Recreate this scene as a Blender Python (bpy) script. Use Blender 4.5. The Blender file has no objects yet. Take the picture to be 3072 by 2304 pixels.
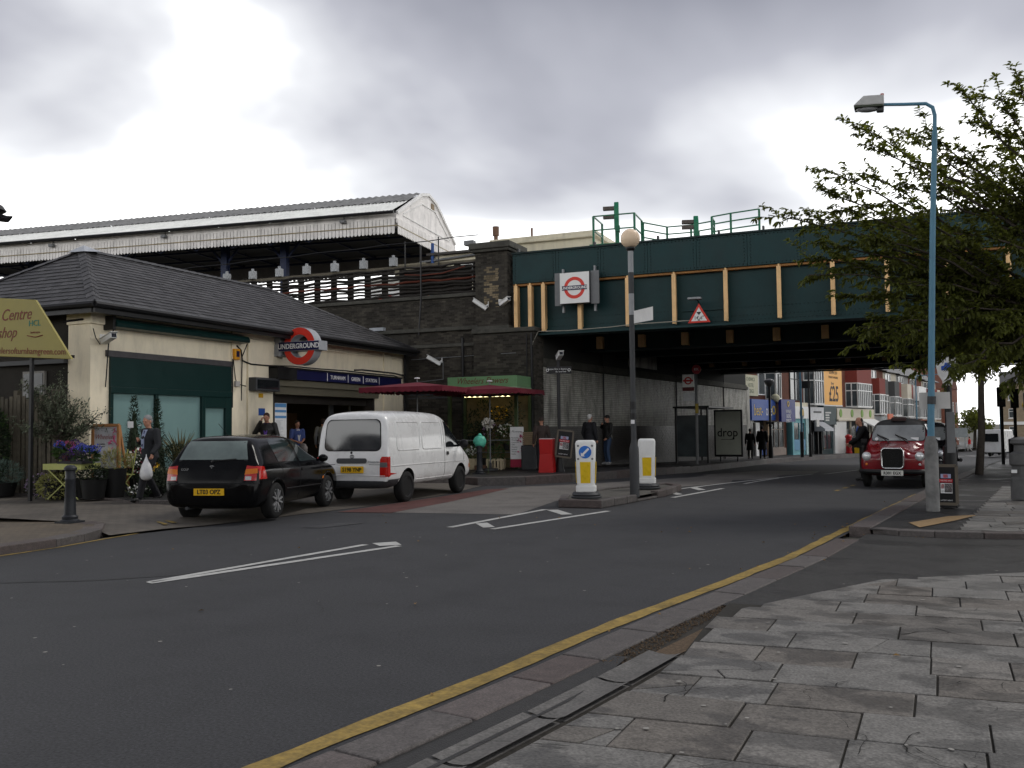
import bpy, bmesh, math, random
from mathutils import Vector, Matrix, Euler, noise
from mathutils.bvhtree import BVHTree
from mathutils.geometry import delaunay_2d_cdt
R = math.radians
rnd = random.Random(7)
SC = bpy.context.scene
COL = SC.collection

# ------------------------------------------------------------------ camera
cam = bpy.data.cameras.new('camera'); camo = bpy.data.objects.new('camera', cam); COL.objects.link(camo)
YAW, PITCH, ROLL = R(23.1), math.atan(133.5/2772), R(.67)
fw = Vector((-math.sin(YAW)*math.cos(PITCH), math.cos(YAW)*math.cos(PITCH), math.sin(PITCH)))
r0 = Vector((math.cos(YAW), math.sin(YAW), 0)); u0 = r0.cross(fw)
rt = r0*math.cos(ROLL)-u0*math.sin(ROLL); up = u0*math.cos(ROLL)+r0*math.sin(ROLL)
camo.matrix_world = Matrix(((rt.x, up.x, -fw.x, 0), (rt.y, up.y, -fw.y, 0), (rt.z, up.z, -fw.z, 1.55), (0, 0, 0, 1)))
cam.sensor_width = 36; cam.lens = 36*2772/3072; cam.clip_start = .05; cam.clip_end = 6000
SC.camera = camo

# ------------------------------------------------------------------ sky, sun, exposure
SUN_EL, SUN_AZ = 52, 38      # degrees: azimuth from +Y towards +X
W = bpy.data.worlds.new('World'); SC.world = W; W.use_nodes = True
nt = W.node_tree; nt.nodes.clear()
def WN(t, **k):
    n = nt.nodes.new(t)
    for a, b in k.items(): setattr(n, a, b)
    return n
wl = nt.links.new
sky = WN('ShaderNodeTexSky', sky_type='NISHITA', sun_disc=False)
sky.sun_elevation = R(SUN_EL); sky.sun_rotation = R(SUN_AZ)
tc = WN('ShaderNodeTexCoord')
sep = WN('ShaderNodeSeparateXYZ'); wl(tc.outputs['Generated'], sep.inputs[0])
zc = WN('ShaderNodeMath', operation='MAXIMUM'); wl(sep.outputs['Z'], zc.inputs[0]); zc.inputs[1].default_value = 0
za = WN('ShaderNodeMath', operation='ADD'); wl(zc.outputs[0], za.inputs[0]); za.inputs[1].default_value = .28
comb = WN('ShaderNodeCombineXYZ')
for i, ax in enumerate('XY'):
    d = WN('ShaderNodeMath', operation='DIVIDE'); wl(sep.outputs[ax], d.inputs[0]); wl(za.outputs[0], d.inputs[1]); wl(d.outputs[0], comb.inputs[i])
mp = WN('ShaderNodeMapping'); mp.inputs['Location'].default_value = (4.75, 4.35, 7.7); wl(comb.outputs[0], mp.inputs[0])
n1 = WN('ShaderNodeTexNoise'); n1.inputs['Scale'].default_value = .95; n1.inputs['Detail'].default_value = 5; n1.inputs['Roughness'].default_value = .43; n1.inputs['Distortion'].default_value = .2
wl(mp.outputs[0], n1.inputs['Vector'])
# cloud deck: thin bright cloud low down, thicker grey cloud higher up
el = WN('ShaderNodeMapRange'); wl(zc.outputs[0], el.inputs[0])
el.inputs[1].default_value = .20; el.inputs[2].default_value = .45; el.inputs[3].default_value = .25; el.inputs[4].default_value = -.105
ad = WN('ShaderNodeMath', operation='ADD'); wl(n1.outputs[0], ad.inputs[0]); wl(el.outputs[0], ad.inputs[1])
rp = WN('ShaderNodeValToRGB'); wl(ad.outputs[0], rp.inputs[0])
cr = rp.color_ramp
cr.elements[0].position = .36; cr.elements[0].color = (.25, .255, .30, 1)
cr.elements[1].position = .66; cr.elements[1].color = (1.95, 1.95, 1.93, 1)
e = cr.elements.new(.47); e.color = (.47, .475, .525, 1)
e = cr.elements.new(.545); e.color = (.80, .81, .84, 1)
bgc = WN('ShaderNodeBackground'); wl(rp.outputs[0], bgc.inputs[0]); bgc.inputs[1].default_value = 1.0
bgs = WN('ShaderNodeBackground'); wl(sky.outputs[0], bgs.inputs[0]); bgs.inputs[1].default_value = .08
mx = WN('ShaderNodeMixShader'); mx.inputs[0].default_value = .93
wl(bgs.outputs[0], mx.inputs[1]); wl(bgc.outputs[0], mx.inputs[2])
wo = WN('ShaderNodeOutputWorld'); wl(mx.outputs[0], wo.inputs[0])
sl = bpy.data.lights.new('sun', 'SUN'); sl.energy = 1.0; sl.angle = R(14); sl.color = (1, .96, .9)
so = bpy.data.objects.new('sun', sl); COL.objects.link(so)
sd = Vector((math.sin(R(SUN_AZ))*math.cos(R(SUN_EL)), math.cos(R(SUN_AZ))*math.cos(R(SUN_EL)), math.sin(R(SUN_EL))))
so.rotation_euler = sd.to_track_quat('Z', 'Y').to_euler(); so.location = sd*200
vs = SC.view_settings; vs.view_transform = 'Standard'; vs.look = 'None'; vs.exposure = .25; vs.gamma = 1; vs.use_curve_mapping = False
SC.cycles.max_bounces = 6; SC.cycles.diffuse_bounces = 3; SC.cycles.glossy_bounces = 3; SC.cycles.transmission_bounces = 4
SC.cycles.caustics_reflective = False; SC.cycles.caustics_refractive = False
SC.cycles.use_denoising = True

# ------------------------------------------------------------------ materials
MATS = {}
def M(name, col, rough=.6, metal=0, var=.18, vs=3.0, bump=0., bs=60., spec=.25, coat=0, isl=0., dirt=0., emis=0, alpha=None, detail=4, trans=0, streak=0.):
    """Procedural material: base colour with two noises, optional per-piece variation, fine bump, dirt streaks."""
    if name in MATS: return MATS[name]
    m = bpy.data.materials.new(name); m.use_nodes = True; t = m.node_tree; N = t.nodes; Lk = t.links.new
    b = N['Principled BSDF']; b.inputs['Roughness'].default_value = rough; b.inputs['Metallic'].default_value = metal
    b.inputs['Specular IOR Level'].default_value = spec; b.inputs['Coat Weight'].default_value = coat; b.inputs['Coat Roughness'].default_value = .06
    if trans: b.inputs['Transmission Weight'].default_value = trans
    tcn = N.new('ShaderNodeTexCoord'); geo = N.new('ShaderNodeNewGeometry')
    ns = N.new('ShaderNodeTexNoise'); ns.inputs['Scale'].default_value = vs; ns.inputs['Detail'].default_value = detail; ns.inputs['Roughness'].default_value = .65
    Lk(geo.outputs['Position'], ns.inputs['Vector'])
    mr = N.new('ShaderNodeMapRange'); Lk(ns.outputs[0], mr.inputs[0]); mr.inputs[1].default_value = .25; mr.inputs[2].default_value = .75
    mr.inputs[3].default_value = 1-var; mr.inputs[4].default_value = 1+var
    fac = mr.outputs[0]
    if isl:
        oi = N.new('ShaderNodeObjectInfo'); a = N.new('ShaderNodeMath'); a.operation = 'ADD'; Lk(oi.outputs['Random'], a.inputs[0]); Lk(geo.outputs['Random Per Island'], a.inputs[1])
        fr = N.new('ShaderNodeMath'); fr.operation = 'FRACT'; Lk(a.outputs[0], fr.inputs[0])
        m2 = N.new('ShaderNodeMapRange'); Lk(fr.outputs[0], m2.inputs[0]); m2.inputs[3].default_value = 1-isl; m2.inputs[4].default_value = 1+isl
        mm = N.new('ShaderNodeMath'); mm.operation = 'MULTIPLY'; Lk(fac, mm.inputs[0]); Lk(m2.outputs[0], mm.inputs[1]); fac = mm.outputs[0]
    if dirt or streak:
        dn = N.new('ShaderNodeTexNoise'); dn.inputs['Scale'].default_value = 1.1; dn.inputs['Detail'].default_value = 6; dn.inputs['Roughness'].default_value = .7
        mpn = N.new('ShaderNodeMapping'); Lk(geo.outputs['Position'], mpn.inputs[0]); mpn.inputs['Scale'].default_value = (1, 1, .25 if streak else 1)
        if streak: dn.inputs['Scale'].default_value = 2.6
        Lk(mpn.outputs[0], dn.inputs['Vector'])
        dr = N.new('ShaderNodeMapRange'); Lk(dn.outputs[0], dr.inputs[0]); dr.inputs[1].default_value = .48; dr.inputs[2].default_value = .72; dr.inputs[3].default_value = 1; dr.inputs[4].default_value = 1-max(dirt, streak)
        mm = N.new('ShaderNodeMath'); mm.operation = 'MULTIPLY'; Lk(fac, mm.inputs[0]); Lk(dr.outputs[0], mm.inputs[1]); fac = mm.outputs[0]
    vm = N.new('ShaderNodeVectorMath'); vm.operation = 'SCALE'; vm.inputs[0].default_value = col[:3]; Lk(fac, vm.inputs['Scale'])
    Lk(vm.outputs[0], b.inputs['Base Color'])
    rr = N.new('ShaderNodeMapRange'); Lk(ns.outputs[0], rr.inputs[0]); rr.inputs[1].default_value = .2; rr.inputs[2].default_value = .8
    rr.inputs[3].default_value = max(.02, rough-.07); rr.inputs[4].default_value = min(1, rough+.07); Lk(rr.outputs[0], b.inputs['Roughness'])
    if bump:
        bn = N.new('ShaderNodeTexNoise'); bn.inputs['Scale'].default_value = bs; bn.inputs['Detail'].default_value = 3; Lk(geo.outputs['Position'], bn.inputs['Vector'])
        bp = N.new('ShaderNodeBump'); bp.inputs['Strength'].default_value = bump; bp.inputs['Distance'].default_value = .01; Lk(bn.outputs[0], bp.inputs['Height']); Lk(bp.outputs[0], b.inputs['Normal'])
    if emis:
        b.inputs['Emission Color'].default_value = (*col[:3], 1); b.inputs['Emission Strength'].default_value = emis
    if alpha is not None: b.inputs['Alpha'].default_value = alpha
    m.diffuse_color = (*col[:3], 1)
    MATS[name] = m; return m

# ------------------------------------------------------------------ mesh building
class B:
    """Collects shapes; o() links them as one mesh object."""
    def __init__(s, tm=None): s.v = []; s.f = []; s.mi = []; s.cur = 0; s.tm = tm
    def add(s, vs, fs):
        n = len(s.v)
        if s.tm is not None: vs = [s.tm @ Vector(p) for p in vs]
        s.v += [tuple(p) for p in vs]; s.f += [tuple(i+n for i in f) for f in fs]; s.mi += [s.cur]*len(fs); return s
    def box(s, x0, x1, y0, y1, z0, z1):
        return s.add([(x0,y0,z0),(x1,y0,z0),(x1,y1,z0),(x0,y1,z0),(x0,y0,z1),(x1,y0,z1),(x1,y1,z1),(x0,y1,z1)],
                     [(3,2,1,0),(4,5,6,7),(0,1,5,4),(1,2,6,5),(2,3,7,6),(3,0,4,7)])
    def obox(s, c, size, rot=(0,0,0)):
        m = Matrix.Translation(Vector(c)) @ Euler(rot).to_matrix().to_4x4(); a, b, d = [q/2 for q in size]
        vs = [m @ Vector(p) for p in [(-a,-b,-d),(a,-b,-d),(a,b,-d),(-a,b,-d),(-a,-b,d),(a,-b,d),(a,b,d),(-a,b,d)]]
        return s.add(vs, [(3,2,1,0),(4,5,6,7),(0,1,5,4),(1,2,6,5),(2,3,7,6),(3,0,4,7)])
    def bar(s, p0, p1, w, h=None, upv=(0,0,1)):
        p0 = Vector(p0); p1 = Vector(p1); d = (p1-p0); L = d.length
        if L < 1e-6: return s
        d.normalize(); u = Vector(upv)
        if abs(d.dot(u)) > .98: u = Vector((1,0,0))
        r = d.cross(u).normalized(); u = r.cross(d); h = h or w; vs = []
        for p in (p0, p1):
            for a, b in ((-1,-1),(1,-1),(1,1),(-1,1)): vs.append(p+r*a*w/2+u*b*h/2)
        return s.add(vs, [(0,1,2,3),(7,6,5,4),(0,4,5,1),(1,5,6,2),(2,6,7,3),(3,7,4,0)])
    def tube(s, pts, rad, n=8, cap=True):
        pts = [Vector(p) for p in pts]; k = len(pts)
        if not hasattr(rad, '__len__'): rad = [rad]*k
        vs = []; u = None
        for i, p in enumerate(pts):
            d = (pts[min(i+1,k-1)]-pts[max(i-1,0)])
            if d.length < 1e-9: d = Vector((0,0,1))
            d.normalize()
            if u is None: u = Vector((0,0,1)) if abs(d.z) < .9 else Vector((1,0,0))
            r = d.cross(u)
            if r.length < 1e-6: r = d.cross(Vector((.3,1,.2)))
            r.normalize(); u = r.cross(d).normalized()
            for j in range(n):
                a = 2*math.pi*j/n; vs.append(p+(r*math.cos(a)+u*math.sin(a))*rad[i])
        fs = [(i*n+j, i*n+(j+1)%n, (i+1)*n+(j+1)%n, (i+1)*n+j) for i in range(k-1) for j in range(n)]
        if cap: fs += [tuple(range(n-1,-1,-1)), tuple(range((k-1)*n, k*n))]
        return s.add(vs, fs)
    def cyl(s, p0, p1, r0, r1=None, n=12): return s.tube([p0, p1], [r0, r0 if r1 is None else r1], n)
    def lathe(s, prof, n=20, m=None):
        m = m or Matrix(); vs = []
        for r, z in prof:
            for j in range(n):
                a = 2*math.pi*j/n; vs.append(m @ Vector((r*math.cos(a), r*math.sin(a), z)))
        k = len(prof); fs = [(i*n+j, i*n+(j+1)%n, (i+1)*n+(j+1)%n, (i+1)*n+j) for i in range(k-1) for j in range(n)]
        if prof[0][0] > 1e-4: fs.append(tuple(range(n-1,-1,-1)))
        if prof[-1][0] > 1e-4: fs.append(tuple(range((k-1)*n, k*n)))
        return s.add(vs, fs)
    def ball(s, c, r, nu=12, nv=8, jit=0):
        if not hasattr(r, '__len__'): r = (r, r, r)
        vs = [(c[0],c[1],c[2]-r[2])]
        for i in range(1, nv):
            t = math.pi*i/nv
            for j in range(nu):
                a = 2*math.pi*j/nu; q = 1+(rnd.uniform(-jit,jit) if jit else 0)
                vs.append((c[0]+r[0]*q*math.sin(t)*math.cos(a), c[1]+r[1]*q*math.sin(t)*math.sin(a), c[2]-r[2]*q*math.cos(t)))
        vs.append((c[0],c[1],c[2]+r[2])); L = len(vs)-1
        fs = [(0, 1+(j+1)%nu, 1+j) for j in range(nu)]
        for i in range(nv-2):
            for j in range(nu): fs.append((1+i*nu+j, 1+i*nu+(j+1)%nu, 1+(i+1)*nu+(j+1)%nu, 1+(i+1)*nu+j))
        b0 = 1+(nv-2)*nu; fs += [(b0+j, b0+(j+1)%nu, L) for j in range(nu)]
        return s.add(vs, fs)
    def prism(s, poly, vec):
        """poly: 3D points of one face; extruded by vec."""
        n = len(poly); v = Vector(vec); a = [Vector(p) for p in poly]; nn = Vector((0,0,0))
        for i in range(n): nn += a[i].cross(a[(i+1)%n])
        if nn.dot(v) > 0: a.reverse()
        return s.add(a+[p+v for p in a], [tuple(range(n)), tuple(range(2*n-1,n-1,-1))]+[(j, i, i+n, j+n) for i in range(n) for j in ((i+1)%n,)])
    def quad(s, *p): return s.add(p, [tuple(range(len(p)))])
    def o(s, name, mat, parent=None, smooth=None, bevel=0, loc=None, rz=0, **tagk):
        me = bpy.data.meshes.new(name); me.from_pydata(s.v, [], s.f)
        ms = mat if isinstance(mat, (list, tuple)) else [mat]
        for m in ms: me.materials.append(m)
        if len(ms) > 1: me.polygons.foreach_set('material_index', s.mi)
        me.update()
        if smooth: sm(me, smooth)
        ob = bpy.data.objects.new(name, me); COL.objects.link(ob)
        if parent: ob.parent = parent
        if loc: ob.location = loc
        ob.rotation_euler.z = rz
        if bevel:
            bv = ob.modifiers.new('edge', 'BEVEL'); bv.width = bevel; bv.segments = 2; bv.limit_method = 'ANGLE'; bv.angle_limit = R(40)
            bv.harden_normals = False
        if tagk: tag(ob, **tagk)
        return ob
def sm(me, ang=40):
    me.polygons.foreach_set('use_smooth', [True]*len(me.polygons)); me.set_sharp_from_angle(angle=R(ang))
def tag(o, label=None, cat=None, group=None, kind=None):
    if label: o['label'] = label
    if cat: o['category'] = cat
    if group: o['group'] = group
    if kind: o['kind'] = kind
    return o
def T(name, label, cat, loc=(0,0,0), rz=0, group=None, kind=None):
    o = bpy.data.objects.new(name, None); o.empty_display_size = .2; COL.objects.link(o); o.location = loc; o.rotation_euler.z = rz
    return tag(o, label, cat, group, kind)
def S(name, kind='structure'):
    o = bpy.data.objects.new(name, None); COL.objects.link(o); o['kind'] = kind; return o
def copy_tree(o, parent=None, loc=None, rz=None, label=None, group=None):
    c = o.copy(); COL.objects.link(c)
    if parent: c.parent = parent
    for ch in list(o.children): copy_tree(ch, c)
    if loc is not None: c.location = loc
    if rz is not None: c.rotation_euler.z = rz
    if label: c['label'] = label
    if group: c['group'] = group
    return c
def baked(ob):
    """Evaluate an object's modifiers into a plain mesh."""
    dg = bpy.context.evaluated_depsgraph_get(); dg.update()
    me = bpy.data.meshes.new_from_object(ob.evaluated_get(dg), preserve_all_data_layers=False, depsgraph=dg)
    return me
def TX(s, size, mat, parent, loc, rot=(R(90),0,0), name='lettering', align='CENTER', ext=.002, shear=0, sx=1, bold=0, va='CENTER'):
    cu = bpy.data.curves.new(name, 'FONT'); cu.body = s; cu.size = size; cu.align_x = align; cu.align_y = va; cu.extrude = ext; cu.shear = shear; cu.offset = bold
    cu.resolution_u = 3
    ob = bpy.data.objects.new(name, cu); COL.objects.link(ob)
    dg = bpy.context.evaluated_depsgraph_get(); dg.update()
    me = bpy.data.meshes.new_from_object(ob.evaluated_get(dg)); bpy.data.objects.remove(ob); bpy.data.curves.remove(cu)
    me.materials.clear(); me.materials.append(mat)
    ob = bpy.data.objects.new(name, me); COL.objects.link(ob)
    if parent: ob.parent = parent
    ob.location = loc; ob.rotation_euler = rot; ob.scale = (sx, 1, 1); return ob
def ring(b, c, ro, ri, th, n=40, plane='xz'):
    """flat annulus prism, facing -y of the local frame, thickness th back along +y"""
    vs = []; 
    for y in (0, th):
        for r in (ro, ri):
            for j in range(n):
                a = 2*math.pi*j/n; vs.append((c[0]+r*math.cos(a), c[1]+y, c[2]+r*math.sin(a)))
    fs = []
    for j in range(n):
        k = (j+1)%n
        fs += [(j, k, n+k, n+j), (2*n+j, 3*n+j, 3*n+k, 2*n+k), (j, 2*n+j, 2*n+k, k), (n+j, n+k, 3*n+k, 3*n+j)]
    return b.add(vs, fs)
def disc(b, c, r, th, n=32):
    pts = [(c[0]+r*math.cos(2*math.pi*j/n), c[1], c[2]+r*math.sin(2*math.pi*j/n)) for j in range(n)]
    return b.prism(pts, (0, th, 0))
def rrect(x0, x1, z0, z1, r, n=5):
    p = []
    for cx, cz, a0 in ((x1-r,z0+r,-90),(x1-r,z1-r,0),(x0+r,z1-r,90),(x0+r,z0+r,180)):
        for i in range(n+1):
            a = R(a0+90*i/n); p.append((cx+r*math.cos(a), cz+r*math.sin(a)))
    return p
def zr(y):
    """height of the carriageway: level by the station, falling gently beyond the bridge"""
    if y < 26: return 0.
    return -.02*(min(y, 112)-26)*min(1, (y-26)/8) if y < 34 else -.02*(min(y,112)-26)
def lerp(pts, y):
    for (y0, x0), (y1, x1) in zip(pts, pts[1:]):
        if y <= y1: return x0+(x1-x0)*(y-y0)/(y1-y0)
    return pts[-1][1]
# ------------------------------------------------------------------ palette
asphalt = M('asphalt', (.038,.0385,.041), .72, var=.16, vs=1.2, bump=.5, bs=160, detail=8, dirt=.22)
asphalt_old = M('asphalt_worn', (.145,.135,.124), .75, var=.2, vs=1.6, bump=.4, bs=120, detail=8, dirt=.3)
asphalt_red = M('asphalt_red', (.105,.045,.04), .8, var=.3, vs=3, bump=.4, bs=120, dirt=.4)
asphalt_pav = M('asphalt_footway', (.032,.031,.030), .8, var=.25, vs=2.5, bump=.6, bs=140, dirt=.3)
flag = M('flagstone', (.150,.145,.135), .62, var=.26, vs=7.0, bump=.5, bs=60, isl=.16, detail=10)
granite = M('granite_kerb', (.09,.081,.077), .6, var=.34, vs=11, bump=.35, bs=130, isl=.16, detail=6)
conc = M('concrete', (.125,.12,.113), .7, var=.3, vs=5, bump=.35, bs=60, isl=.15)
yellowp = M('yellow_line_paint', (.27,.185,.045), .6, var=.3, vs=9, bump=.3, bs=70, dirt=.45)
whitep = M('white_line_paint', (.43,.43,.41), .6, var=.2, vs=8, bump=.2, bs=80, dirt=.25)
cream = M('cream_paint', (.84,.75,.57), .55, var=.06, vs=2, streak=.2, bump=.1, bs=40)
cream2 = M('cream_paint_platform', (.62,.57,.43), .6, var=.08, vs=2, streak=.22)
white = M('white_paint', (.78,.77,.75), .5, var=.06, vs=3, streak=.2)
green = M('bridge_green_paint', (.008,.034,.036), .5, var=.16, vs=2, dirt=.3, bump=.05, bs=30, spec=.22)
green_d = M('bridge_green_paint_dirty', (.012,.026,.026), .6, var=.25, vs=2, dirt=.4)
orange_d = M('ochre_paint_shaded', (.34,.16,.05), .6, var=.2, vs=4, dirt=.4)  # ochre darkened in the colour for the shadow under the parapet plates
orange = M('ochre_paint', (.80,.52,.25), .5, var=.12, vs=4, streak=.3)
dgreen = M('shopfront_green_paint', (.006,.026,.024), .35, var=.1, vs=3)
black = M('black_paint', (.012,.012,.013), .4, var=.2, vs=5)
rubber = M('rubber', (.012,.012,.012), .8, var=.2, vs=20)
steel = M('steel', (.36,.37,.38), .4, metal=.85, var=.12, vs=8)
greyp = M('grey_paint', (.17,.175,.18), .5, var=.12, vs=6, streak=.2)
greyd = M('grey_paint_dark', (.048,.050,.053), .5, var=.15, vs=6)
red = M('red_sign', (.60,.035,.02), .35, var=.05, vs=4)
blue = M('blue_sign', (.008,.009,.05), .35, var=.05, vs=4)
slate = M('slate', (.046,.0445,.0455), .5, var=.22, vs=4, isl=.38, bump=.25, bs=40, dirt=.25)
brick = M('stock_brick', (.047,.042,.034), .85, var=.4, vs=1.6, isl=.45, bump=.5, bs=90, dirt=.45)
mortar = M('sooty_mortar', (.045,.042,.036), .9, var=.3, vs=3)
brick_w = M('white_glazed_brick', (.36,.35,.31), .5, var=.3, vs=1.2, isl=.12, streak=.8, spec=.2)
brick_k = M('brown_glazed_brick', (.022,.018,.016), .35, var=.25, vs=2, isl=.15)
mortar_d = M('dark_joint', (.03,.03,.028), .9)
coping = M('coping_stone', (.07,.068,.058), .85, var=.4, vs=3, bump=.4, bs=50, dirt=.4)
wood = M('grey_timber', (.10,.088,.065), .8, var=.35, vs=6, isl=.25, bump=.3, bs=60)
woodo = M('orange_timber', (.40,.19,.075), .55, var=.2, vs=10)
ply = M('pale_timber', (.50,.42,.28), .7, var=.15, vs=10)
card = M('cardboard', (.26,.19,.12), .85, var=.15, vs=9)
glass_d = M('dark_glass', (.012,.014,.016), .06, var=.1, vs=3, spec=.6)
glass_g = M('frosted_glass', (.185,.30,.29), .32, var=.06, vs=1.2, spec=.5)
glass_w = M('window_glass', (.05,.06,.065), .08, var=.35, vs=1.2, spec=.7)
upvc = M('white_window_frame', (.70,.70,.68), .4, var=.06, vs=4)
tubeL = M('fluorescent_tube', (1,.84,.42), .5, var=0, emis=3.2)
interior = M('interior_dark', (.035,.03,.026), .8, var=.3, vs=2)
paper = M('paper_white', (.72,.72,.72), .6, var=.06, vs=12)
blueP = M('poster_blue', (.09,.25,.50), .5, var=.1)
zinc = M('lead_flashing', (.36,.38,.41), .45, var=.2, vs=5)
redbrick = M('red_brick', (.15,.058,.038), .85, var=.3, vs=3, isl=.25, dirt=.2)
tealp = M('teal_lamp_post_paint', (.085,.205,.29), .45, var=.1, vs=5, dirt=.25)
galv = M('galvanised', (.30,.31,.32), .55, metal=.4, var=.3, vs=6, dirt=.3)
skin = M('skin', (.42,.21,.14), .5, var=.08, vs=20)
white_pl = M('white_plastic', (.72,.72,.70), .45, var=.06, vs=5, dirt=.15)
sulg = M('sulphur_green_metal', (.45,.47,.16), .5, var=.12, vs=9)

# wet darkening for the footway slabs (own pattern, smooth where wet)
def wet(m, amt=.45, sc=1.1, lo=.54, hi=.6):
    t = m.node_tree; N = t.nodes; b = N['Principled BSDF']; geo = [n for n in N if n.bl_idname == 'ShaderNodeNewGeometry'][0]
    w = N.new('ShaderNodeTexNoise'); w.inputs['Scale'].default_value = sc; w.inputs['Detail'].default_value = 5; w.inputs['Roughness'].default_value = .55
    mpn = N.new('ShaderNodeMapping'); mpn.inputs['Scale'].default_value = (1, 1.5, 1); t.links.new(geo.outputs['Position'], mpn.inputs[0]); t.links.new(mpn.outputs[0], w.inputs['Vector'])
    r = N.new('ShaderNodeMapRange'); t.links.new(w.outputs[0], r.inputs[0]); r.inputs[1].default_value = lo; r.inputs[2].default_value = hi; r.inputs[3].default_value = 1; r.inputs[4].default_value = 1-amt
    src = b.inputs['Base Color'].links[0].from_socket
    v = N.new('ShaderNodeVectorMath'); v.operation = 'SCALE'; t.links.new(src, v.inputs[0]); t.links.new(r.outputs[0], v.inputs['Scale']); t.links.new(v.outputs[0], b.inputs['Base Color'])
    r2 = N.new('ShaderNodeMapRange'); t.links.new(w.outputs[0], r2.inputs[0]); r2.inputs[1].default_value = lo; r2.inputs[2].default_value = hi; r2.inputs[3].default_value = .65; r2.inputs[4].default_value = .42
    t.links.new(r2.outputs[0], b.inputs['Roughness'])
wet(flag, .38, 1.9, .5, .56)
wet(asphalt_pav, .3, .8, .5, .62)
def speckle(m, sc, lo, hi, sc2=None, white=None):
    t = m.node_tree; N = t.nodes; b = N['Principled BSDF']; geo = [n for n in N if n.bl_idname == 'ShaderNodeNewGeometry'][0]
    w = N.new('ShaderNodeTexNoise'); w.inputs['Scale'].default_value = sc; w.inputs['Detail'].default_value = 2; t.links.new(geo.outputs['Position'], w.inputs['Vector'])
    r = N.new('ShaderNodeMapRange'); t.links.new(w.outputs[0], r.inputs[0]); r.inputs[1].default_value = .3; r.inputs[2].default_value = .7; r.inputs[3].default_value = lo; r.inputs[4].default_value = hi
    fac = r.outputs[0]
    if sc2:
        vz = N.new('ShaderNodeTexVoronoi'); vz.inputs['Scale'].default_value = sc2; t.links.new(geo.outputs['Position'], vz.inputs['Vector'])
        r2 = N.new('ShaderNodeMapRange'); t.links.new(vz.outputs['Distance'], r2.inputs[0]); r2.inputs[1].default_value = .05; r2.inputs[2].default_value = .16; r2.inputs[3].default_value = white; r2.inputs[4].default_value = 1
        mm = N.new('ShaderNodeMath'); mm.operation = 'MULTIPLY'; t.links.new(fac, mm.inputs[0]); t.links.new(r2.outputs[0], mm.inputs[1]); fac = mm.outputs[0]
    src = b.inputs['Base Color'].links[0].from_socket; v = N.new('ShaderNodeVectorMath'); v.operation = 'SCALE'
    t.links.new(src, v.inputs[0]); t.links.new(fac, v.inputs['Scale']); t.links.new(v.outputs[0], b.inputs['Base Color'])
speckle(asphalt, 55, .62, 1.38, 26, 1.7); speckle(asphalt_old, 40, .7, 1.3, 20, .6); speckle(asphalt_pav, 45, .65, 1.35, 24, 1.6); speckle(flag, 60, .66, 1.32, 22, .8); speckle(granite, 70, .7, 1.3, 30, .7); speckle(conc, 50, .75, 1.25); speckle(yellowp, 30, .75, 1.2); speckle(pavers if False else yellowp, 6, .85, 1.15)
def tint(m, c2, sc=.9):
    """blend the base colour towards a second hue, differently for each piece"""
    t = m.node_tree; N = t.nodes; b = N['Principled BSDF']; oi = N.new('ShaderNodeObjectInfo'); src = b.inputs['Base Color'].links[0].from_socket
    mr = N.new('ShaderNodeMapRange'); t.links.new(oi.outputs['Random'], mr.inputs[0]); mr.inputs[1].default_value = .45; mr.inputs[2].default_value = .9
    v = N.new('ShaderNodeVectorMath'); v.operation = 'MULTIPLY'; v.inputs[1].default_value = c2; t.links.new(src, v.inputs[0])
    mx2 = N.new('ShaderNodeMix'); mx2.data_type = 'RGBA'; t.links.new(mr.outputs[0], mx2.inputs[0]); t.links.new(src, mx2.inputs[6]); t.links.new(v.outputs[0], mx2.inputs[7]); t.links.new(mx2.outputs[2], b.inputs['Base Color'])
tint(flag, (.95,.89,.84)); tint(granite, (1.0,.88,.86))
# brick-paved forecourt: fine herringbone-like blocks, too small to pick apart
def paving(name, col, sc):
    m = bpy.data.materials.new(name); m.use_nodes = True; t = m.node_tree; N = t.nodes; b = N['Principled BSDF']
    geo = N.new('ShaderNodeNewGeometry'); bt = N.new('ShaderNodeTexBrick'); bt.inputs['Scale'].default_value = sc; bt.inputs['Mortar Size'].default_value = .016
    bt.inputs['Color1'].default_value = (*col, 1); bt.inputs['Color2'].default_value = (*[c*.72 for c in col], 1); bt.inputs['Mortar'].default_value = (*[c*.35 for c in col], 1)
    t.links.new(geo.outputs['Position'], bt.inputs['Vector'])
    ns = N.new('ShaderNodeTexNoise'); ns.inputs['Scale'].default_value = .9; ns.inputs['Detail'].default_value = 7; t.links.new(geo.outputs['Position'], ns.inputs['Vector'])
    r = N.new('ShaderNodeMapRange'); t.links.new(ns.outputs[0], r.inputs[0]); r.inputs[1].default_value = .3; r.inputs[2].default_value = .7; r.inputs[3].default_value = .65; r.inputs[4].default_value = 1.25
    v = N.new('ShaderNodeVectorMath'); v.operation = 'SCALE'; t.links.new(bt.outputs[0], v.inputs[0]); t.links.new(r.outputs[0], v.inputs['Scale']); t.links.new(v.outputs[0], b.inputs['Base Color'])
    bp = N.new('ShaderNodeBump'); bp.inputs['Strength'].default_value = .6; bp.inputs['Distance'].default_value = .01; t.links.new(bt.outputs['Fac'], bp.inputs['Height']); bp.invert = True; t.links.new(bp.outputs[0], b.inputs['Normal'])
    b.inputs['Roughness'].default_value = .7; return m
pavers = paving('block_paving', (.115,.099,.08), 2.3)
tanpav = paving('tan_paving', (.12,.092,.06), 3.2)

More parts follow.
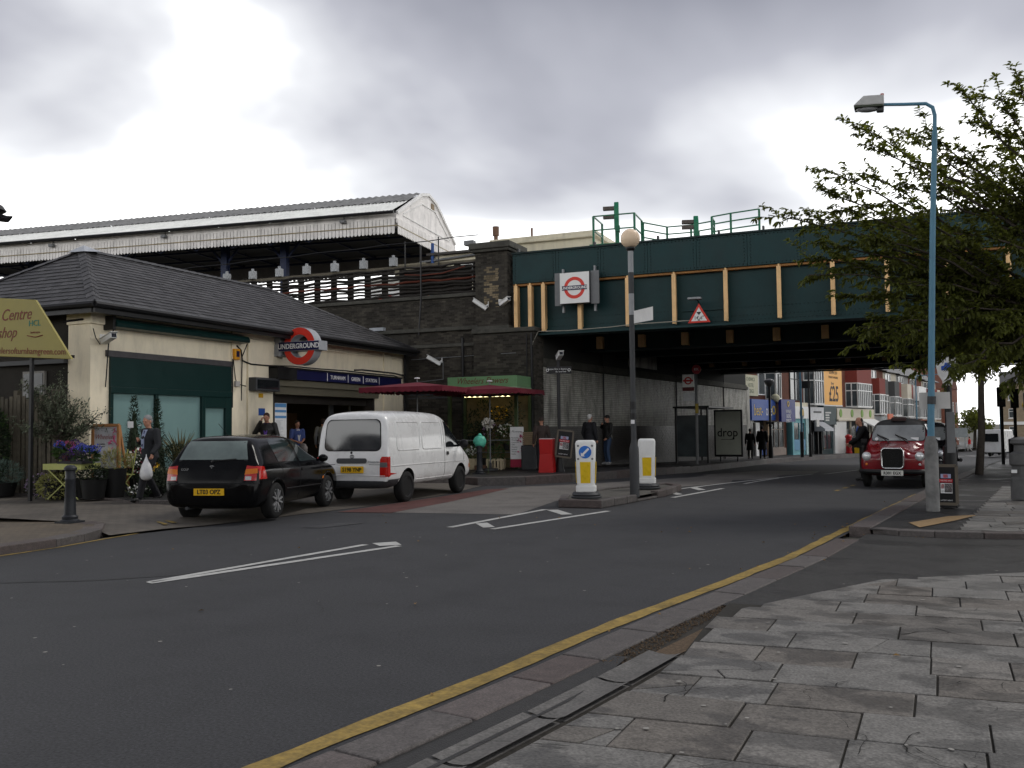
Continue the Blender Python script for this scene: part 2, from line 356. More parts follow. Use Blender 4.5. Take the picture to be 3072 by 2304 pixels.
# ------------------------------------------------------------------ ground, carriageway, pavements
XL = [(-60,-10.8),(9.3,-10.8),(10.3,-11.0),(12.1,-10.7),(16.2,-10.15),(19,-10.1),(21.3,-10.4),(22.7,-10.75),(23.5,-9.65),(25.1,-8.87),(27,-8.1),(30.6,-7.46),(40,-7.2),(52,-6.9),(65,-5.7),(77,-3.8),(90,-.7),(110,4.0),(130,9),(165,18)]
XRt = [(-60,-4.4),(1,-3.1),(3.5,-2.65),(5,-2.36),(7.15,-2.02),(8.7,-1.70),(11.3,-1.2),(15.3,-.66),(22.3,.3),(30,1.35),(45,2.9),(70,6.0),(95,11),(120,17),(165,28)]
def strip(name, rows, mat, dz=0, kind='structure', parent=None):
    """rows: list of (y, x0, x1, z0, z1) -> sheet"""
    b = B(); vs = []; fs = []
    for y, a, c, z0, z1 in rows: vs += [(a,y,z0+dz),(c,y,z1+dz)]
    for i in range(len(rows)-1): fs.append((2*i,2*i+1,2*i+3,2*i+2))
    b.add(vs, fs); o = b.o(name, mat, parent)
    if kind and not parent: o['kind'] = kind
    return o
ys = sorted(set([-60,-20,0,2]+[y for y, _ in XL+XRt]+[26+2*i for i in range(20)]+[70,75,80,90,100,105,112,140,165]))
strip('road', [(y, lerp(XL,y), lerp(XRt,y), zr(y), zr(y)) for y in ys], asphalt)
gm = M('ground', (.09,.085,.07), .9, var=.3, vs=.3)
strip('ground', [(y, -1500, 1500, zr(y)-.06, zr(y)-.06) for y in (-1500,-60,0,26,28,30,32,34,50,70,90,112,165,400,2500)], gm)

def sheet(name, pts, z, mat, dz=0, zf=None, parent=None, kind='structure', cell=None):
    """flat or graded polygon sheet"""
    if cell:
        xs0, xs1 = min(p[0] for p in pts), max(p[0] for p in pts); y0, y1 = min(p[1] for p in pts), max(p[1] for p in pts)
        g = [(xs0+cell*i, y0+cell*j) for i in range(int((xs1-xs0)/cell)+2) for j in range(int((y1-y0)/cell)+2)]
        r = delaunay_2d_cdt([Vector(p) for p in list(pts)+g], [], [list(range(len(pts)))], 1, 1e-5)
        b = B(); b.add([(p.x, p.y, (zf(p.x,p.y) if zf else z)+dz) for p in r[0]], [tuple(f) for f in r[2]])
    else:
        b = B(); b.add([(p[0],p[1],(zf(p[0],p[1]) if zf else z)+dz) for p in pts], [tuple(range(len(pts)))])
        if sum(pts[i-1][0]*pts[i][1]-pts[i][0]*pts[i-1][1] for i in range(len(pts))) < 0: b.f = [tuple(reversed(f)) for f in b.f]
    o = b.o(name, mat, parent)
    if kind and not parent: o['kind'] = kind
    return o
def zfore(x, y):     # forecourt rises gently to the station
    return max(0, min(.17, (-10.5-x)*.048))
sheet('forecourt', [(-11.0,10.4),(-10.9,11.4),(-10.68,12.1),(-10.13,16.2),(-10.08,19),(-10.38,21.3),(-10.7,23.2),(-13,23.6),(-13.4,14.2),(-16.4,15.0),(-30,15.2),(-30,10.5),(-14.2,10.8),(-12.5,11.2)], 0, pavers, .006, zfore, cell=1.0)
# worn lane surface and the red strip along its edge
sheet('worn_lane_surface', [(-10.02,15.0),(-6.5,15.4),(-6.9,18.5),(-6.6,21.5),(-5.6,23.2),(-4.72,25.0),(-3.7,28.5),(-3.0,33),(-3.1,37),(-5.3,37.5),(-6.2,31),(-6.75,27),(-8.2,24.2),(-9.6,22.6),(-9.95,19)], 0, asphalt_old, .004, lambda x, y: zr(y), cell=1.5)
sheet('red_lane_strip', [(-9.98,14.9),(-8.9,15.05),(-9.0,17.5),(-9.25,20),(-9.5,22.0),(-9.9,21.5),(-9.9,19)], 0, asphalt_red, .008, lambda x, y: zr(y), cell=1.5)

# left pavement by the camera-side corner
lp = [(-10.95,-40),(-10.95,9.3),(-11.12,9.9),(-11.45,10.5),(-12.1,11.15),(-12.9,11.45),(-14.3,11.2),(-22,10.6),(-40,10.4),(-40,-40)]
sheet('pavement', lp, .1, tanpav)
# station pavement and the footway running under the bridge
SP = [(-30,14.75),(-19.3,14.7),(-16.6,14.6),(-15.2,14.15),(-13.9,13.85),(-13.2,14.1),(-12.85,15.2),(-12.75,20),(-12.4,22.3),(-11.4,23.1),(-9.95,23.75),(-9.15,25.3),(-8.38,27.1),(-7.74,30.6)]
def zpv(x, y): return .22+zr(y)*.95 if y > 30 else .22
sheet('pavement', SP+[(-11.6,31.5),(-16.8,31.5),(-30,31.5)], .22, asphalt_pav, 0, zpv, cell=2)
under = [(y, -11.9 if y < 57 else -11.9, lerp(XL,y)-.3, zr(y)*.95+.22, zr(y)*.95+.22) for y in (30.6,34,38,42,47,52,57,62,68,75,80,86,95,105,110,120,130,165)]
strip('pavement', under, asphalt_pav)
# far side pavement (camera side)
def xr(y): return lerp(XRt, y)
kz = .075
strip('pavement', [(y, xr(y)+.28, xr(y)+1.6+max(0,(y-40)*.05) if y < 20 else 30, zr(y)+kz, zr(y)+kz) for y in (14.0,15.3,18,19.9)], asphalt_pav)
strip('pavement', [(y, xr(y)+.28, xr(y)+14, zr(y)+kz, zr(y)+kz) for y in (19.9,22.3,26,30,34,40,45,55,70,82,95,112,120,165)], asphalt_pav)
strip('crossover', [(y, xr(y)+.27, 40, .010, .016) for y in (8.1,8.7,10,11.3,13,14.0)], asphalt_pav)
strip('pavement_bed', [(y, xr(y)+.775-max(0,y-6)*.2, 40, .012, .012) for y in (-30,1,3.5,5,6,7.15,8.2)], M('joint_dirt', (.028,.026,.022), .95, var=.45, vs=25))
strip('pavement_bed', [(y, xr(y)+.27, 40, -.008, -.008) for y in (-30,1,3.5,5,7.15,8.7,9.9)], M('dirt_bed', (.04,.036,.03), .95, var=.45, vs=25, bump=.6, bs=90))
strip('asphalt_strip', [(y, xr(y)+.29, xr(y)+.555-max(0,y-5.2)*.16, .004, .006) for y in (-5,1,2,3,4,5,5.6,6.1)], M('wet_asphalt_strip', (.030,.029,.028), .5, var=.35, vs=12, bump=.6, bs=110))

# kerb stones, one by one
def kerb_run(parent, pts, w, z0, z1f, L=.92, mat=granite, bev=.012, gap=.012, side=1):
    """pts: road-side edge polyline; stones extend 'side' * w to its right"""
    pts = [Vector((p[0],p[1],0)) for p in pts]; seg = []
    for a, b in zip(pts, pts[1:]):
        n = max(1, round((b-a).length/L))
        for i in range(n): seg.append((a.lerp(b, i/n), a.lerp(b, (i+1)/n)))
    for a, b in seg:
        d = (b-a).normalized(); nn = Vector((d.y,-d.x,0))*side; c = (a+b)/2+nn*w/2; ln = (b-a).length-gap
        zt = z1f(c.y)+rnd.uniform(-.006,.006); bb = B()
        bb.obox((c.x,c.y,(z0+zr(c.y)+zt)/2), (w, ln, zt-z0-zr(c.y)), (rnd.uniform(-.006,.006), 0, math.atan2(-d.x, d.y)))
        bb.o('kerb_stone', mat, parent, bevel=bev)
kr = S('kerb')
kerb_run(kr, [(xr(y), y) for y in (1.9,2.9,3.81,4.54,5.33,5.97,6.9,7.8,8.7,9.6,10.5,11.4,12.4,13.3)], .3, -.15, lambda y: .022, .95, side=1)
kerb_run(kr, [(xr(y), y) for y in (14.15,15,16,17,18,19,20,21,22,23,24,25,26,27,28,29,30,33,36,40,45)], .3, -.15, lambda y: zr(y)+.1, 1.0, side=1)
kerb_run(kr, [(-.5,14.1),(-.15,13.88),(.3,13.8),(.9,13.85),(1.7,14.0)], .22, -.1, lambda y: .09, .6, side=-1)
kl = S('kerb')
kerb_run(kl, [(-10.8,-3),(-10.8,0),(-10.8,4),(-10.8,9.3),(-11.0,9.95),(-11.35,10.6),(-12.0,11.25),(-12.85,11.6),(-14.3,11.35),(-18,11.05)], .3, -.15, lambda y: .105, 1.0, side=-1)
ks = S('kerb')
kerb_run(ks, [(p[0]+(.0), p[1]) for p in SP[1:10]], .15, -.1, lambda y: .225, 1.0, side=-1)
kerb_run(ks, [(-11.4,23.05),(-10.75,22.75),(-9.65,23.5),(-8.87,25.1),(-8.1,27),(-7.46,30.6),(-7.3,36),(-7.2,40),(-6.9,52),(-5.7,65),(-3.8,77),(-.7,90)], .3, -.2, lambda y: zpv(0,y)+.004, 1.2, side=-1)

# dished gutter blocks and bare strip behind the near kerb
gb = S('drainage_channel')
for i in range(5):
    y = 2.3+i*.8; x = xr(y)+.56; d = math.atan2(xr(y+.8)-xr(y), .8)
    bb = B(Matrix.Translation((x, y+.4, 0)) @ Matrix.Rotation(-d, 4, 'Z'))
    prof = [(-.02,.016),(.05,.004),(.11,.001),(.17,.008),(.215,.024)]
    vs = []
    for yy in (-.392,.392):
        for px, pz in prof: vs.append((px, yy, pz+.0))
    k = len(prof); bb.add(vs, [(j,j+1,k+j+1,k+j) for j in range(k-1)])
    bb.box(-.02,.215,-.392,.392,-.12,-.004); bb.o('channel_block', conc, gb, smooth=60)
gravel = M('gravel_grit', (.12,.085,.055), .95, var=.5, vs=40, bump=1, bs=200)
sheet('bare_grit_strip', [(-1.72,5.9),(-1.36,7.9),(-1.12,8.35),(-1.22,8.0),(-1.42,6.6),(-1.5,6.2)], -.002, gravel, kind='stuff')
b = B()
for i in range(900):
    t = rnd.random(); y = 5.9+2.4*t; x = xr(y)+.31+rnd.random()*.22*(1-t*.6); s = rnd.uniform(.004,.011)
    b.obox((x,y,.0+s/3), (s,s*rnd.uniform(.7,1.3),s*.8), (rnd.random(),rnd.random(),rnd.random()*3))
b.o('grit', gravel, kind='stuff')

# flagstones, one by one, some of them cracked
pv = S('pavement')
def slab(poly, z, t=.05):
    b = B(); b.prism([(p[0],p[1],z-t) for p in poly], (0,0,t)); return b.o('flagstone', flag, pv, bevel=.006)
def clip(poly, p, n):     # keep the side where (q-p).n >= 0
    out = []
    for i in range(len(poly)):
        a, c = poly[i], poly[(i+1)%len(poly)]; da = (a[0]-p[0])*n[0]+(a[1]-p[1])*n[1]; dc = (c[0]-p[0])*n[0]+(c[1]-p[1])*n[1]
        if da >= 0: out.append(a)
        if da*dc < 0:
            k = da/(da-dc); out.append((a[0]+(c[0]-a[0])*k, a[1]+(c[1]-a[1])*k))
    return out
def shrink(poly, d):
    cx = sum(p[0] for p in poly)/len(poly); cy = sum(p[1] for p in poly)/len(poly); o = []
    for p in poly:
        L = math.hypot(p[0]-cx, p[1]-cy) or 1; o.append((p[0]-(p[0]-cx)/L*d, p[1]-(p[1]-cy)/L*d))
    return o
SK = .045
row = 0; yb = 2.05; nsl = 0
while yb < 11.6:
    h = .462 if row % 5 else .47; x = -2.2-rnd.random()*.5+.08*row
    while x < 5.5:
        w = rnd.choice((.6,.75,.6,.9,.45))
        q = [(x,yb+SK*x),(x+w,yb+SK*(x+w)),(x+w,yb+h+SK*(x+w)),(x,yb+h+SK*x)]
        q = [(p[0]+.03*(p[1]-5), p[1]) for p in q]
        x += w
        # edge against the channel / kerb and the curved edge against the crossover
        ym = sum(p[1] for p in q)/4
        lim = (lambda yy: xr(yy)+.785 if yy < 6.0 else xr(yy)+.785-(yy-6.0)*.2)
        a = (lim(yb), yb); c = (lim(yb+.5), yb+.5); n = (c[1]-a[1], -(c[0]-a[0]))
        q = clip(q, a, n)
        if len(q) > 2: q = clip(q, (-1.29,7.99), (1.87,-1.01))
        if len(q) > 2: q = clip(q, (-.28,9.86), (.86,-1.33))
        if len(q) < 3: continue
        area = abs(sum(q[i-1][0]*q[i][1]-q[i][0]*q[i-1][1] for i in range(len(q))))/2
        if area < .02: continue
        if (q[0][0]-0)*.4 > 4.5 or q[0][0] > 1.4+q[0][1]*.35: continue
        z = .028+rnd.uniform(-.005,.006); nsl += 1
        pieces = [q]
        if rnd.random() < .16:
            cx = sum(p[0] for p in q)/len(q)+rnd.uniform(-.15,.15); cy = sum(p[1] for p in q)/len(q)+rnd.uniform(-.1,.1); an = rnd.uniform(0,3.14)
            n = (math.cos(an), math.sin(an)); p0 = clip(q, (cx,cy), n); p1 = clip(q, (cx,cy), (-n[0],-n[1])); pieces = [p0, p1]
            if rnd.random() < .4:
                an2 = an+rnd.uniform(.8,2.2); n2 = (math.cos(an2), math.sin(an2)); pieces = [p0, clip(p1,(cx,cy),n2), clip(p1,(cx,cy),(-n2[0],-n2[1]))]
        for pp in pieces:
            if len(pp) > 2:
                # ragged crack edges: subdivide and jitter when split
                pp = shrink(pp, .007 if len(pieces) == 1 else .0055)
                slab(pp, z+rnd.uniform(-.003,.003) if len(pieces) > 1 else z)
    yb += h; row += 1
# slabs beyond the crossover
yb = 14.15
while yb < 24:
    x = xr(yb)+1.45; first = True
    while x < 3.2+(yb-14)*.22:
        w = rnd.choice((.6,.75,.9)) if not first else rnd.choice((.35,.5,.75)); first = False; slab(shrink([(x,yb),(x+w,yb+.02),(x+w,yb+.47),(x,yb+.45)], .006), .086+rnd.uniform(-.003,.003)); x += w
    yb += .46
# tactile buff triangle
sheet('tactile_paving', [(.12,14.35),(.62,15.5),(1.02,16.6),(.55,16.2),(-.02,15.0)], .087, M('tactile_buff', (.30,.20,.10), .8, var=.2, vs=20, bump=.5, bs=60))

# hairline and open cracks wandering across the slabs
cr_b = B()
def crack(p, a, L_, w, z, depth=0):
    P = [Vector((*p,0))]; n = max(3, int(L_/.045))
    for i in range(n):
        a += rnd.gauss(0,.34); P.append(P[-1]+Vector((math.cos(a),math.sin(a),0))*L_/n)
    vs = []
    for i, q in enumerate(P):
        d = (P[min(i+1,n)]-P[max(i-1,0)]).normalized(); nn = Vector((d.y,-d.x,0))*w*(.25+rnd.random())*(1-.8*(i/n)**3); vs += [q+nn+Vector((0,0,z)), q-nn+Vector((0,0,z))]
    cr_b.add(vs, [(2*i,2*i+1,2*i+3,2*i+2) for i in range(n)])
    if depth < 1 and rnd.random() < .55: k = rnd.randint(1,n-1); crack((P[k].x,P[k].y), a+rnd.choice((-1,1))*rnd.uniform(.6,1.4), L_*.5, w*.8, z, depth+1)
for i in range(46):
    y = rnd.uniform(2.6,9.4); x = rnd.uniform(xr(y)+.9, xr(y)+1.2+y*.42)
    crack((x,y), rnd.uniform(0,6.28), rnd.uniform(.25,.75), rnd.choice((.0015,.002,.003,.0045)), .0362)
for i in range(9):
    y = rnd.uniform(4,20); x = rnd.uniform(-9,-2.2); crack((x,y), rnd.choice((.1,1.4,1.6,3.0)), rnd.uniform(.5,1.6), .002, .0035)
cr_b.o('pavement_cracks', M('crack_dark', (.012,.011,.010), .95), kind='stuff')
# trodden chewing gum and stains on slabs and road
gb_ = B()
for i in range(150):
    y = rnd.uniform(2.6,13); x = rnd.uniform(xr(y)+.9, xr(y)+1+y*.42) if rnd.random() < .55 else rnd.uniform(-9.5,-2); s_ = rnd.uniform(.008,.02); z = .0363 if x > xr(y)+.8 and y < 9.4 else .0205 if x > xr(y) else .003
    gb_.add([(x+s_*math.cos(R(a))*rnd.uniform(.7,1.1), y+s_*math.sin(R(a))*rnd.uniform(.7,1.1), z) for a in range(0,360,45)], [tuple(range(8))])
gb_.o('trodden_gum', M('gum_pale', (.26,.25,.23), .8, var=.4, vs=2), kind='stuff')

# painted lines
def line(pts, w, mat, name='road_marking', dz=.006, jag=.0):
    b = B(); P = []
    for (a, c) in zip(pts, pts[1:]):
        n = max(1, int(math.dist(a,c)/.25)); P += [(a[0]+(c[0]-a[0])*i/n, a[1]+(c[1]-a[1])*i/n) for i in range(n)]
    P.append(pts[-1]); vs = []
    for i, p in enumerate(P):
        q0 = P[max(0,i-1)]; q1 = P[min(len(P)-1,i+1)]; d = Vector((q1[0]-q0[0], q1[1]-q0[1])).normalized(); n = (d.y,-d.x)
        for s in (-1, 1):
            ww = w/2+rnd.uniform(-jag,jag); vs.append((p[0]+n[0]*s*ww, p[1]+n[1]*s*ww, zr(p[1])+dz))
    b.add(vs, [(2*i,2*i+1,2*i+3,2*i+2) for i in range(len(P)-1)]); o = b.o(name, mat); o['kind'] = 'structure'; return o
def poly(pts, mat, name='road_marking', dz=.0065): return sheet(name, pts, 0, mat, dz, lambda x, y: zr(y))
line([(xr(y)-.12+(.02 if y < 4 else 0)+max(0,(11-y))*-.004, y) for y in (1.5,2.5,3.5,4.3,5,6,7.15,8.7,10,11.3,13,15.3,18,20,22.3)], .14, yellowp, jag=.012, dz=.006)
line([(-11.15,11.7),(-11.6,12.0),(-12.3,12.0)], .08, yellowp, dz=.04+.02, jag=.01); line([(-11.2,11.95),(-11.6,12.2),(-12.3,12.2)], .08, yellowp, dz=.06, jag=.01)
line([(-10.68,4),(-10.68,9.2),(-10.85,10.1),(-10.95,10.9)], .07, yellowp, jag=.015)
line([(-7.27,7.40),(-6.78,10.79)], .11, whitep, jag=.006)
line([(-7.22,7.35),(-6.28,10.82)], .12, whitep, jag=.006)
poly([(-6.78,10.95),(-6.55,11.2),(-6.30,10.92),(-6.52,10.72)], whitep)
line([(-6.68,13.1),(-6.38,16.5)], .12, whitep, jag=.005); line([(-5.93,13.05),(-5.13,16.5)], .12, whitep, jag=.005)
poly([(-6.54,13.75),(-6.41,13.92),(-6.01,13.34),(-6.15,13.2)], whitep); poly([(-6.32,16.4),(-6.12,16.49),(-5.54,15.7),(-5.71,15.57)], whitep)
line([(-5.45,22.0),(-5.05,23.5),(-4.66,24.9),(-3.6,28.4),(-2.95,32.2)], .12, whitep, jag=.008); line([(-4.75,20.0),(-4.25,23.2)], .12, whitep); line([(-4.05,25.2),(-3.55,28.3)], .1, whitep)
poly([(-5.35,21.7),(-5.2,21.9),(-4.75,21.0),(-4.85,20.8)], whitep); poly([(-5.1,23.3),(-4.95,23.5),(-4.55,22.6),(-4.68,22.4)], whitep)
line([(-2.72,33.4),(-1.9,39),(-1.2,44)], .1, whitep)
for i in range(6): line([(-.6+i*.75,50+i*8),(-.15+i*.75,54+i*8)], .12, whitep)
for i in range(9): poly([(-2.5+i*1.25,80+i*.9),(-1.9+i*1.25,80.3+i*.9),(-2.5+i*1.25,83.4+i*.9),(-3.1+i*1.25,83.1+i*.9)], whitep)
for y in (22.9,23.9,24.9): line([(-1.58+(y-22.9)*.12,y),(-1.53+(y-22.9)*.12,y+.4)], .1, yellowp)
# tar seams, manhole
tar = M('tar_seam', (.02,.02,.021), .6, var=.3, vs=20)
line([(-9.5,6.0),(-8.7,6.9),(-7.9,7.3),(-7.35,7.9),(-6.9,10.4)], .05, tar, 'tar_seam', .003, .03)
mh = sheet('manhole_cover', [(-8.98,12.35),(-8.62,12.4),(-8.36,13.3),(-8.8,13.15)], 0, M('iron_cover', (.035,.035,.036), .5, var=.4, vs=30, bump=1, bs=30), .007)
tag(mh, 'dark iron manhole cover set in the asphalt near the black hatchback', 'manhole cover', kind='thing')
# fallen leaves and scraps
lb = B()
for i in range(70):
    y = rnd.choice((rnd.uniform(3,20), rnd.uniform(13.3,15), rnd.uniform(8,26))); x = rnd.uniform(-9,.5) if rnd.random() < .5 else xr(y)+rnd.uniform(-.5,.2); s = rnd.uniform(.012,.03)
    a = rnd.random()*6; c, d = math.cos(a)*s, math.sin(a)*s; z = zr(y)+.012+(.1 if x > xr(y)+.0 and y > 14 else .022 if x > xr(y) else 0)
    lb.quad((x+c,y+d,z),(x-d*.6,y+c*.6,z+.012),(x-c,y-d,z),(x+d*.6,y-c*.6,z+.006))
lb.o('fallen_leaves', M('dead_leaf', (.22,.13,.04), .8, var=.5, vs=1.5), kind='stuff')
# ------------------------------------------------------------------ station building
ST = T('station_building', 'single storey cream painted station building with hipped slate roof', 'building', (0,0,0))
FX = -16.8
b = B()
for y0, y1, z0, z1 in ((15.3,15.83,0,4.3),(15.83,19.97,3.45,4.3),(19.97,21.74,0,4.3),(21.74,27.3,2.63,4.3),(27.3,29.45,0,4.3)):
    b.box(FX-.4, FX, y0, y1, z0, z1)
b.box(-17.48, FX-.4, 15.3, 15.7, 0, 4.3)
b.o('wall', cream, ST)
b = B()
b.box(-17.5,FX+.05,15.26,15.83,4.02,4.31).box(FX,FX+.05,19.98,20.58,0.2,4.3).box(FX,FX+.08,20.62,21.7,.2,4.12).box(FX,FX+.05,27.9,28.45,.2,4.3)
b.box(FX,FX+.1,15.3,29.45,4.3,4.38).box(FX,FX+.16,15.25,29.45,4.38,4.43).box(FX,FX+.03,21.72,29.4,4.05,4.12)
b.o('plaster_moulding', cream, ST, bevel=.01)
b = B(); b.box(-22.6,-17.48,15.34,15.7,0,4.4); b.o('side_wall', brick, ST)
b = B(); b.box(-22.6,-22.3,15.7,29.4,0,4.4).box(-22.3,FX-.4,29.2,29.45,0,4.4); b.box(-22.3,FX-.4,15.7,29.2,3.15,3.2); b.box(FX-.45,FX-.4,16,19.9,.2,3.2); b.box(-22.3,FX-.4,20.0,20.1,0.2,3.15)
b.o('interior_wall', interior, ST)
b = B(); b.box(-22.3,FX,20.1,29.2,.15,.225); b.o('hall_floor', M('hall_floor', (.06,.05,.045), .4, var=.2), ST)
# window bay
wf = B(); z1 = 3.31
wf.box(FX-.08,FX+.05,15.83,19.97,2.62,3.30)            # fascia panel
wf.box(FX-.08,FX+.07,15.83,19.97,2.47,2.62)
for y0, y1 in ((15.83,15.92),(17.22,17.31),(18.82,18.95),(19.72,19.97)): wf.box(FX-.08,FX+.06,y0,y1,.22,2.47)
wf.box(FX-.08,FX+.06,15.92,19.72,.22,.55); wf.box(FX-.08,FX+.055,18.95,19.72,2.18,2.47)
win = wf.o('window', dgreen, ST, bevel=.008)
for y0, y1, zt in ((15.92,17.22,2.47),(17.31,18.82,2.47),(18.95,19.72,2.18)):
    B().box(FX-.03,FX-.015,y0,y1,.55,zt).o('pane', glass_g, win)
B().box(FX-.02,FX+.045,15.72,20.03,3.305,3.452).o('lintel', M('lintel_lead', (.075,.07,.072), .6, var=.25, vs=5), ST, bevel=.01)
aw = B(); aw.prism([(FX+.02,15.73,3.95),(FX+.34,15.73,3.97),(FX+.36,15.73,4.05),(FX+.30,15.73,4.13),(FX+.02,15.73,4.22)], (0,4.63,0)); aw.o('awning_box', dgreen, ST, bevel=.01)
aw = B(); aw.box(FX,FX+.3,15.66,15.73,3.9,4.22).tube([(FX+.28,15.71,3.95),(FX+.12,15.7,3.6),(FX+.06,15.68,2.6)],.015,6); aw.o('awning_bracket', black, ST); aw = B(); aw.tube([(FX+.3,20.3,3.95),(FX+.1,20.33,3.6),(FX+.05,20.36,2.4)],.015,6); aw.o('awning_bracket', black, ST)
# name band over the entrance
nb = B(); nb.box(FX,FX+.36,21.56,28.56,3.06,3.35); band = nb.o('name_board', blue, ST, bevel=.006)
nb = B(); nb.box(FX,FX+.40,21.50,22.40,3.04,3.38).box(FX,FX+.38,21.5,28.6,3.35,3.40); nb.o('name_board_frame', black, ST)
for y in (24.0,25.15,26.05,27.05): B().box(FX+.36,FX+.364,y-.012,y+.012,3.08,3.33).o('divider', white, band)
for s, y in (('TURNHAM',24.58),('GREEN',25.6),('STATION',26.55)):
    TX(s, .17, white, band, (FX+.362,y,3.2), (R(90),0,R(90)), sx=1.0)
sb = B(); sb.box(FX,FX+.24,21.74,27.42,2.86,3.04).box(FX-.02,FX+.12,21.74,27.4,2.63,2.86)
for z in (2.68,2.73,2.78,2.83): sb.box(FX+.12,FX+.135,21.74,27.4,z,z+.03)
sb.o('roller_shutter_box', M('shutter_beige', (.16,.145,.105), .5, var=.12), ST)
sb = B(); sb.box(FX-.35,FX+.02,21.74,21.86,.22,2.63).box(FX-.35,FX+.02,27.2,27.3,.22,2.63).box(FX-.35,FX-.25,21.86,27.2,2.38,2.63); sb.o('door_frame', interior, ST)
sb = B(); sb.box(FX-.5,FX-.46,25.3,25.55,.22,2.63).box(FX-.5,FX-.46,26.5,26.56,.22,2.63); sb.o('hall_post', greyd, ST)
for x0, y0, x1, y1, z in ((-18.2,22.0,-18.0,23.2,2.62),(-19.0,22.6,-17.8,26.2,2.66),(-19.8,23.2,-19.8,26.9,2.70)):
    B().tube([(x0,y0,z),(x1,y1,z)],.035,8).o('fluorescent_tube', tubeL, ST)
b = B(); b.box(-21.5,-20.5,21,28,.22,2.2); b.o('ticket_counter', M('ticket_counter', (.09,.055,.035), .5), ST)
b = B(); b.box(FX-.06,FX-.02,21.9,22.46,.3,2.37); pb = b.o('notice_board', paper, ST)
for z0, z1 in ((2.25,2.36),(2.1,2.17),(1.93,2.0),(1.0,1.08)): B().box(FX-.02,FX-.016,21.92,22.44,z0,z1).o('heading_strip', blueP, pb)
lines_m = M('print_grey', (.42,.43,.45), .6)
nbk = B()
for i in range(30): 
    z = 1.86-i*.025-(.12 if i > 31 else 0); nbk.box(FX-.02,FX-.017,21.95,22.12+rnd.random()*.28,z,z+.008)
nbk.o('print_lines', lines_m, pb)
nbk = B(); nbk.box(FX+.08,FX+.34,20.62,21.68,2.68,3.05); db = nbk.o('display_box', greyd, ST, bevel=.015)
B().box(FX+.34,FX+.345,20.68,21.62,2.74,2.99).o('display_screen', glass_d, db)
a = B(); a.prism([(FX+.05,20.0,3.5),(FX+.05,20.2,3.5),(FX+.05,20.22,3.8),(FX+.05,19.98,3.8)], (.09,0,0)); al = a.o('alarm_box', M('alarm_yellow', (.75,.33,.02), .4), ST, bevel=.02)
a = B(); a.box(FX+.14,FX+.144,20.05,20.17,3.58,3.74); a.o('alarm_emblem', blue, al)
B().box(FX+.08,FX+.085,21.05,21.25,2.5,2.62).o('yellow_notice', M('notice_yellow', (.6,.34,.02), .5), ST)
B().box(FX+.08,FX+.085,21.05,21.33,2.0,2.2).o('blue_notice', M('notice_blue', (.03,.09,.33), .5), ST)
# cables and pipes on the front
c = B(); P = [(FX+.06,20.15,3.9),(FX+.07,20.32,3.78),(FX+.07,20.38,3.5),(FX+.09,20.7,3.42),(FX+.09,21.5,3.42),(FX+.38,22.2,3.44),(FX+.4,23.5,3.43),(FX+.38,25,3.45),(FX+.4,26.5,3.43),(FX+.38,28,3.44),(FX+.06,29,3.4)]
c.tube(P,.022,6); c.o('cable', black, ST, smooth=40); c = B(); c.tube([(FX+.38,25.5,3.5),(FX+.4,25.9,3.53),(FX+.4,28,3.52),(FX+.08,29.3,3.5)],.03,6)
c.o('cable', black, ST, smooth=40); c = B(); c.tube([(FX+.06,20.02,3.5),(FX+.06,20.1,3.0),(FX+.08,20.15,2.85),(FX+.09,20.5,2.8)],.012,5); c.o('cable', black, ST, smooth=40); c = B(); c.tube([(FX+.06,19.99,3.52),(FX+.06,19.98,2.2)],.018,5); c.o('cable', black, ST, smooth=40); c = B()
c.tube([(FX+.1,15.28,3.9),(FX+.1,15.35,3.7),(FX+.13,15.45,3.55)],.012,5); c.o('cable', black, ST, smooth=40); c = B(); c.tube([(-17.6,15.28,4.1),(-17.0,15.28,4.12),(FX+.03,15.35,4.1)],.035,6)
c.o('cable', black, ST, smooth=40)
B().box(FX+.06,FX+.13,20.05,20.2,2.78,2.92).o('junction_box', M('junction_grey', (.4,.38,.36), .5), ST)
# roof: four slopes, slates one by one
AP, AQ = Vector((-19.15,17.2,6.22)), Vector((-19.15,24.6,6.22))
E0, E1, E2, E3 = Vector((-16.28,14.93,4.44)), Vector((-16.28,29.35,4.44)), Vector((-22.9,29.35,4.44)), Vector((-22.9,14.93,4.44))
rb = B(); rb.add([E0,E1,E2,E3,AP,AQ],[(0,1,5,4),(1,2,5),(2,3,4,5),(3,0,4),(3,2,1,0)]); rb.v = [(x,y,z-.03) for x,y,z in rb.v]; roof = rb.o('roof', M('roof_felt', (.04,.04,.042), .8), ST)
sl_items = []
def slates(a, c, pts, down):
    """a->c eave line; pts: slope polygon; fills with lapped slates"""
    u = (c-a).normalized(); n = u.cross((pts[-1]-a)).normalized()
    if n.z < 0: n = -n
    v = n.cross(u).normalized()
    if v.z < 0: v = -v
    P2 = [((p-a).dot(u), (p-a).dot(v)) for p in pts]; H = max(q[1] for q in P2); g = .185; w = .27; r = 0; y = 0
    while y < H-.03:
        xs = []
        for i in range(len(P2)):
            (x0,y0),(x1,y1) = P2[i],P2[(i+1)%len(P2)]
            ym = y+g*.45
            if (y0-ym)*(y1-ym) < 0: xs.append(x0+(x1-x0)*(ym-y0)/(y1-y0))
        if len(xs) == 2:
            x0, x1 = min(xs), max(xs); x = x0-(w/2 if r%2 else 0)
            while x < x1:
                s0, s1 = max(x, x0)+.004, min(x+w, x1)-.004
                if s1-s0 > .03: sl_items.append((a+u*s0+v*y, u*(s1-s0), v*(g+.03), n))
                x += w
        y += g; r += 1
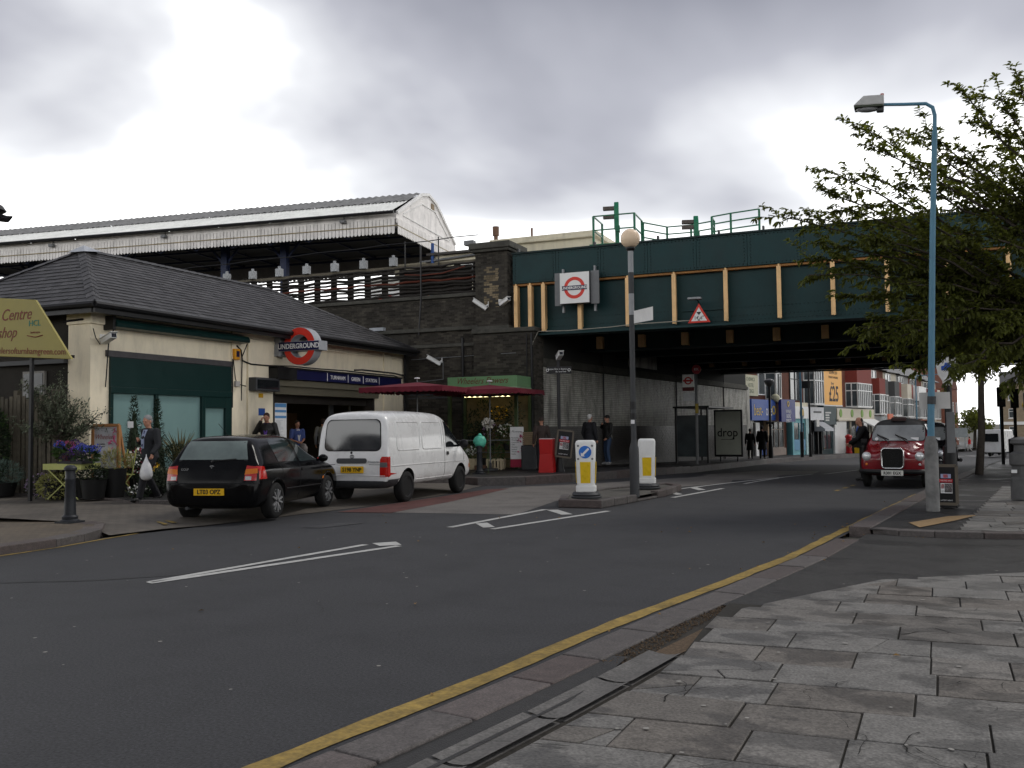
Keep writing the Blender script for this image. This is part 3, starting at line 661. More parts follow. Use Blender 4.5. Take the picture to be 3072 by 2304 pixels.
slates(E0, E1, [E0,E1,AQ,AP], Vector((1,0,-.6))); slates(E3, E0, [E3,E0,AP], Vector((0,-1,-.6))); 
sl_items.sort(key=lambda q: q[0].length)
sbulk = B()
for i, (p, u, v, n) in enumerate(sl_items):
    k = rnd.uniform(-.003,.003); t = .02+k
    vs = [p+n*t, p+u+n*(t+rnd.uniform(-.003,.003)), p+u+v+n*.004, p+v+n*.004, p+n*.002, p+u+n*.002]
    bb = sbulk if i >= 290 else B()
    bb.add(vs, [(0,1,2,3),(4,5,1,0),(1,5,2),(0,3,4)])
    if i < 290: bb.o('slate', slate, roof)
sbulk.o('slate_courses', slate, roof, kind='stuff')
def ridge(a, c, n0):
    n = int((c-a).length/.3); bb = B()
    d = (c-a)/n
    for i in range(n):
        p = a+d*i+Vector((0,0,.05)); q = p+d*1.05-Vector((0,0,.012)); s = d.cross(Vector((0,0,1))).normalized()*.15; dn = Vector((0,0,-.09))
        B().add([p+s+dn,p,p-s+dn,q+s+dn,q,q-s+dn],[(0,1,4,3),(1,2,5,4),(0,3,5,2)]).o('ridge_tile', slate, roof)
ridge(E0, AP, 0); ridge(AQ, AP, 0); ridge(E3, AP, 0); ridge(E1, AQ, 0)
fl = B(); fl.add([AP+Vector((-.3,-.25,-.08)),AP+Vector((.3,-.25,-.1)),AP+Vector((.28,.3,-.02)),AP+Vector((-.28,.3,-.02)),AP+Vector((0,0,.12))],[(0,1,4),(1,2,4),(2,3,4),(3,0,4)]); fl.o('lead_cap', zinc, roof)
fl = B()
fl.box(-18.3,-17.7,29.42,29.6,5.22,5.34)
fl.o('lead_flashing', zinc, roof)
g = B(); g.tube([(-16.2,14.85,4.38),(-16.2,29.4,4.36)],.075,8).tube([(-16.2,14.85,4.38),(-22.9,14.85,4.38)],.075,8); g.box(-16.34,-16.24,14.9,29.35,4.2,4.4).box(-22.9,-16.3,14.9,14.97,4.2,4.4); g.box(-16.75,-16.3,14.95,29.35,4.385,4.41); g.tube([(-16.65,29.2,4.3),(-16.7,29.25,4.0),(-16.72,29.28,.3)],.05,8); g.o('gutter', black, ST, smooth=40)

# CCTV camera builder
def cctv(loc, rz, label, tilt=-.35, wall=True, group=None):
    t = T('security_camera', label, 'camera', loc, rz, group)
    m = Matrix.Translation((0,-.28,-.05)) @ Matrix.Rotation(tilt, 4, 'X')
    b = B(m); b.box(-.07,.07,-.32,.24,-.06,.06); b.o('housing', white_pl, t, bevel=.012)
    b = B(m); b.box(-.085,.085,-.36,.26,.066,.08); b.o('sun_shield', white_pl, t, bevel=.005)
    b = B(m); b.box(-.055,.055,-.325,-.32,-.045,.045); b.o('lens_window', glass_d, t)
    b = B(); b.bar((0,-.12,-.08),(0,0,-.02),.04); 
    if wall: b.box(-.07,.07,-.015,.0,-.1,.08)
    b.o('bracket', white_pl, t)
    return t
cctv((FX+.02,15.62,3.72), R(70), 'white wall camera on the cream corner beneath the slate roof', -.2)

# projecting roundel
RS = T('roundel_sign', 'projecting red ring underground sign above the station name board', 'sign', (-15.95,22.05,3.98))
b = B(); ring(b, (0,-.16,0), .545, .33, .34); b.o('ring', [M('sign_grey_side', (.33,.34,.36), .4)], RS, smooth=35)
b = B(); ring(b, (0,-.168,0), .535, .335, .006); b.o('ring_face', red, RS)
b = B(); ring(b, (0,.184,0), .535, .335, .006); b.o('ring_face', red, RS)
b = B(); b.box(-.70,.70,-.20,.22,-.135,.135); b.o('bar', MATS['sign_grey_side'], RS, bevel=.01)
bf = B().box(-.69,.69,-.207,-.2,-.125,.125).o('bar_face', blue, RS); B().box(-.69,.69,.22,.227,-.125,.125).o('bar_face', blue, RS)
TX('UNDERGROUND', .2, white, bf, (0,-.209,-.005), sx=.92, bold=.004)
b = B(); b.box(-.98,-.64,-.2,.22,-.27,.27).box(-.84,-.69,-.05,.05,-.06,.06); b.o('bracket', MATS['sign_grey_side'], RS, bevel=.03)

# ------------------------------------------------------------------ brick abutment
AB = T('brick_abutment', 'sooty brown brick railway abutment with stone copings beside the bridge', 'wall')
b = B(); b.box(-36,-13.95,29.62,31.5,0,5.1).box(-13.95,-11.68,29.32,31.5,0,4.9).box(-36,-12.7,29.92,31.5,5.1,6.35)
b.o('wall', mortar, AB)
B().box(-47,-12.9,31.52,42,0,6.3).o('viaduct_fill', mortar, AB)
def bricks(parent, O, u, v, W, H, mat, n=None, skip=None, single=0, bw=.225, bh=.075, depth=.016, name='brickwork', jit=.004, kind='stuff'):
    O = Vector(O); u = Vector(u).normalized(); v = Vector(v).normalized(); n = Vector(n) if n else u.cross(v)
    bulk = B(); cnt = 0; r = 0; y = 0
    while y+bh*.6 < H:
        x = -(bw/2 if r%2 else 0)
        while x < W:
            x0, x1 = max(0, x)+.005, min(W, x+bw)-.005
            if x1-x0 > .03 and not (skip and skip((x0+x1)/2, y)):
                d = depth+rnd.uniform(-jit,jit); y1 = min(H, y+bh)-.005; p = [O+u*a+v*c for a, c in ((x0,y+.005),(x1,y+.005),(x1,y1),(x0,y1))]
                vs = p+[q+n*d for q in p]; fs = [(4,5,6,7),(0,1,5,4),(1,2,6,5),(2,3,7,6),(3,0,4,7)]
                if cnt < single: B().add(vs, fs).o('brick', mat, parent)
                else: bulk.add(vs, fs)
                cnt += 1
            x += bw
        y += bh; r += 1
    if bulk.v: bulk.o(name, mat, parent, kind=kind)
N = (0,-1,0)
bricks(AB, (-16.75,29.62,.22), (1,0,0), (0,0,1), 2.8, 4.85, brick, N)
bricks(AB, (-13.95,29.32,.22), (1,0,0), (0,0,1), 2.27, 4.6, brick, N)
bricks(AB, (-24,29.92,5.2), (1,0,0), (0,0,1), 9.95, 1.1, brick, N)
bricks(AB, (-11.68,29.32,.22), (0,1,0), (0,0,1), .85, 4.6, brick, (1,0,0))
b = B(); b.box(-36,-13.9,29.48,30.1,5.08,5.22).box(-14.0,-11.6,29.2,29.95,4.88,5.03).box(-36,-13.9,29.54,29.9,4.5,4.62).box(-36,-14.0,29.8,30.6,6.33,6.46).box(-14.1,-12.65,29.45,30.2,5.03,5.16)
b.o('coping', coping, AB, bevel=.02)
for q, r_ in (((-14.5,29.55),.05),((-11.72,29.22),.045),((-11.92,29.26),.02)): B().tube([(*q,4.8),(*q,.25)],r_,8).o('drain_pipe', black, AB)
B().tube([(-16.6,29.56,3.25),(-15.3,29.56,3.35),(-15.3,29.56,4.0)],.015,5).o('cable', greyp, AB); B().tube([(-16.6,29.56,4.1),(-14.2,29.56,4.15),(-12.3,29.2,4.15)],.012,5).o('cable', greyp, AB)
# upper pier: bricks singly
PR = T('brick_pier', 'brick pier with heavy stone cap at the end of the bridge girder', 'pier')
b = B(); b.box(-13.98,-12.74,29.57,30.9,5.1,7.8); b.o('core', mortar, PR)
bricks(PR, (-13.98,29.57,5.16), (1,0,0), (0,0,1), 1.24, 2.64, brick, N, skip=lambda x, y: .3 < x < .95 and .6 < y < 2.15, single=230)
bricks(PR, (-12.74,29.57,5.16), (0,1,0), (0,0,1), 1.3, 2.64, brick, (1,0,0))
b = B(); b.box(-14.1,-12.62,29.42,31.0,7.8,7.9).box(-14.16,-12.56,29.36,31.05,7.9,8.13); b.o('cap_stone', coping, PR, bevel=.03)
pb2 = M('panel_brick', (.17,.135,.085), .9, var=.45, vs=4, isl=.25, dirt=.4)
bricks(PR, (-13.66,29.575,5.78), (1,0,0), (0,0,1), .6, 1.5, pb2, N, depth=.006, name='recessed_panel')
cctv((-13.45,29.5,5.95), R(-60), 'white camera on the brick pier pointing down toward the station', -.6)
cctv((-13.0,29.5,6.0), R(55), 'white camera on the brick pier pointing along the bridge', -.25)
cctv((-15.35,29.58,4.05), R(-50), 'white camera low on the sooty brick abutment above the flower kiosk', -.5)

# cable rack along the viaduct
CR = T('cable_rack', 'dark timber cable rack with running cables along the viaduct edge', 'cable rack')
tim = M('tarred_timber', (.028,.025,.022), .85, var=.4, vs=5)
B().box(-17.2,-14.3,29.93,29.97,6.5,7.5).o('boarding', tim, CR)
for i in range(16): B().box(-25.64+i*.76,-25.40+i*.76,29.9,29.98,6.4,7.62+.04*math.sin(i)).o('post', tim, CR)
for k, z in enumerate((6.52,6.64,6.78,6.9,7.02,7.14,7.26,7.4,7.55)):
    pts = [(-26+i*.5, 29.86-.03*(k%2), z+.02*math.sin(i*1.3+k*2)+(-.03 if i%2 else 0)) for i in range(25)]
    B().tube(pts, .042 if k%3 else .06, 6).o('cable', M('cable_rust', (.11,.03,.018), .7) if k in (4,) else tim, CR, smooth=60)
B().tube([(-17,29.83,7.3),(-16.2,29.8,7.22),(-15.4,29.8,7.24),(-14.5,29.8,7.42)],.025,6).o('cable', MATS['cable_rust'], CR)
B().box(-26,-14.1,29.88,29.96,7.56,7.66).o('top_rail', wood, CR)
for x in (-25.3,-24,-22.7,-21.4,-20.1,-18.8,-17.5): 
    t = B(); t.box(x-.13,x+.13,29.75,29.95,7.66,7.98).box(x-.04,x+.04,29.8,29.9,7.98,8.08); t.o('junction_box', galv, CR, bevel=.01)
b = B(); pts = [(-30+i, 29.85, 8.35-.02*(i%3)+.012*i) for i in range(17)]; b.tube(pts,.018,5); b.bar((-17,29.85,7.5),(-17,29.85,8.55),.035).bar((-15.6,29.85,7.5),(-15.6,29.85,8.6),.035); b.tube([(-16.2,29.6,8.3),(-16.2,29.6,6.3),(-16.25,29.5,5.0)],.03,6); b.o('wire', black, CR)
b = B(); b.box(-14.5,-14.12,29.7,29.95,8.15,8.33); b.o('floodlight', greyp, CR, bevel=.02)

# ------------------------------------------------------------------ wall under the bridge (white glazed brick over a dark dado)
UA = math.atan2(2.78,26.7)
UW = T('glazed_brick_wall', 'stained white glazed brick wall with dark dado under the bridge', 'wall', (-11.68,30.17,0), -UA)
b = B(); b.box(-1.2,-.016,0,26.9,-.9,5.4); b.o('wall_core', mortar_d, UW)
bricks(UW, (-.016,0,1.6), (0,1,0), (0,0,1), 26.9, 2.12, brick_w, (1,0,0), name='white_brickwork')
bricks(UW, (-.016,0,-.8), (0,1,0), (0,0,1), 26.9, 2.4, brick_k, (1,0,0), name='dado_brickwork')
b = B(); b.box(-.1,.12,0,26.9,3.72,3.9).box(-.1,.05,0,26.9,3.9,4.0); b.o('ledge', coping, UW)
b = B()
for y in (5.2,14.0,22.0): B().tube([(.04,y,4.6),(.04,y,-.4)],.032,8).o('drain_pipe', black, UW)
b = B(); b.box(-.02,.03,8.0,11.4,4.15,4.75); b.o('pale_panel', brick_w, UW)
b = B(); b.box(-1.2,.02,26.9,27.6,-.9,3.9); b.o('end_pier', brick_w, UW, bevel=.03)

# ------------------------------------------------------------------ bridge
BR = T('railway_bridge', 'dark green plate girder railway bridge with ochre stiffeners spanning the road', 'bridge')
XA, XB = -12.62, 9.0
b = B(); b.box(XA,XB,30.0,30.06,4.94,6.62); b.o('girder_web', green, BR)
for i in range(14):
    x0 = XA+.02+i*1.62; B().box(x0,min(x0+1.612,XB),29.72,30.3,6.62,7.66).o('parapet_plate', green, BR, bevel=.008)
B().box(XA+.03,XB,29.76,30.26,6.65,7.64).o('parapet_backing', green_d, BR)
b = B(); b.box(XA,XB,29.66,30.36,7.66,7.72); b.o('top_flange', green_d, BR)
b = B(); b.box(XA+1,XB,29.62,30.45,4.76,4.82).box(XA+1,XB,29.94,30.0,4.82,5.0); b.o('bottom_flange', green, BR)
b = B(); b.box(XA,XB,29.80,29.99,6.545,6.612); b.o('shelf_angle', orange_d, BR)
stx = [-12.47,-11.94,-11.44,-10.12,-8.44,-6.87,-5.2,-3.55,-1.96,-.42,1.18,2.8,4.4,6.0,7.6]
for x in stx:
    z0 = 5.06 if x < -11.6 else 4.9
    t = B(); t.box(x-.065,x+.065,29.64,29.665,z0,6.53).box(x-.015,x+.015,29.665,29.998,z0,6.53).box(x-.025,x+.025,29.66,29.72,6.53,6.6); t.o('stiffener', orange, BR)
rv = B()
def rivet(x, y, z, r=.028, n=(0,-1,0)):
    N_ = Vector(n); a = Vector((1,0,0)) if abs(n[0]) < .5 else Vector((0,1,0)); c = N_.cross(a); p = Vector((x,y,z))
    rv.add([p+a*r,p+c*r,p-a*r,p-c*r,p+N_*r*.7],[(0,1,4),(1,2,4),(2,3,4),(3,0,4)])
x = XA+.06
while x < 6:
    rivet(x,29.72,6.69); rivet(x,29.72,7.6); rivet(x,30.0,5.35,.024); rivet(x,29.94,4.93,.022); rivet(x+.05,30.0,5.08,.022); x += .12
for i in range(13):
    x0 = XA+.02+i*1.62
    for k in range(9):
        rivet(x0+.1,29.72,6.78+k*.1); rivet(x0+1.52,29.72,6.78+k*.1)
rv.o('rivet_rows', green_d, BR, kind='stuff')
b = B()
for x in (-12.4,-9.6,-7.4,-5.4,-4.0,-2.6,-1.2,.4,2.0): b.box(x-.03,x+.03,29.75,29.9,7.72,7.86)
b.o('fixing_lug', greyd, BR)
pale_deck = M('deck_underside', (.72,.71,.69), .8, var=.3, vs=1.5, dirt=.4)
b = B(); b.box(XA-1,XB+2,30.06,52.4,5.42,5.6); b.o('deck_soffit', pale_deck, BR)
for j in range(16):
    x = -12.4+1.36*j; t = B(); t.box(x-.5,x+.30,30.3,52,5.12,5.415); t.o('cross_girder', green_d, BR)
for Y in (33.6,37.0,42.0,47.0,52.0):
    t = B(); t.box(XA-.6,XB,Y-.03,Y+.03,4.5,7.0 if Y > 51 else 5.415).box(XA-.6,XB,Y-.26,Y+.26,4.42,4.48); t.o('inner_girder', green_d, BR)
    if Y in (33.6,47.0):
        for x in range(12):
            xx = -10.6+1.62*x; B().box(xx-.12,xx+.12,Y-.30,Y-.03,4.52,4.98).o('stiffener', orange, BR)
wire = B(); wire.tube([(-12.0,29.55,3.2),(-11.85,29.4,3.5),(-11.7,29.3,4.5),(-11.6,29.55,4.88),(-10.5,29.58,4.86),(-9,29.58,4.9),(-8.2,29.58,4.95),(-6,29.6,4.97)],.014,5); wire.o('cable', M('pale_cable', (.35,.33,.28), .6), BR)
b = B(); b.box(6.5,9.5,29.6,52,-.5,5.4); b.o('abutment_core', brick, BR)
# roundel box on the bridge
RB = T('roundel_box_sign', 'square white box sign with underground roundel hung on the bridge girder', 'sign', (-10.16,29.3,6.26))
b = B(); b.box(-.53,.53,-.02,.3,-.53,.53); b.o('box', greyd, RB, bevel=.02)
pf = B().box(-.52,.52,-.03,-.02,-.52,.52).o('face', M('sign_white', (.74,.74,.72), .35, var=.04), RB)
b = B(); ring(b, (0,-.037,0), .37, .26, .006); b.o('ring', red, pf)
bb = B().box(-.44,.44,-.046,-.034,-.075,.075).o('bar', blue, pf)
TX('UNDERGROUND', .125, white, bb, (0,-.049,-.005), sx=.94, bold=.003)
for x0, x1 in ((-.76,-.53),(.53,.82)): B().box(x0,x1,.12,.16,-.56,.56).o('wing_plate', greyp, RB)
b = B(); b.box(-.56,-.5,.3,.42,-.78,.72).box(.58,.64,.3,.42,-.78,.76); b.o('hanger', galv, RB)
# clearance sign
HS = T('height_limit_sign', 'red triangle height limit sign on the green bridge girder', 'sign', (-6.04,29.55,4.86))
def tri(r0, y0, y1, b, cz): b.prism([(r0*math.cos(R(a)), y0, cz+r0*math.sin(R(a))) for a in (90,210,330)], (0,y1-y0,0))
b = B(); tri(.42,-.03,0,b,.22); b.o('border', red, HS, bevel=.012); b = B(); tri(.29,-.036,-.031,b,.215); wf_ = b.o('face', MATS['sign_white'], HS)
TX("14'-6\"", .155, black, wf_, (0,-.04,.165), sx=.85, bold=.002)
b = B(); b.prism([(-.085,-.04,.36),(.085,-.04,.36),(0,-.04,.255)],(0,.002,0)); b.prism([(-.045,-.04,.08),(.045,-.04,.08),(0,-.04,.135)],(0,.002,0)); b.o('arrow', black, wf_)
b = B(); b.box(-.3,.12,-.32,-.05,.74,.81); b.o('lamp_hood', galv, HS, bevel=.015)
b = B(); b.bar((-.05,-.1,.78),(0,.2,.62),.03).box(-.65,.75,.38,.42,.45,.5); b.o('fixing_bar', green, HS)
# ------------------------------------------------------------------ platform canopy on the viaduct
PA = math.atan2(.117,.993)
CP = T('platform_canopy', 'long white platform canopy with scalloped valance and grey corrugated roof', 'canopy', (-20.12,34.5,0), PA)
L = 27.0
vala = M('valance_white', (.80,.77,.74), .5, var=.16, vs=3, streak=.3)
gprof = [(0,10.95),(2.87,12.42),(3.75,12.62),(4.7,12.42),(7.4,10.95)]
def corr(x0, x1, t0, z0, t1, z1, pitch, amp, mat, name):
    n = int((x1-x0)/pitch*4); b = B(); vs = []
    for i in range(n+1):
        x = x0+(x1-x0)*i/n; d = amp*math.sin(2*math.pi*(x-x0)/pitch); vs += [(x,t0,z0+d),(x,t1,z1+d)]
    b.add(vs, [(2*i,2*i+2,2*i+3,2*i+1) for i in range(n)]); return b.o(name, mat, CP, smooth=70)
sheet_w = M('corrugated_white', (.86,.87,.82), .4, var=.1, vs=2, streak=.2)
sheet_g = M('corrugated_grey', (.20,.20,.195), .6, var=.25, vs=1.5, streak=.4)
for i in range(9):
    x0 = -L+i*3.0; corr(x0+.01, x0+2.99, -.35, 10.98, 1.4, 11.8, .17, .028, sheet_w, 'roof_sheet')
    corr(x0+.01, x0+2.99, 1.3, 11.80, 2.87, 12.52, .34, .03, sheet_g, 'roof_sheet')
    corr(x0+.01, x0+2.99, 3.75, 12.6, 7.7, 10.9, .34, .03, sheet_g, 'roof_sheet')
    corr(x0+.01, x0+2.99, 2.87, 12.5, 3.75, 12.66, .34, .03, sheet_g, 'roof_sheet')
b = B(); b.tube([(-L,-.4,10.96),(.1,-.4,10.9)],.07,8); b.o('gutter', black, CP)
b = B(); b.prism([(0,t,z) for t, z in gprof]+[(0,7.4,10.55),(0,0,10.55)], (.06,0,0)); b.o('gable_board', vala, CP)
b = B()
for i in range(len(gprof)-1): b.bar((.08,gprof[i][0],gprof[i][1]),(.08,gprof[i+1][0],gprof[i+1][1]),.1,.14)
for t0, z0, t1, z1 in ((.7,11.05,2.9,12.0),(2.9,12.0,4.6,12.0),(4.6,12.0,6.6,11.0),(.7,10.98,6.6,10.95)): b.bar((.075,t0,z0),(.075,t1,z1),.03,.05)
b.o('barge_board', white, CP)
b = B(); b.box(.06,.1,4.1,4.45,12.02,12.3); b.o('vent_louvre', M('louvre_tan', (.25,.19,.12), .7), CP)
b = B(); b.box(-L,0.06,-.04,0,10.68,10.93).box(.06,.1,-.04,7.4,10.5,10.7); b.o('fascia_board', vala, CP)
b = B(); b.box(-L,.02,-.025,0,10.3,10.68).box(.02,.06,0,7.4,10.3,10.5); b.o('valance_backing', M('valance_backing', (.20,.19,.18), .7), CP)
b = B(); b.box(-L,.1,-.1,-.04,10.36,10.40).box(.105,.13,0,7.4,10.36,10.40); b.o('valance_rail', M('rail_tan', (.32,.27,.17), .6), CP)
def vboard(x, y, ang, zt, zb, w=.15, mat=None):
    p = [(-w/2,zt),(-w/2,zb+.07),(-w*.3,zb+.02),(0,zb),(w*.3,zb+.02),(w/2,zb+.07),(w/2,zt)]
    b = B(); b.prism([(q[0],0,q[1]) for q in p], (0,.025,0)); o = b.o('valance_board', mat or vala, CP); return o
proto = vboard(0,0,0,10.70,10.02)
proto.location = (-.09,-.06,0)
def cpy(src, loc, rz=0):
    c = src.copy(); COL.objects.link(c); c.location = loc; c.rotation_euler.z = rz; return c
for i in range(1,152): cpy(proto, (-.09-i*.177,-.06,rnd.uniform(-.006,.006)))
for i in range(41): cpy(proto, (.12,.1+i*.178,rnd.uniform(-.006,.006)), R(90))
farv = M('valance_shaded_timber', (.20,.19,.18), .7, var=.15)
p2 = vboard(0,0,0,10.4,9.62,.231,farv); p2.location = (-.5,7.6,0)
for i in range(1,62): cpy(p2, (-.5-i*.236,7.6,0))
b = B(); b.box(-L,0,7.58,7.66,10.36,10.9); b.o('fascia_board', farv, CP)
navy = M('navy_steel', (.012,.018,.05), .5, var=.2)
b = B()
for i in range(14):
    x = -.4-i*1.95
    b.bar((x,.1,10.5),(x,7.4,10.5),.07).bar((x,.2,10.55),(x,3.7,12.2),.06).bar((x,7.3,10.55),(x,3.7,12.2),.06)
    for k in range(7): b.bar((x,.3+k,10.5),(x,.8+k,10.5+min(k+.8,6.7-k)*.4),.045)
for t in (.25,2.6,4.8,7.2): b.bar((-L,t,10.45),(0,t,10.45),.09)
for i in range(13):
    for t in (.25,): b.bar((-.4-i*1.95,t,10.0),(-1.4-i*1.95,t,10.45),.06).bar((-2.35-i*1.95,t,10.0),(-1.4-i*1.95,t,10.45),.06)
b.o('roof_truss', navy, CP)
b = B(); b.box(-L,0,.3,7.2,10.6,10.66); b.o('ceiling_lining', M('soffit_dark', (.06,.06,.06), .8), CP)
for x in (-9.6,-6.4,-15.5,-21):
    t = B(); t.box(x-.16,x+.16,1.6,1.9,6.6,10.5).bar((x-.8,1.75,10.4),(x,1.75,9.5),.09).bar((x+.8,1.75,10.4),(x,1.75,9.5),.09); t.o('column', M('column_blue', (.008,.016,.055), .45), CP)
for x in (-2.4,-11.6,-18): 
    t = B(); t.box(x-.12,x+.12,-.3,-.08,10.62,10.76).bar((x,-.1,10.8),(x,-.1,10.95),.05); t.o('floodlight', greyp, CP, bevel=.02)
t = B(); t.box(-L,-1.2,1.0,7.0,6.35,6.6); t.o('platform_slab', conc, CP)
# platform name roundel
PS = T('platform_name_sign', 'platform name roundel seen through the cable rack', 'sign', (-21.05,35.2,7.2), PA)
B().box(-.9,1.0,0,.06,-.8,.75).o('panel', MATS['sign_white'], PS); b = B(); ring(b,(0,-.02,-.15),.5,.33,.015); b.o('ring', red, PS); q = B().box(-.65,.65,-.035,-.02,-.24,-.06).o('bar', blue, PS); TX('TURNHAM GREEN',.12,white,q,(0,-.038,-.15))
B().box(-.9,1.0,-.01,.05,.75,1.1).o('header', M('notice_yellowgrey', (.42,.41,.37), .6), PS)
for x, c in ((-18.9,(.50,.09,.02)),(-18.3,(.02,.06,.09))):
    o = B().box(-.2,.2,0,.3,0,1.7).o('platform_cabinet', M('cabinet_%d' % int(c[0]*100), c, .5), loc=(x,34.6,6.05), rz=PA)
    tag(o, 'narrow orange cabinet on the platform behind the cable rack' if c[0] > .3 else 'narrow teal cabinet on the platform behind the cable rack', 'cabinet')

# platform building
PBd = T('platform_building', 'flat roofed cream platform building above the bridge parapet', 'building', (-19.2,36.2,6.4), 0)
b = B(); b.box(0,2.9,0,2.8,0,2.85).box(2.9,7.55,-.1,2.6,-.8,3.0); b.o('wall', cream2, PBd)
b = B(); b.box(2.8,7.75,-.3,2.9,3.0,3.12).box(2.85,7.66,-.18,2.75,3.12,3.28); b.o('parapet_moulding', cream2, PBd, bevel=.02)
b = B(); b.box(-.2,2.8,-.25,3,2.85,2.95).prism([(-.2,.6,2.95),(2.9,.6,2.95),(2.9,.6,3.1),(-.2,.6,3.08)],(0,2,0)); b.o('roof_edge', M('felt_edge', (.07,.065,.06), .8), PBd)
w = B(); w.box(1.25,1.3,-.05,.02,1.6,2.35).box(1.75,1.8,-.05,.02,1.6,2.35).box(2.25,2.3,-.05,.02,1.6,2.35).box(1.25,2.3,-.05,.02,2.3,2.36).box(1.25,2.3,-.05,.02,1.6,1.66); wd = w.o('window', upvc, PBd)
for x in (1.3,1.8): B().box(x,x+.45,-.02,-.01,1.66,2.3).o('pane', glass_w, wd)
b = B(); b.tube([(2.95,.3,3.0),(2.95,.3,3.55)],.09,10).tube([(2.95,.3,3.55),(2.95,.3,3.95)],.14,10); b.o('vent_pipe', M('rust_pipe', (.16,.09,.06), .7), PBd)
b = B(); b.tube([(4.6,.4,3.2),(4.6,.4,3.75)],.05,8); b.o('vent_pipe', MATS['rust_pipe'], PBd)
b = B(); b.tube([(.05,-.12,0.3),(.05,-.12,3.4)],.075,8); b.o('drain_pipe', M('pipe_blue', (.02,.07,.24), .45), PBd)
b = B(); b.tube([(-.6,-.12,2.6),(2.5,-.12,2.75),(2.6,-.12,2.9)],.05,8).tube([(-.4,-.1,2.45),(1.0,-.1,2.5)],.03,6); b.o('pipe_run', greyp, PBd)
b = B(); b.box(-1.6,-.1,-.6,2,0,2.5); b.o('dark_recess', M('recess_tan', (.20,.18,.13), .8), PBd)

# signal gantry with railings
SG = T('signal_gantry', 'green steel signal gantry with railings above the bridge parapet', 'gantry', (-9.7,32.2,7.12), R(4))
gp = M('gantry_green', (.012,.13,.065), .4, var=.15)
b = B(); b.box(-.7,1.0,-.6,.8,.95,1.03).box(.6,3.4,.8,1.9,1.07,1.15); b.o('walkway', gp, SG)
b = B()
def rail(pts, z0, z1, n):
    for (a, c) in zip(pts, pts[1:]):
        for k in range(n): b.bar((a[0],a[1],z0+(z1-z0)*(k+1)/n),(c[0],c[1],z0+(z1-z0)*(k+1)/n),.042)
    for a in pts: b.bar((a[0],a[1],z0-.1),(a[0],a[1],z1),.075)
rail([(-.55,.8),(-.55,-.55),(.95,-.55),(.95,.8)], 1.03, 2.05, 2); rail([(1.0,.8),(1.7,1.9),(2.6,1.9),(3.5,1.5),(3.5,.8),(4.2,.5),(5.2,.2)], 1.15, 1.98, 3)
b.o('railing', gp, SG)
b = B(); b.bar((.0,0,-1.5),(0,0,.95),.12).bar((1.5,1,-1.5),(1.5,1,1.07),.12).bar((3.0,1,-1.5),(3.0,1,1.07),.12).bar((.8,-.4,.9),(1.6,.6,.1),.08); b.o('gantry_leg', gp, SG)
def signal(loc, rz, label, h=1.0, post=.8):
    t = T('railway_signal', label, 'signal', loc, rz)
    b = B(); b.prism([(-.11,-.05,0),(.11,-.05,0),(.12,-.05,h),(0,-.05,h+.24),(-.12,-.05,h)], (0,.17,0)); b.o('backboard', M('signal_green', (.015,.17,.085), .4), t, bevel=.02)
    for z in (h*.55,h*.95): B().prism([(-.1,-.45,z-.02),(.1,-.45,z-.02),(.1,-.45,z+.1),(-.1,-.45,z+.1)], (0,.4,0)).o('hood', M('signal_hood', (.09,.075,.065), .6), t)
    b = B(); b.cyl((0,.05,-post),(0,.05,.1),.08); b.box(-.12,.12,-.02,.15,-.1,.12); b.o('post', gp, t)
    return t
signal((-9.55,32.2,8.75), R(-78), 'tall green railway signal with two hoods standing on the gantry platform', .78, .7)
signal((-6.62,32.0,8.22), R(-72), 'green railway signal with two hoods standing just behind the bridge parapet', .46, 2.6)
b = B(); b.prism([(-1.3,0,-15.6),(1.6,0,-15.6),(1.6,0,0),(0,0,1.55),(-1.3,0,0)],(0,6,0)); hg = b.o('gable_house', M('dark_gable', (.075,.055,.045), .85, var=.3), loc=(-13.2,70,14.6)); tag(hg, 'dark brick gable rising behind the railway gantry', 'house')
# ------------------------------------------------------------------ vehicles
def loft(stations, sub=2):
    """stations: (x, [(y,z)...half ring from bottom centre to top centre]) -> smooth closed mesh"""
    b = B(); rings = []
    for x, pts in stations:
        full = [(x, y, z) for y, z in pts]+[(x, -y, z) for y, z in reversed(pts[1:-1])]
        n0 = len(b.v); b.v += full; rings.append((n0, len(full)))
    n = rings[0][1]
    for (a, _), (c, _) in zip(rings, rings[1:]):
        for j in range(n): b.f.append((a+j, a+(j+1)%n, c+(j+1)%n, c+j)); b.mi.append(0)
    b.f.append(tuple(rings[0][0]+j for j in range(n-1,-1,-1))); b.f.append(tuple(rings[-1][0]+j for j in range(n))); b.mi += [0,0]
    me = bpy.data.meshes.new('tmp'); me.from_pydata(b.v, [], b.f); me.update()
    bm = bmesh.new(); bm.from_mesh(me); bmesh.ops.recalc_face_normals(bm, faces=bm.faces); bm.to_mesh(me); bm.free()
    ob = bpy.data.objects.new('tmp', me); COL.objects.link(ob)
    s = ob.modifiers.new('s', 'SUBSURF'); s.levels = sub; s.render_levels = sub
    r = baked(ob); bpy.data.objects.remove(ob); return r
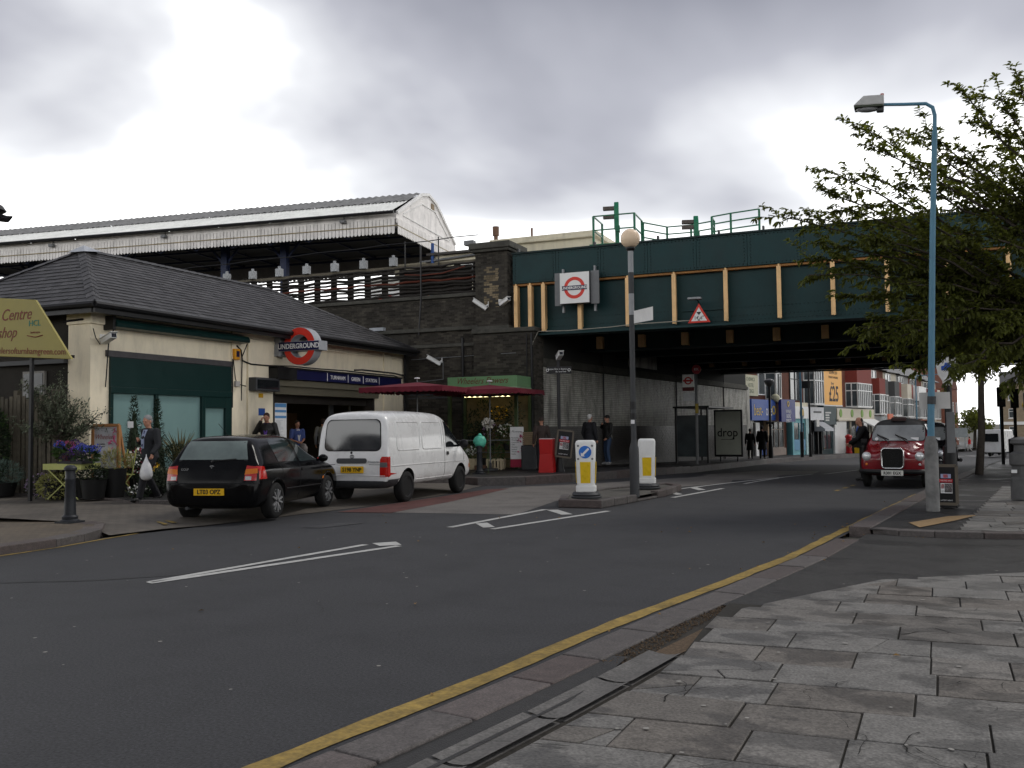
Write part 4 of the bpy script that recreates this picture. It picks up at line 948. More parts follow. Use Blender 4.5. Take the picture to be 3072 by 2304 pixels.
def cut_wells(me, wells, mats):
    """subtract wheel wells; well faces take the second material"""
    me.materials.clear()
    for m in mats: me.materials.append(m)
    ob = bpy.data.objects.new('tmp', me); COL.objects.link(ob)
    c = B()
    for x, y0, y1, z, r in wells: c.cyl((x,y0,z),(x,y1,z),r,n=28); c.box(x-r,x+r,min(y0,y1),max(y0,y1),-.6,z)
    me2s = []
    for i, (x, y0, y1, z, r) in enumerate(wells):
        c = B(); c.cyl((x,y0,z),(x,y1,z),r,n=30)
        cm = bpy.data.meshes.new('cut'); cm.from_pydata(c.v, [], c.f); cm.materials.append(mats[0]); cm.materials.append(mats[1])
        bm = bmesh.new(); bm.from_mesh(cm); bmesh.ops.recalc_face_normals(bm, faces=bm.faces); bm.to_mesh(cm); bm.free()
        for p in cm.polygons: p.material_index = 1
        co = bpy.data.objects.new('cut', cm); COL.objects.link(co); me2s.append(co)
        md = ob.modifiers.new('b%d' % i, 'BOOLEAN'); md.object = co; md.operation = 'DIFFERENCE'; md.solver = 'EXACT'; md.material_mode = 'TRANSFER'
    r = baked(ob); bpy.data.objects.remove(ob)
    for co in me2s: bpy.data.objects.remove(co)
    return r
def bvh_of(me): return BVHTree.FromPolygons([v.co.copy() for v in me.vertices], [tuple(p.vertices) for p in me.polygons])
class Skin_:
    """conforms flat outlines to a vehicle body"""
    def __init__(s, me): s.t = bvh_of(me); s.x0 = min(v.co.x for v in me.vertices); s.x1 = max(v.co.x for v in me.vertices)
    def hit(s, a, c, side):
        for k in range(40):
            q = a*(1-.008*k)
            if side == 'L': o, d = Vector((q,5,c)), Vector((0,-1,0))
            elif side == 'R': o, d = Vector((q,-5,c)), Vector((0,1,0))
            elif side == 'B': o, d = Vector((-9,q,c)), Vector((1,0,0))
            else: o, d = Vector((9,q,c)), Vector((-1,0,0))
            p, n, i, _ = s.t.ray_cast(o, d)
            if p is not None and (abs(p.y) > .3 if side in 'LR' else (p.x < s.x0+.42 if side == 'B' and c < 1.05 else True)): break
        if p is None: p, n, i, _ = s.t.find_nearest(o)
        if n.dot(d) > 0: n = -n
        return p, n
    def patch(s, poly, side, off, name, mat, parent, step=.06, th=0):
        xs = [p[0] for p in poly]; zs = [p[1] for p in poly]; g = []
        # densify the outline
        dense = []
        for i in range(len(poly)):
            a, c = poly[i], poly[(i+1)%len(poly)]; n = max(1, int(math.dist(a,c)/step))
            dense += [(a[0]+(c[0]-a[0])*k/n, a[1]+(c[1]-a[1])*k/n) for k in range(n)]
        x = min(xs)+step/2
        while x < max(xs):
            z = min(zs)+step/2
            while z < max(zs): g.append((x,z)); z += step
            x += step
        r = delaunay_2d_cdt([Vector(p) for p in dense+g], [], [list(range(len(dense)))], 1, 1e-6)
        b = B(); vs = []
        for p in r[0]:
            q, n = s.hit(p.x, p.y, side); vs.append(q+n*off)
        b.add(vs, [tuple(f) for f in r[2]]); return b.o(name, mat, parent, smooth=60)
    def tube(s, pts, side, rad, name, mat, parent, off=0, step=.05, closed=False):
        P = []; pts = list(pts)+([pts[0]] if closed else [])
        for a, c in zip(pts, pts[1:]):
            n = max(1, int(math.dist(a,c)/step)); P += [(a[0]+(c[0]-a[0])*k/n, a[1]+(c[1]-a[1])*k/n) for k in range(n)]
        P.append(pts[-1]); b = B(); Q = []
        for p in P:
            q, n = s.hit(p[0], p[1], side); Q.append(q+n*off)
        b.tube(Q, rad, 6); return b.o(name, mat, parent, smooth=70)
def wheel(parent, x, y, z, r, w, rimm, kind, side):
    """side +1: outer face towards +y"""
    m = Matrix.Translation((x, y, z)) @ Matrix.Rotation(R(-90)*side, 4, 'X')
    b = B(); b.lathe([(r*.64,-w/2),(r*.9,-w/2),(r*.985,-w*.38),(r,-w*.2),(r,w*.2),(r*.985,w*.38),(r*.9,w/2),(r*.68,w/2),(r*.64,w*.42)], 32, m)
    wh = T('wheel', None, None); wh.parent = parent
    b.o('tyre', rubber, wh, smooth=45)
    b = B(); b.lathe([(.001,w*.05),(r*.62,w*.02),(r*.66,w*.42),(r*.62,w*.44),(r*.6,w*.3)], 28, m)
    if kind == 'alloy':
        b.lathe([(.001,w*.40),(r*.13,w*.40),(r*.17,w*.30),(r*.17,w*.05)], 16, m)
        for k in range(5):
            for d in (-.11,.11):
                a = 2*math.pi*k/5+d; a2 = 2*math.pi*k/5+d*2.2
                p0 = m @ Vector((r*.12*math.cos(a), r*.12*math.sin(a), w*.40)); p1 = m @ Vector((r*.63*math.cos(a2), r*.63*math.sin(a2), w*.42)); b.bar(p0, p1, .03, .05, upv=(0,side,0))
    else:
        b.lathe([(.001,w*.34),(r*.16,w*.34),(r*.2,w*.24),(r*.42,w*.28),(r*.5,w*.16),(r*.6,w*.2)], 24, m)
    b.o('rim', rimm, wh, smooth=35)
    return wh
def half(zb, zs, zt, wb, ws, wt, cr=.015):
    return [(0,zb),(wb-.14,zb),(wb,zb+.06),(ws,zb+.42*(zs-zb)),(ws-.005,zs-.04),(ws-.05,zs+.035),((wt*2+ws-.05)/3+.0,zs+.66*(zt-zs)),(wt,zt-.07),(wt-.13,zt-.008),(0,zt+cr)]
def rp(x0, x1, z0, z1, r, skew=0):    # rounded outline, optional forward skew with height
    return [(x+skew*(z-z0), z) for x, z in rrect(x0, x1, z0, z1, r)]
red_l = M('tail_lamp_red', (.42,.012,.008), .15, var=.1, spec=.7); amb_l = M('lamp_amber', (.60,.17,.02), .2, var=.1); clr_l = M('lamp_clear', (.45,.45,.45), .12, var=.1, spec=.8)
plate_y = M('plate_yellow', (.72,.42,.015), .45, var=.05); plate_w = M('plate_white', (.62,.62,.58), .45, var=.05)
car_glass = M('car_glass', (.02,.028,.028), .05, var=.4, vs=2, spec=.5)
car_glass2 = M('car_glass_rear', (.13,.165,.155), .06, var=.35, vs=1.6, spec=.7)
alloy = M('alloy_wheel', (.42,.43,.44), .35, metal=.7, var=.1)
def hatch(loc, rz, label, paint, plate=None, group=None, tail=True):
    t = T('parked_car' if tail else 'car', label, 'car', loc, rz, group)
    st = [(-2.06,.34,.56,.64,.60,.62,.48),(-2.03,.27,.60,.74,.74,.78,.62),(-1.98,.24,.72,.93,.78,.83,.68),(-1.94,.23,.90,1.04,.80,.845,.67),(-1.88,.22,.93,1.18,.80,.86,.63),(-1.79,.21,.94,1.35,.80,.865,.595),(-1.70,.21,.94,1.43,.80,.868,.585),(-1.50,.21,.94,1.452,.80,.868,.58),
          (-1.0,.20,.93,1.455,.80,.868,.57),(-.4,.20,.92,1.465,.80,.868,.575),(.1,.20,.91,1.44,.80,.868,.57),(.45,.20,.89,1.27,.80,.866,.60),(.85,.20,.88,1.06,.80,.86,.66),(1.05,.20,.86,.985,.80,.855,.70),(1.5,.20,.82,.92,.79,.845,.70),(1.85,.21,.72,.82,.78,.82,.66),(2.03,.22,.58,.70,.72,.76,.58),(2.10,.28,.5,.58,.58,.62,.45)]
    me = loft([(s[0], half(*s[1:])) for s in st], 2)
    r = .315; wells = [(x, s*.55, s*1.2, r, .36) for x in (-1.255,1.255) for s in (-1,1)]
    me = cut_wells(me, wells, [paint, rubber]); sm(me, 50)
    body = bpy.data.objects.new('body', me); COL.objects.link(body); body.parent = t
    K = Skin_(me)
    for x in (-1.255,1.255):
        for s in (-1,1): wheel(t, x, s*.76, r, r, .2, alloy, 'alloy', s)
    for s in 'LR':
        fr = [(-.16,.955),(.84,.955),(.72,1.05),(.30,1.30),(.14,1.365),(-.12,1.375)]
        re = [(-1.12,.985),(-.27,.965),(-.24,1.385),(-1.02,1.385),(-1.12,1.32)]
        K.patch(fr, s, .004, 'side_window', car_glass, t); K.patch(re, s, .004, 'side_window', car_glass, t)
        K.tube([(-.21,.30),(-.21,.92)], s, .004, 'door_seam', black, t); K.tube([(.86,.32),(.90,.6),(.88,.9)], s, .004, 'door_seam', black, t); K.tube([(-.86,.52),(-.95,.78),(-1.1,.93)], s, .004, 'door_seam', black, t)
        K.tube([(-.84,.5),(.84,.48)], s, .012, 'rub_strip', black, t); K.patch(rp(-.14,.06,.79,.84,.02), s, .012, 'door_handle', paint, t, .03)
        sg = 1 if s == 'L' else -1
        mr = B(); mr.ball((.66,sg*.97,.99),(.07,.1,.075),12,8); mr.bar((.66,sg*.84,.95),(.66,sg*.92,.97),.05); mr.o('mirror', paint, t, smooth=60)
        K.patch(rp(.92,1.02,.58,.63,.02), s, .006, 'side_repeater', amb_l, t, .03)
        for x in (-1.255,1.255):
            arc = [(x+.385*math.cos(R(a)), .315+.385*math.sin(R(a))) for a in range(8,173,8)]; K.tube(arc, s, .014, 'arch_lip', paint, t)
    K.patch([(-.62,1.05),(.62,1.05),(.52,1.36),(-.52,1.36)], 'B', .005, 'rear_window', car_glass2, t)
    K.patch([(-.62,1.02),(-.56,1.03),(-.47,1.33),(-.50,1.345)], 'B', .003, 'window_surround', black, t); K.patch([(.62,1.02),(.56,1.03),(.47,1.33),(.50,1.345)], 'B', .003, 'window_surround', black, t)
    K.patch([(-.64,1.01),(.64,1.01),(.52,1.36),(-.52,1.36)], 'F', .005, 'windscreen', car_glass, t)
    for s in (-1,1):
        if tail:
            lamp = K.patch([(s*.60,.70),(s*.80,.70),(s*.80,.93),(s*.62,.95)], 'B', .008, 'tail_light', red_l, t, .03)
            K.patch([(s*.60,.80),(s*.81,.82),(s*.80,.90),(s*.615,.89)], 'B', .010, 'indicator_lens', amb_l, lamp, .03); K.patch([(s*.62,.71),(s*.72,.71),(s*.72,.77),(s*.62,.77)], 'B', .010, 'reverse_lens', clr_l, lamp, .03)
            K.patch([(-1.95,.72),(-1.70,.72),(-1.78,.93),(-1.93,.94)], 'L' if s > 0 else 'R', .006, 'tail_light', red_l, t, .03)
        K.patch([(s*.38,.62),(s*.68,.63),(s*.70,.78),(s*.42,.74)], 'F', .006, 'headlight', clr_l, t, .04)
    K.tube([(-.84,.655),(-.4,.66),(.4,.66),(.84,.655)], 'B', .010, 'bumper_strip', black, t, off=0)
    K.patch([(-.34,.60),(.34,.60),(.34,.72),(-.34,.72)], 'F', .005, 'grille', black, t)
    np_ = B(); np_.box(-2.085,-2.07,-.27,.27,.46,.575)
    if plate and tail:
        npo = np_.o('number_plate', plate_y, t); TX(plate, .105, black, npo, (-2.087,0,.515), (R(90),0,R(-90)), sx=.92, bold=.003)
        K.patch([(-.30,.74),(.30,.74),(.30,.78),(-.30,.78)], 'B', .012, 'plate_recess', black, t) if False else None
        em = B(Matrix.Translation((-1.965,0,.90)) @ Matrix.Rotation(R(90),4,'Z').to_4x4() @ Matrix.Rotation(0,4,'X'))
        ring(em,(0,.0,0),.058,.046,.012,24); em.o('badge', steel, t)
        TX('V', .06, steel, t, (-1.985,0,.918), (R(90),0,R(-90)), name='badge_letter'); TX('W', .052, steel, t, (-1.985,0,.878), (R(90),0,R(-90)), name='badge_letter')
        TX('GOLF', .055, steel, t, (-1.99,.48,.89), (R(90),0,R(-90)), name='model_lettering')
        stk = B(); stk.obox((-1.90,.12,1.095),(.004,.2,.05),(0,.75,0)); stk.o('window_sticker', paper, t)
        wp = B(); wp.bar((-1.955,-.02,1.03),(-1.93,-.42,1.06),.02); wp.ball((-1.95,0,1.02),.03,8,6); wp.o('wiper', black, t)
        an = B(); an.tube([(-1.32,0,1.42),(-1.62,.06,1.66)],.004,5); an.o('aerial', black, t)
        ex = B(); ex.tube([(-1.7,.42,.24),(-2.04,.42,.24)],.03,8); ex.o('exhaust', greyd, t)
    fp = B(); fp.box(2.12,2.135,-.26,.26,.36,.46); fp.o('number_plate', plate_w, t)
    return t
black_car = M('black_car_paint', (.004,.004,.0045), .13, var=.2, vs=5, spec=.13)
hatch((-11.28,14.30,.03), R(104), 'black three door hatchback parked on the station forecourt', black_car, 'LT03 OPZ')

def van(loc, rz, label, paint, plate):
    t = T('parked_van', label, 'van', loc, rz)
    def h(zb, zs, zt, wb, ws, wt): return [(0,zb),(wb-.14,zb),(wb,zb+.08),(ws,zb+.40*(zs-zb)),(ws,zs-.03),(ws-.012,zs+.03),((wt+ws)/2+.03,zs+.6*(zt-zs)),(wt+.035,zt-.10),(wt-.09,zt-.006),(0,zt+.02)]
    st = [(-2.36,.42,.72,.80,.70,.74,.6),(-2.345,.40,.86,1.02,.78,.825,.74),(-2.31,.38,1.0,1.35,.80,.845,.74),(-2.27,.36,1.05,1.76,.80,.85,.72),(-2.215,.35,1.06,1.91,.80,.85,.71),(-2.0,.34,1.06,1.945,.80,.85,.69),(-1.4,.33,1.06,1.965,.80,.85,.69),(-.5,.33,1.06,1.965,.80,.85,.69),(.3,.33,1.05,1.955,.80,.85,.69),
          (.62,.33,1.05,1.92,.80,.85,.68),(.95,.33,1.05,1.74,.80,.85,.69),(1.3,.33,1.03,1.44,.80,.85,.71),(1.58,.33,.98,1.19,.80,.845,.72),(1.85,.33,.9,1.03,.79,.83,.68),(2.1,.34,.76,.88,.76,.80,.62),(2.25,.36,.62,.72,.66,.70,.52),(2.3,.42,.55,.6,.52,.56,.4)]
    me = loft([(s[0], h(*s[1:])) for s in st], 2)
    r = .33; wells = [(x, s*.5, s*1.2, r+.02, .385) for x in (-1.43,1.43) for s in (-1,1)]
    me = cut_wells(me, wells, [paint, rubber]); sm(me, 50)
    body = bpy.data.objects.new('body', me); COL.objects.link(body); body.parent = t; K = Skin_(me)
    for x in (-1.43,1.43):
        for s in (-1,1): wheel(t, x, s*.74, r, r, .2, greyd, 'steel', s)
    rw = [(y, z) for y, z in rrect(-.66,.66,1.13,1.76,.12)]
    rw = [(y*(1-.10*(z-1.13)), z) for y, z in rw]
    K.patch([(y*1.035,1.445+(z-1.445)*1.06) for y, z in rw], 'B', .005, 'window_seal', rubber, t); K.patch(rw, 'B', .009, 'rear_window', M('van_rear_glass', (.02,.022,.025), .04, var=.15, vs=2, spec=1.), t)
    K.patch(rrect(-.36,.36,.86,.965,.045), 'B', .022, 'tailgate_handle', greyd, t, .03)
    for p in ([(-.80,.83),(-.4,.835)], [(.4,.835),(.80,.83)]): K.tube(p, 'B', .006, 'tailgate_seam', greyd, t)
    K.tube([(-.78,.60),(-.3,.61),(.3,.61),(.78,.60)], 'B', .012, 'dent_crease', paint, t)
    for s in (-1,1):
        lamp = K.patch([(s*.655,.58),(s*.86,.58),(s*.86,1.0),(s*.70,1.0),(s*.66,.94)], 'B', .008, 'tail_light', red_l, t, .03)
        K.patch([(s*.66,.78),(s*.86,.78),(s*.86,.88),(s*.66,.88)], 'B', .010, 'clear_lens', M('lamp_smoky', (.12,.11,.11), .2), lamp, .03)
        sd = 'L' if s > 0 else 'R'
        tl = B(); tl.box(-2.345,-2.235,min(s*.76,s*.856),max(s*.76,s*.856),.58,1.0); tl.o('tail_light', red_l, t, bevel=.03)
        for x0, x1 in ((-1.92,-.82),(-.70,.36)):
            K.tube([(x+.03*(z-1.1), z) for x, z in rrect(x0, x1, 1.12, 1.72, .09)], sd, .017, 'panel_pressing', paint, t, off=-.004, closed=True)
        K.patch([(.56,1.13),(1.36,1.13),(1.40,1.17),(1.02,1.56),(.78,1.72),(.60,1.74)], sd, .006, 'side_window', glass_d, t)
        K.tube([(.49,.42),(.47,1.1),(.50,1.78)], sd, .005, 'door_seam', greyd, t); K.tube([(1.62,.8),(1.6,1.05)], sd, .005, 'door_seam', greyd, t)
        K.tube([(-2.2,.80),(-.6,.80),(1.7,.78)], sd, .013, 'waist_pressing', paint, t); K.tube([(-1.0,.46),(.98,.46)], sd, .013, 'sill_pressing', paint, t)
        K.patch(rp(.56,.70,.95,1.03,.035), sd, .012, 'door_handle', black, t, .03)
        K.patch([(-2.30,.36),(-1.80,.36),(-1.80,.53),(-2.30,.53)], sd, .02, 'bumper_end', greyd, t); K.patch(rp(1.98,2.08,.60,.70,.02), sd, .008, 'side_repeater', amb_l, t, .03)
        mr = B(); mr.ball((1.22,s*1.02,1.2),(.055,.12,.105),12,8); mr.bar((1.3,s*.82,1.15),(1.24,s*.95,1.18),.05); mr.o('mirror', black, t, smooth=60)
        K.patch([(s*.40,.62),(s*.68,.62),(s*.70,.80),(s*.42,.76)], 'F', .006, 'headlight', clr_l, t, .04)
    K.patch([(-.84,.36),(.84,.36),(.84,.50),(-.84,.50)], 'B', .03, 'rear_bumper', greyd, t); K.patch([(-.70,1.18),(.70,1.18),(.58,1.80),(-.58,1.80)], 'F', .006, 'windscreen', glass_d, t); K.patch([(-.7,.36),(.7,.36),(.7,.5),(-.7,.5)], 'F', .02, 'front_bumper', greyd, t)
    np_ = B(); np_.box(-2.395,-2.38,-.29,.25,.66,.80); npo = np_.o('number_plate', plate_y, t); TX(plate, .115, black, npo, (-2.398,-.02,.727), (R(90),0,R(-90)), sx=.95, bold=.003)
    wp = B(); wp.bar((-2.325,.02,1.08),(-2.315,.22,1.06),.02).bar((-2.32,.02,1.09),(-2.31,-.28,1.12),.018); wp.ball((-2.33,.02,1.08),.03,8,6); wp.o('wiper', black, t)
    bd = B(Matrix.Translation((-2.35,0,1.0)) @ Matrix.Rotation(R(90),4,'Z')); vs = []
    for rx, rz2 in ((.045,.034),(.017,.033)): bd.tube([(rx*math.cos(R(a)),0,rz2*math.sin(R(a))) for a in range(0,361,20)],.006,5)
    bd.o('badge', greyd, t)
    TX('POWERVAN', .05, greyp, t, (-2.372,-.52,.885), (R(90),0,R(-90)), name='model_lettering')
    return t
van_white = M('white_van_paint', (.70,.70,.69), .28, var=.05, vs=3, coat=.5, dirt=.10)
van((-10.82,18.85,.0), R(93), 'white panel van with a dented tailgate parked outside the station', van_white, 'S198 YNP')

def taxi(loc, rz, label, paint, roofm, plate, group=None):
    t = T('taxi_cab', label, 'taxi', loc, rz, group)
    def cab(zb, wt, zt, ws=.855): return [(0,zb),(.70,zb),(.83,zb+.07),(ws,.55),(ws,.95),(ws-.03,1.04),(ws-.05,1.16),(wt+.05,zt-.16),(wt-.10,zt-.02),(0,zt+.02)]
    def nose(zb, fz, fw, bz, bw): return [(0,zb),(.66,zb),(fw-.04,zb+.07),(fw,.52),(fw-.01,fz-.10),(fw-.12,fz),(bw+.12,fz-.05),(bw+.02,bz-.09),(bw-.10,bz-.015),(0,bz+.015)]
    st = [(-2.25,[(0,.4),(.5,.4),(.6,.45),(.66,.55),(.66,.8),(.64,.88),(.6,.94),(.52,1.0),(.4,1.04),(0,1.06)]),(-2.18,cab(.34,.50,1.12,.76)),(-1.95,cab(.30,.56,1.36,.82)),(-1.62,cab(.28,.60,1.66)),(-1.2,cab(.27,.63,1.745)),(-.5,cab(.27,.64,1.765)),(.2,cab(.27,.64,1.755)),(.46,cab(.27,.63,1.71)),(.66,cab(.27,.65,1.46)),(.86,cab(.27,.67,1.20)),
          (1.0,nose(.27,1.04,.85,1.13,.52)),(1.35,nose(.27,.99,.855,1.10,.40)),(1.8,nose(.28,.95,.855,1.06,.34)),(2.05,nose(.30,.91,.84,1.03,.31)),(2.17,nose(.34,.84,.80,.99,.29)),(2.22,nose(.38,.76,.70,.92,.25))]
    me = loft(st, 2); r = .33
    me = cut_wells(me, [(x, s*.52, s*1.2, r, .38) for x in (-1.25,1.56) for s in (-1,1)], [paint, rubber, roofm])
    for p in me.polygons:
        c = p.center
        if c.z > 1.47 and c.x < .75: p.material_index = 2
    sm(me, 50); body = bpy.data.objects.new('body', me); COL.objects.link(body); body.parent = t; K = Skin_(me)
    for x in (-1.25,1.56):
        for s in (-1,1): wheel(t, x, s*.74, r, r, .18, greyd, 'steel', s)
    ws = [(y, z) for y, z in rrect(-.69,.69,1.17,1.58,.09)]; ws = [(y*(1-.08*(z-1.17)), z) for y, z in ws]
    K.patch([(y*1.03,1.375+(z-1.375)*1.07) for y, z in ws], 'F', .005, 'windscreen_seal', rubber, t); wsc = K.patch(ws, 'F', .009, 'windscreen', M('taxi_windscreen', (.16,.17,.17), .06, var=.3, vs=2, spec=.8), t)
    q, n = K.hit(.42,1.22,'F'); st_ = B(); st_.obox((q.x+.02,.44,1.215),(.004,.2,.09),(0,-.45,0)); st_.o('windscreen_sign', paper, wsc)
    b = B(); b.lathe([(.045,0),(.045,.004)],16,Matrix.Translation((q.x+.03,-.55,1.22)) @ Matrix.Rotation(R(65),4,'Y')); b.o('tax_disc', paper, wsc)
    for y in (.30,-.18):
        w_ = B(); p0 = K.hit(y,1.12,'F')[0]; p1 = K.hit(y-.36,1.34,'F')[0]; w_.bar(p0+Vector((.03,0,0)), p1+Vector((.03,0,.0)), .022); w_.bar(K.hit(y-.05,1.2,'F')[0]+Vector((.02,0,0)), K.hit(y-.36,1.33,'F')[0]+Vector((.02,0,0)), .03); w_.o('wiper', black, t)
    for s in (-1,1):
        sd = 'L' if s > 0 else 'R'
        K.patch([(-.06,1.14),(.60,1.14),(.40,1.52),(.26,1.60),(-.04,1.60)], sd, .006, 'side_window', glass_d, t); K.patch([(-1.05,1.14),(-.14,1.14),(-.14,1.60),(-.95,1.60)], sd, .006, 'side_window', glass_d, t)
        for x in (-.10,.72,-1.12): K.tube([(x,.4),(x,1.12)], sd, .005, 'door_seam', black, t)
        lm = Matrix.Translation((2.12,s*.66,.80)) @ Matrix.Rotation(R(90),4,'Y')
        b = B(); b.lathe([(.105,-.1),(.115,.06),(.112,.085),(.098,.09)],24,lm); hl = b.o('headlight', steel, t, smooth=50)
        b = B(); b.lathe([(.098,.07),(.08,.095),(.04,.11),(.001,.114)],24,lm); b.o('lens', M('headlamp_glass', (.75,.77,.78), .12, metal=.35, var=.25, vs=40, spec=1.), hl, smooth=60)
        b = B(); b.lathe([(.035,0),(.03,.03),(.001,.035)],14,Matrix.Translation((2.19,s*.66,.60)) @ Matrix.Rotation(R(90),4,'Y')); b.o('side_light', amb_l if s < 0 else clr_l, t)
        mr = B(); mr.box(.62,.67,min(s*.84,s*1.0),max(s*.84,s*1.0),1.10,1.22); mr.o('mirror', black, t, bevel=.02)
    g = B(); o_ = [(2.30,y,z) for y, z in rrect(-.27,.27,.50,1.0,.09)]; g.tube(o_+[o_[0]],.022,8); g.o('grille_surround', M('chrome', (.7,.7,.7), .12, metal=1., var=.05), t, smooth=60)
    g = B(); g.prism([(2.20,y,z) for y, z in rrect(-.265,.265,.505,.995,.085)], (.07,0,0)); g.o('grille', M('grille_black', (.008,.008,.008), .5), t)
    g = B()
    for i in range(17): g.box(2.27,2.285,-.235+i*.0294-.004,-.235+i*.0294+.004,.53,.97)
    g.o('grille_bars', black, t, kind='stuff')
    b = B(); b.tube([(1.98,.84,.42),(2.22,.80,.42),(2.32,.5,.42),(2.36,0,.42),(2.32,-.5,.42),(2.22,-.80,.42),(1.98,-.84,.42)],.06,10); b.o('front_bumper', black, t, smooth=60)
    b = B(); b.tube([(-2.1,.9,.45),(-2.3,.8,.45),(-2.34,0,.45),(-2.3,-.8,.45),(-2.1,-.9,.45)],.06,10); b.o('rear_bumper', black, t, smooth=60)
    b = B(); b.box(2.43,2.445,-.27,.27,.325,.455); npo = b.o('number_plate', plate_w, t); TX(plate, .105, black, npo, (2.447,0,.385), (R(90),0,R(90)), sx=.95, bold=.003)
    b = B(); b.prism([(.22,-.2,1.755),(.50,-.2,1.69),(.47,-.2,1.765),(.36,-.2,1.80)],(0,.40,0)); b.o('roof_sign', M('roof_sign_dark', (.03,.012,.01), .4), t, bevel=.025)
    b = B(); b.box(.8,.83,-.3,-.02,1.128,1.14); b.o('bonnet_vent', black, t)
    t.scale = (.96,.91,.96); return t
taxi((-.16,26.4,0), R(-95), 'dark red taxi cab with black roof parked beneath the bridge edge', M('red_taxi_paint', (.17,.004,.009), .2, var=.1, vs=4, coat=.35, spec=.4), M('black_vinyl_roof', (.02,.02,.021), .6, var=.15), 'R301 EGX')
taxi((.52,31.6,zr(31.6)), R(-97), 'black taxi cab parked behind the red one', M('black_taxi_paint', (.005,.005,.006), .15, var=.1, spec=.35), M('taxi_pale_roof', (.02,.02,.021), .3, var=.1), '')
# distant traffic
hatch((8.6,109,zr(109)), R(-108), 'pale blue grey car driving toward the bridge in the distance', M('pale_blue_car', (.20,.26,.30), .25, var=.1, coat=.6), None, tail=False)
hatch((7.7,90,zr(90)+.02), R(72), 'dark car parked at the far pavement beyond the black posts', M('dark_car', (.03,.035,.05), .25, var=.1, coat=.6), None, tail=False)
def boxvan(loc, rz, label, c1, flat=False):
    t = T('lorry' if flat else 'distant_van', label, 'lorry' if flat else 'van', loc, rz)
    b = B(); 
    if flat: b.box(-2.6,.9,-.95,.95,.75,.9); b.box(-2.6,-2.5,-.95,.95,.9,1.25).box(-2.5,.9,.88,.95,.9,1.2).box(-2.5,.9,-.95,-.88,.9,1.2); b.o('load_bed', M('flatbed_brown', (.10,.05,.035), .7), t); b = B(); b.prism([(1.0,-.9,.5),(2.5,-.9,.5),(2.5,-.9,1.2),(2.1,-.9,2.0),(1.0,-.9,2.0)],(0,1.8,0))
    else: b.prism([(-2.3,-.9,.4),(2.3,-.9,.4),(2.3,-.9,.95),(1.7,-.9,1.2),(1.1,-.9,2.05),(-2.2,-.9,2.1)],(0,1.8,0))
    b.o('cab' if flat else 'body', c1, t, bevel=.06)
    for x in (-1.6,1.6):
        for s in (-1,1): wheel(t, x, s*.8, .35, .35, .2, greyd, 'steel', s)
    b = B(); b.box(-2.32 if not flat else -2.63,-2.29 if not flat else -2.6,-.6,.6,1.2 if not flat else .78,1.8 if not flat else .88); b.o('rear_window' if not flat else 'tail_board', glass_d, t)
    return t
boxvan((10.2,146,zr(120)), R(72), 'flatbed lorry on the far road', M('lorry_dark', (.05,.05,.055), .4), True)
boxvan((6.2,79,zr(79)+.02), R(74), 'white van parked beyond the black posts', van_white)
# ------------------------------------------------------------------ people
def remesh(b, vox, smooth_it=4):
    me = bpy.data.meshes.new('tmp'); me.from_pydata(b.v, [], b.f); me.update()
    ob = bpy.data.objects.new('tmp', me); COL.objects.link(ob)
    r = ob.modifiers.new('r', 'REMESH'); r.mode = 'VOXEL'; r.voxel_size = vox; r.use_smooth_shade = True
    s = ob.modifiers.new('s', 'SMOOTH'); s.factor = .5; s.iterations = smooth_it
    out = baked(ob); bpy.data.objects.remove(ob); return out
def limb(b, pts, rad, n=12):
    """tapered limb with round joints"""
    for p, r in zip(pts, rad): b.ball(p, r, 12, 8)
    for i in range(len(pts)-1): b.tube([pts[i], pts[i+1]], [rad[i], rad[i+1]], n)
def hand(b, w, d, palm, s, curl=.5, k=1.):
    """w wrist, d direction of the fingers, palm normal, s +1/-1 which side the thumb leaves"""
    w = Vector(w); d = Vector(d).normalized(); pn = Vector(palm); pn = (pn-d*pn.dot(d)).normalized(); sd = d.cross(pn)*s
    c = w+d*.045*k
    for i in range(5): b.ball(w+d*(.01+.018*i)*k, (.026*k,.026*k,.026*k), 8, 6)
    for i in range(4): b.ball(w+d*.075*k+sd*(.03-.02*i)*k, .013*k, 8, 6)
    for i, L in enumerate((.066,.075,.07,.055)):
        o = w+d*.082*k+sd*(.031-.0205*i)*k; p = [o]; a = 0
        for j in range(3):
            a += curl*(.5 if j == 0 else .8); p.append(p[-1]+(d*math.cos(a)+pn*math.sin(a))*L*k/3)
        b.tube(p, [.0095*k,.009*k,.0085*k,.0075*k], 7)
    o = w+d*.02*k+sd*.026*k; b.tube([o, o+(sd*.7+d*.6+pn*.3)*.04*k, o+(sd*.5+d*1.3+pn*.6)*.05*k], [.012*k,.011*k,.009*k], 7)
SKINS = {}
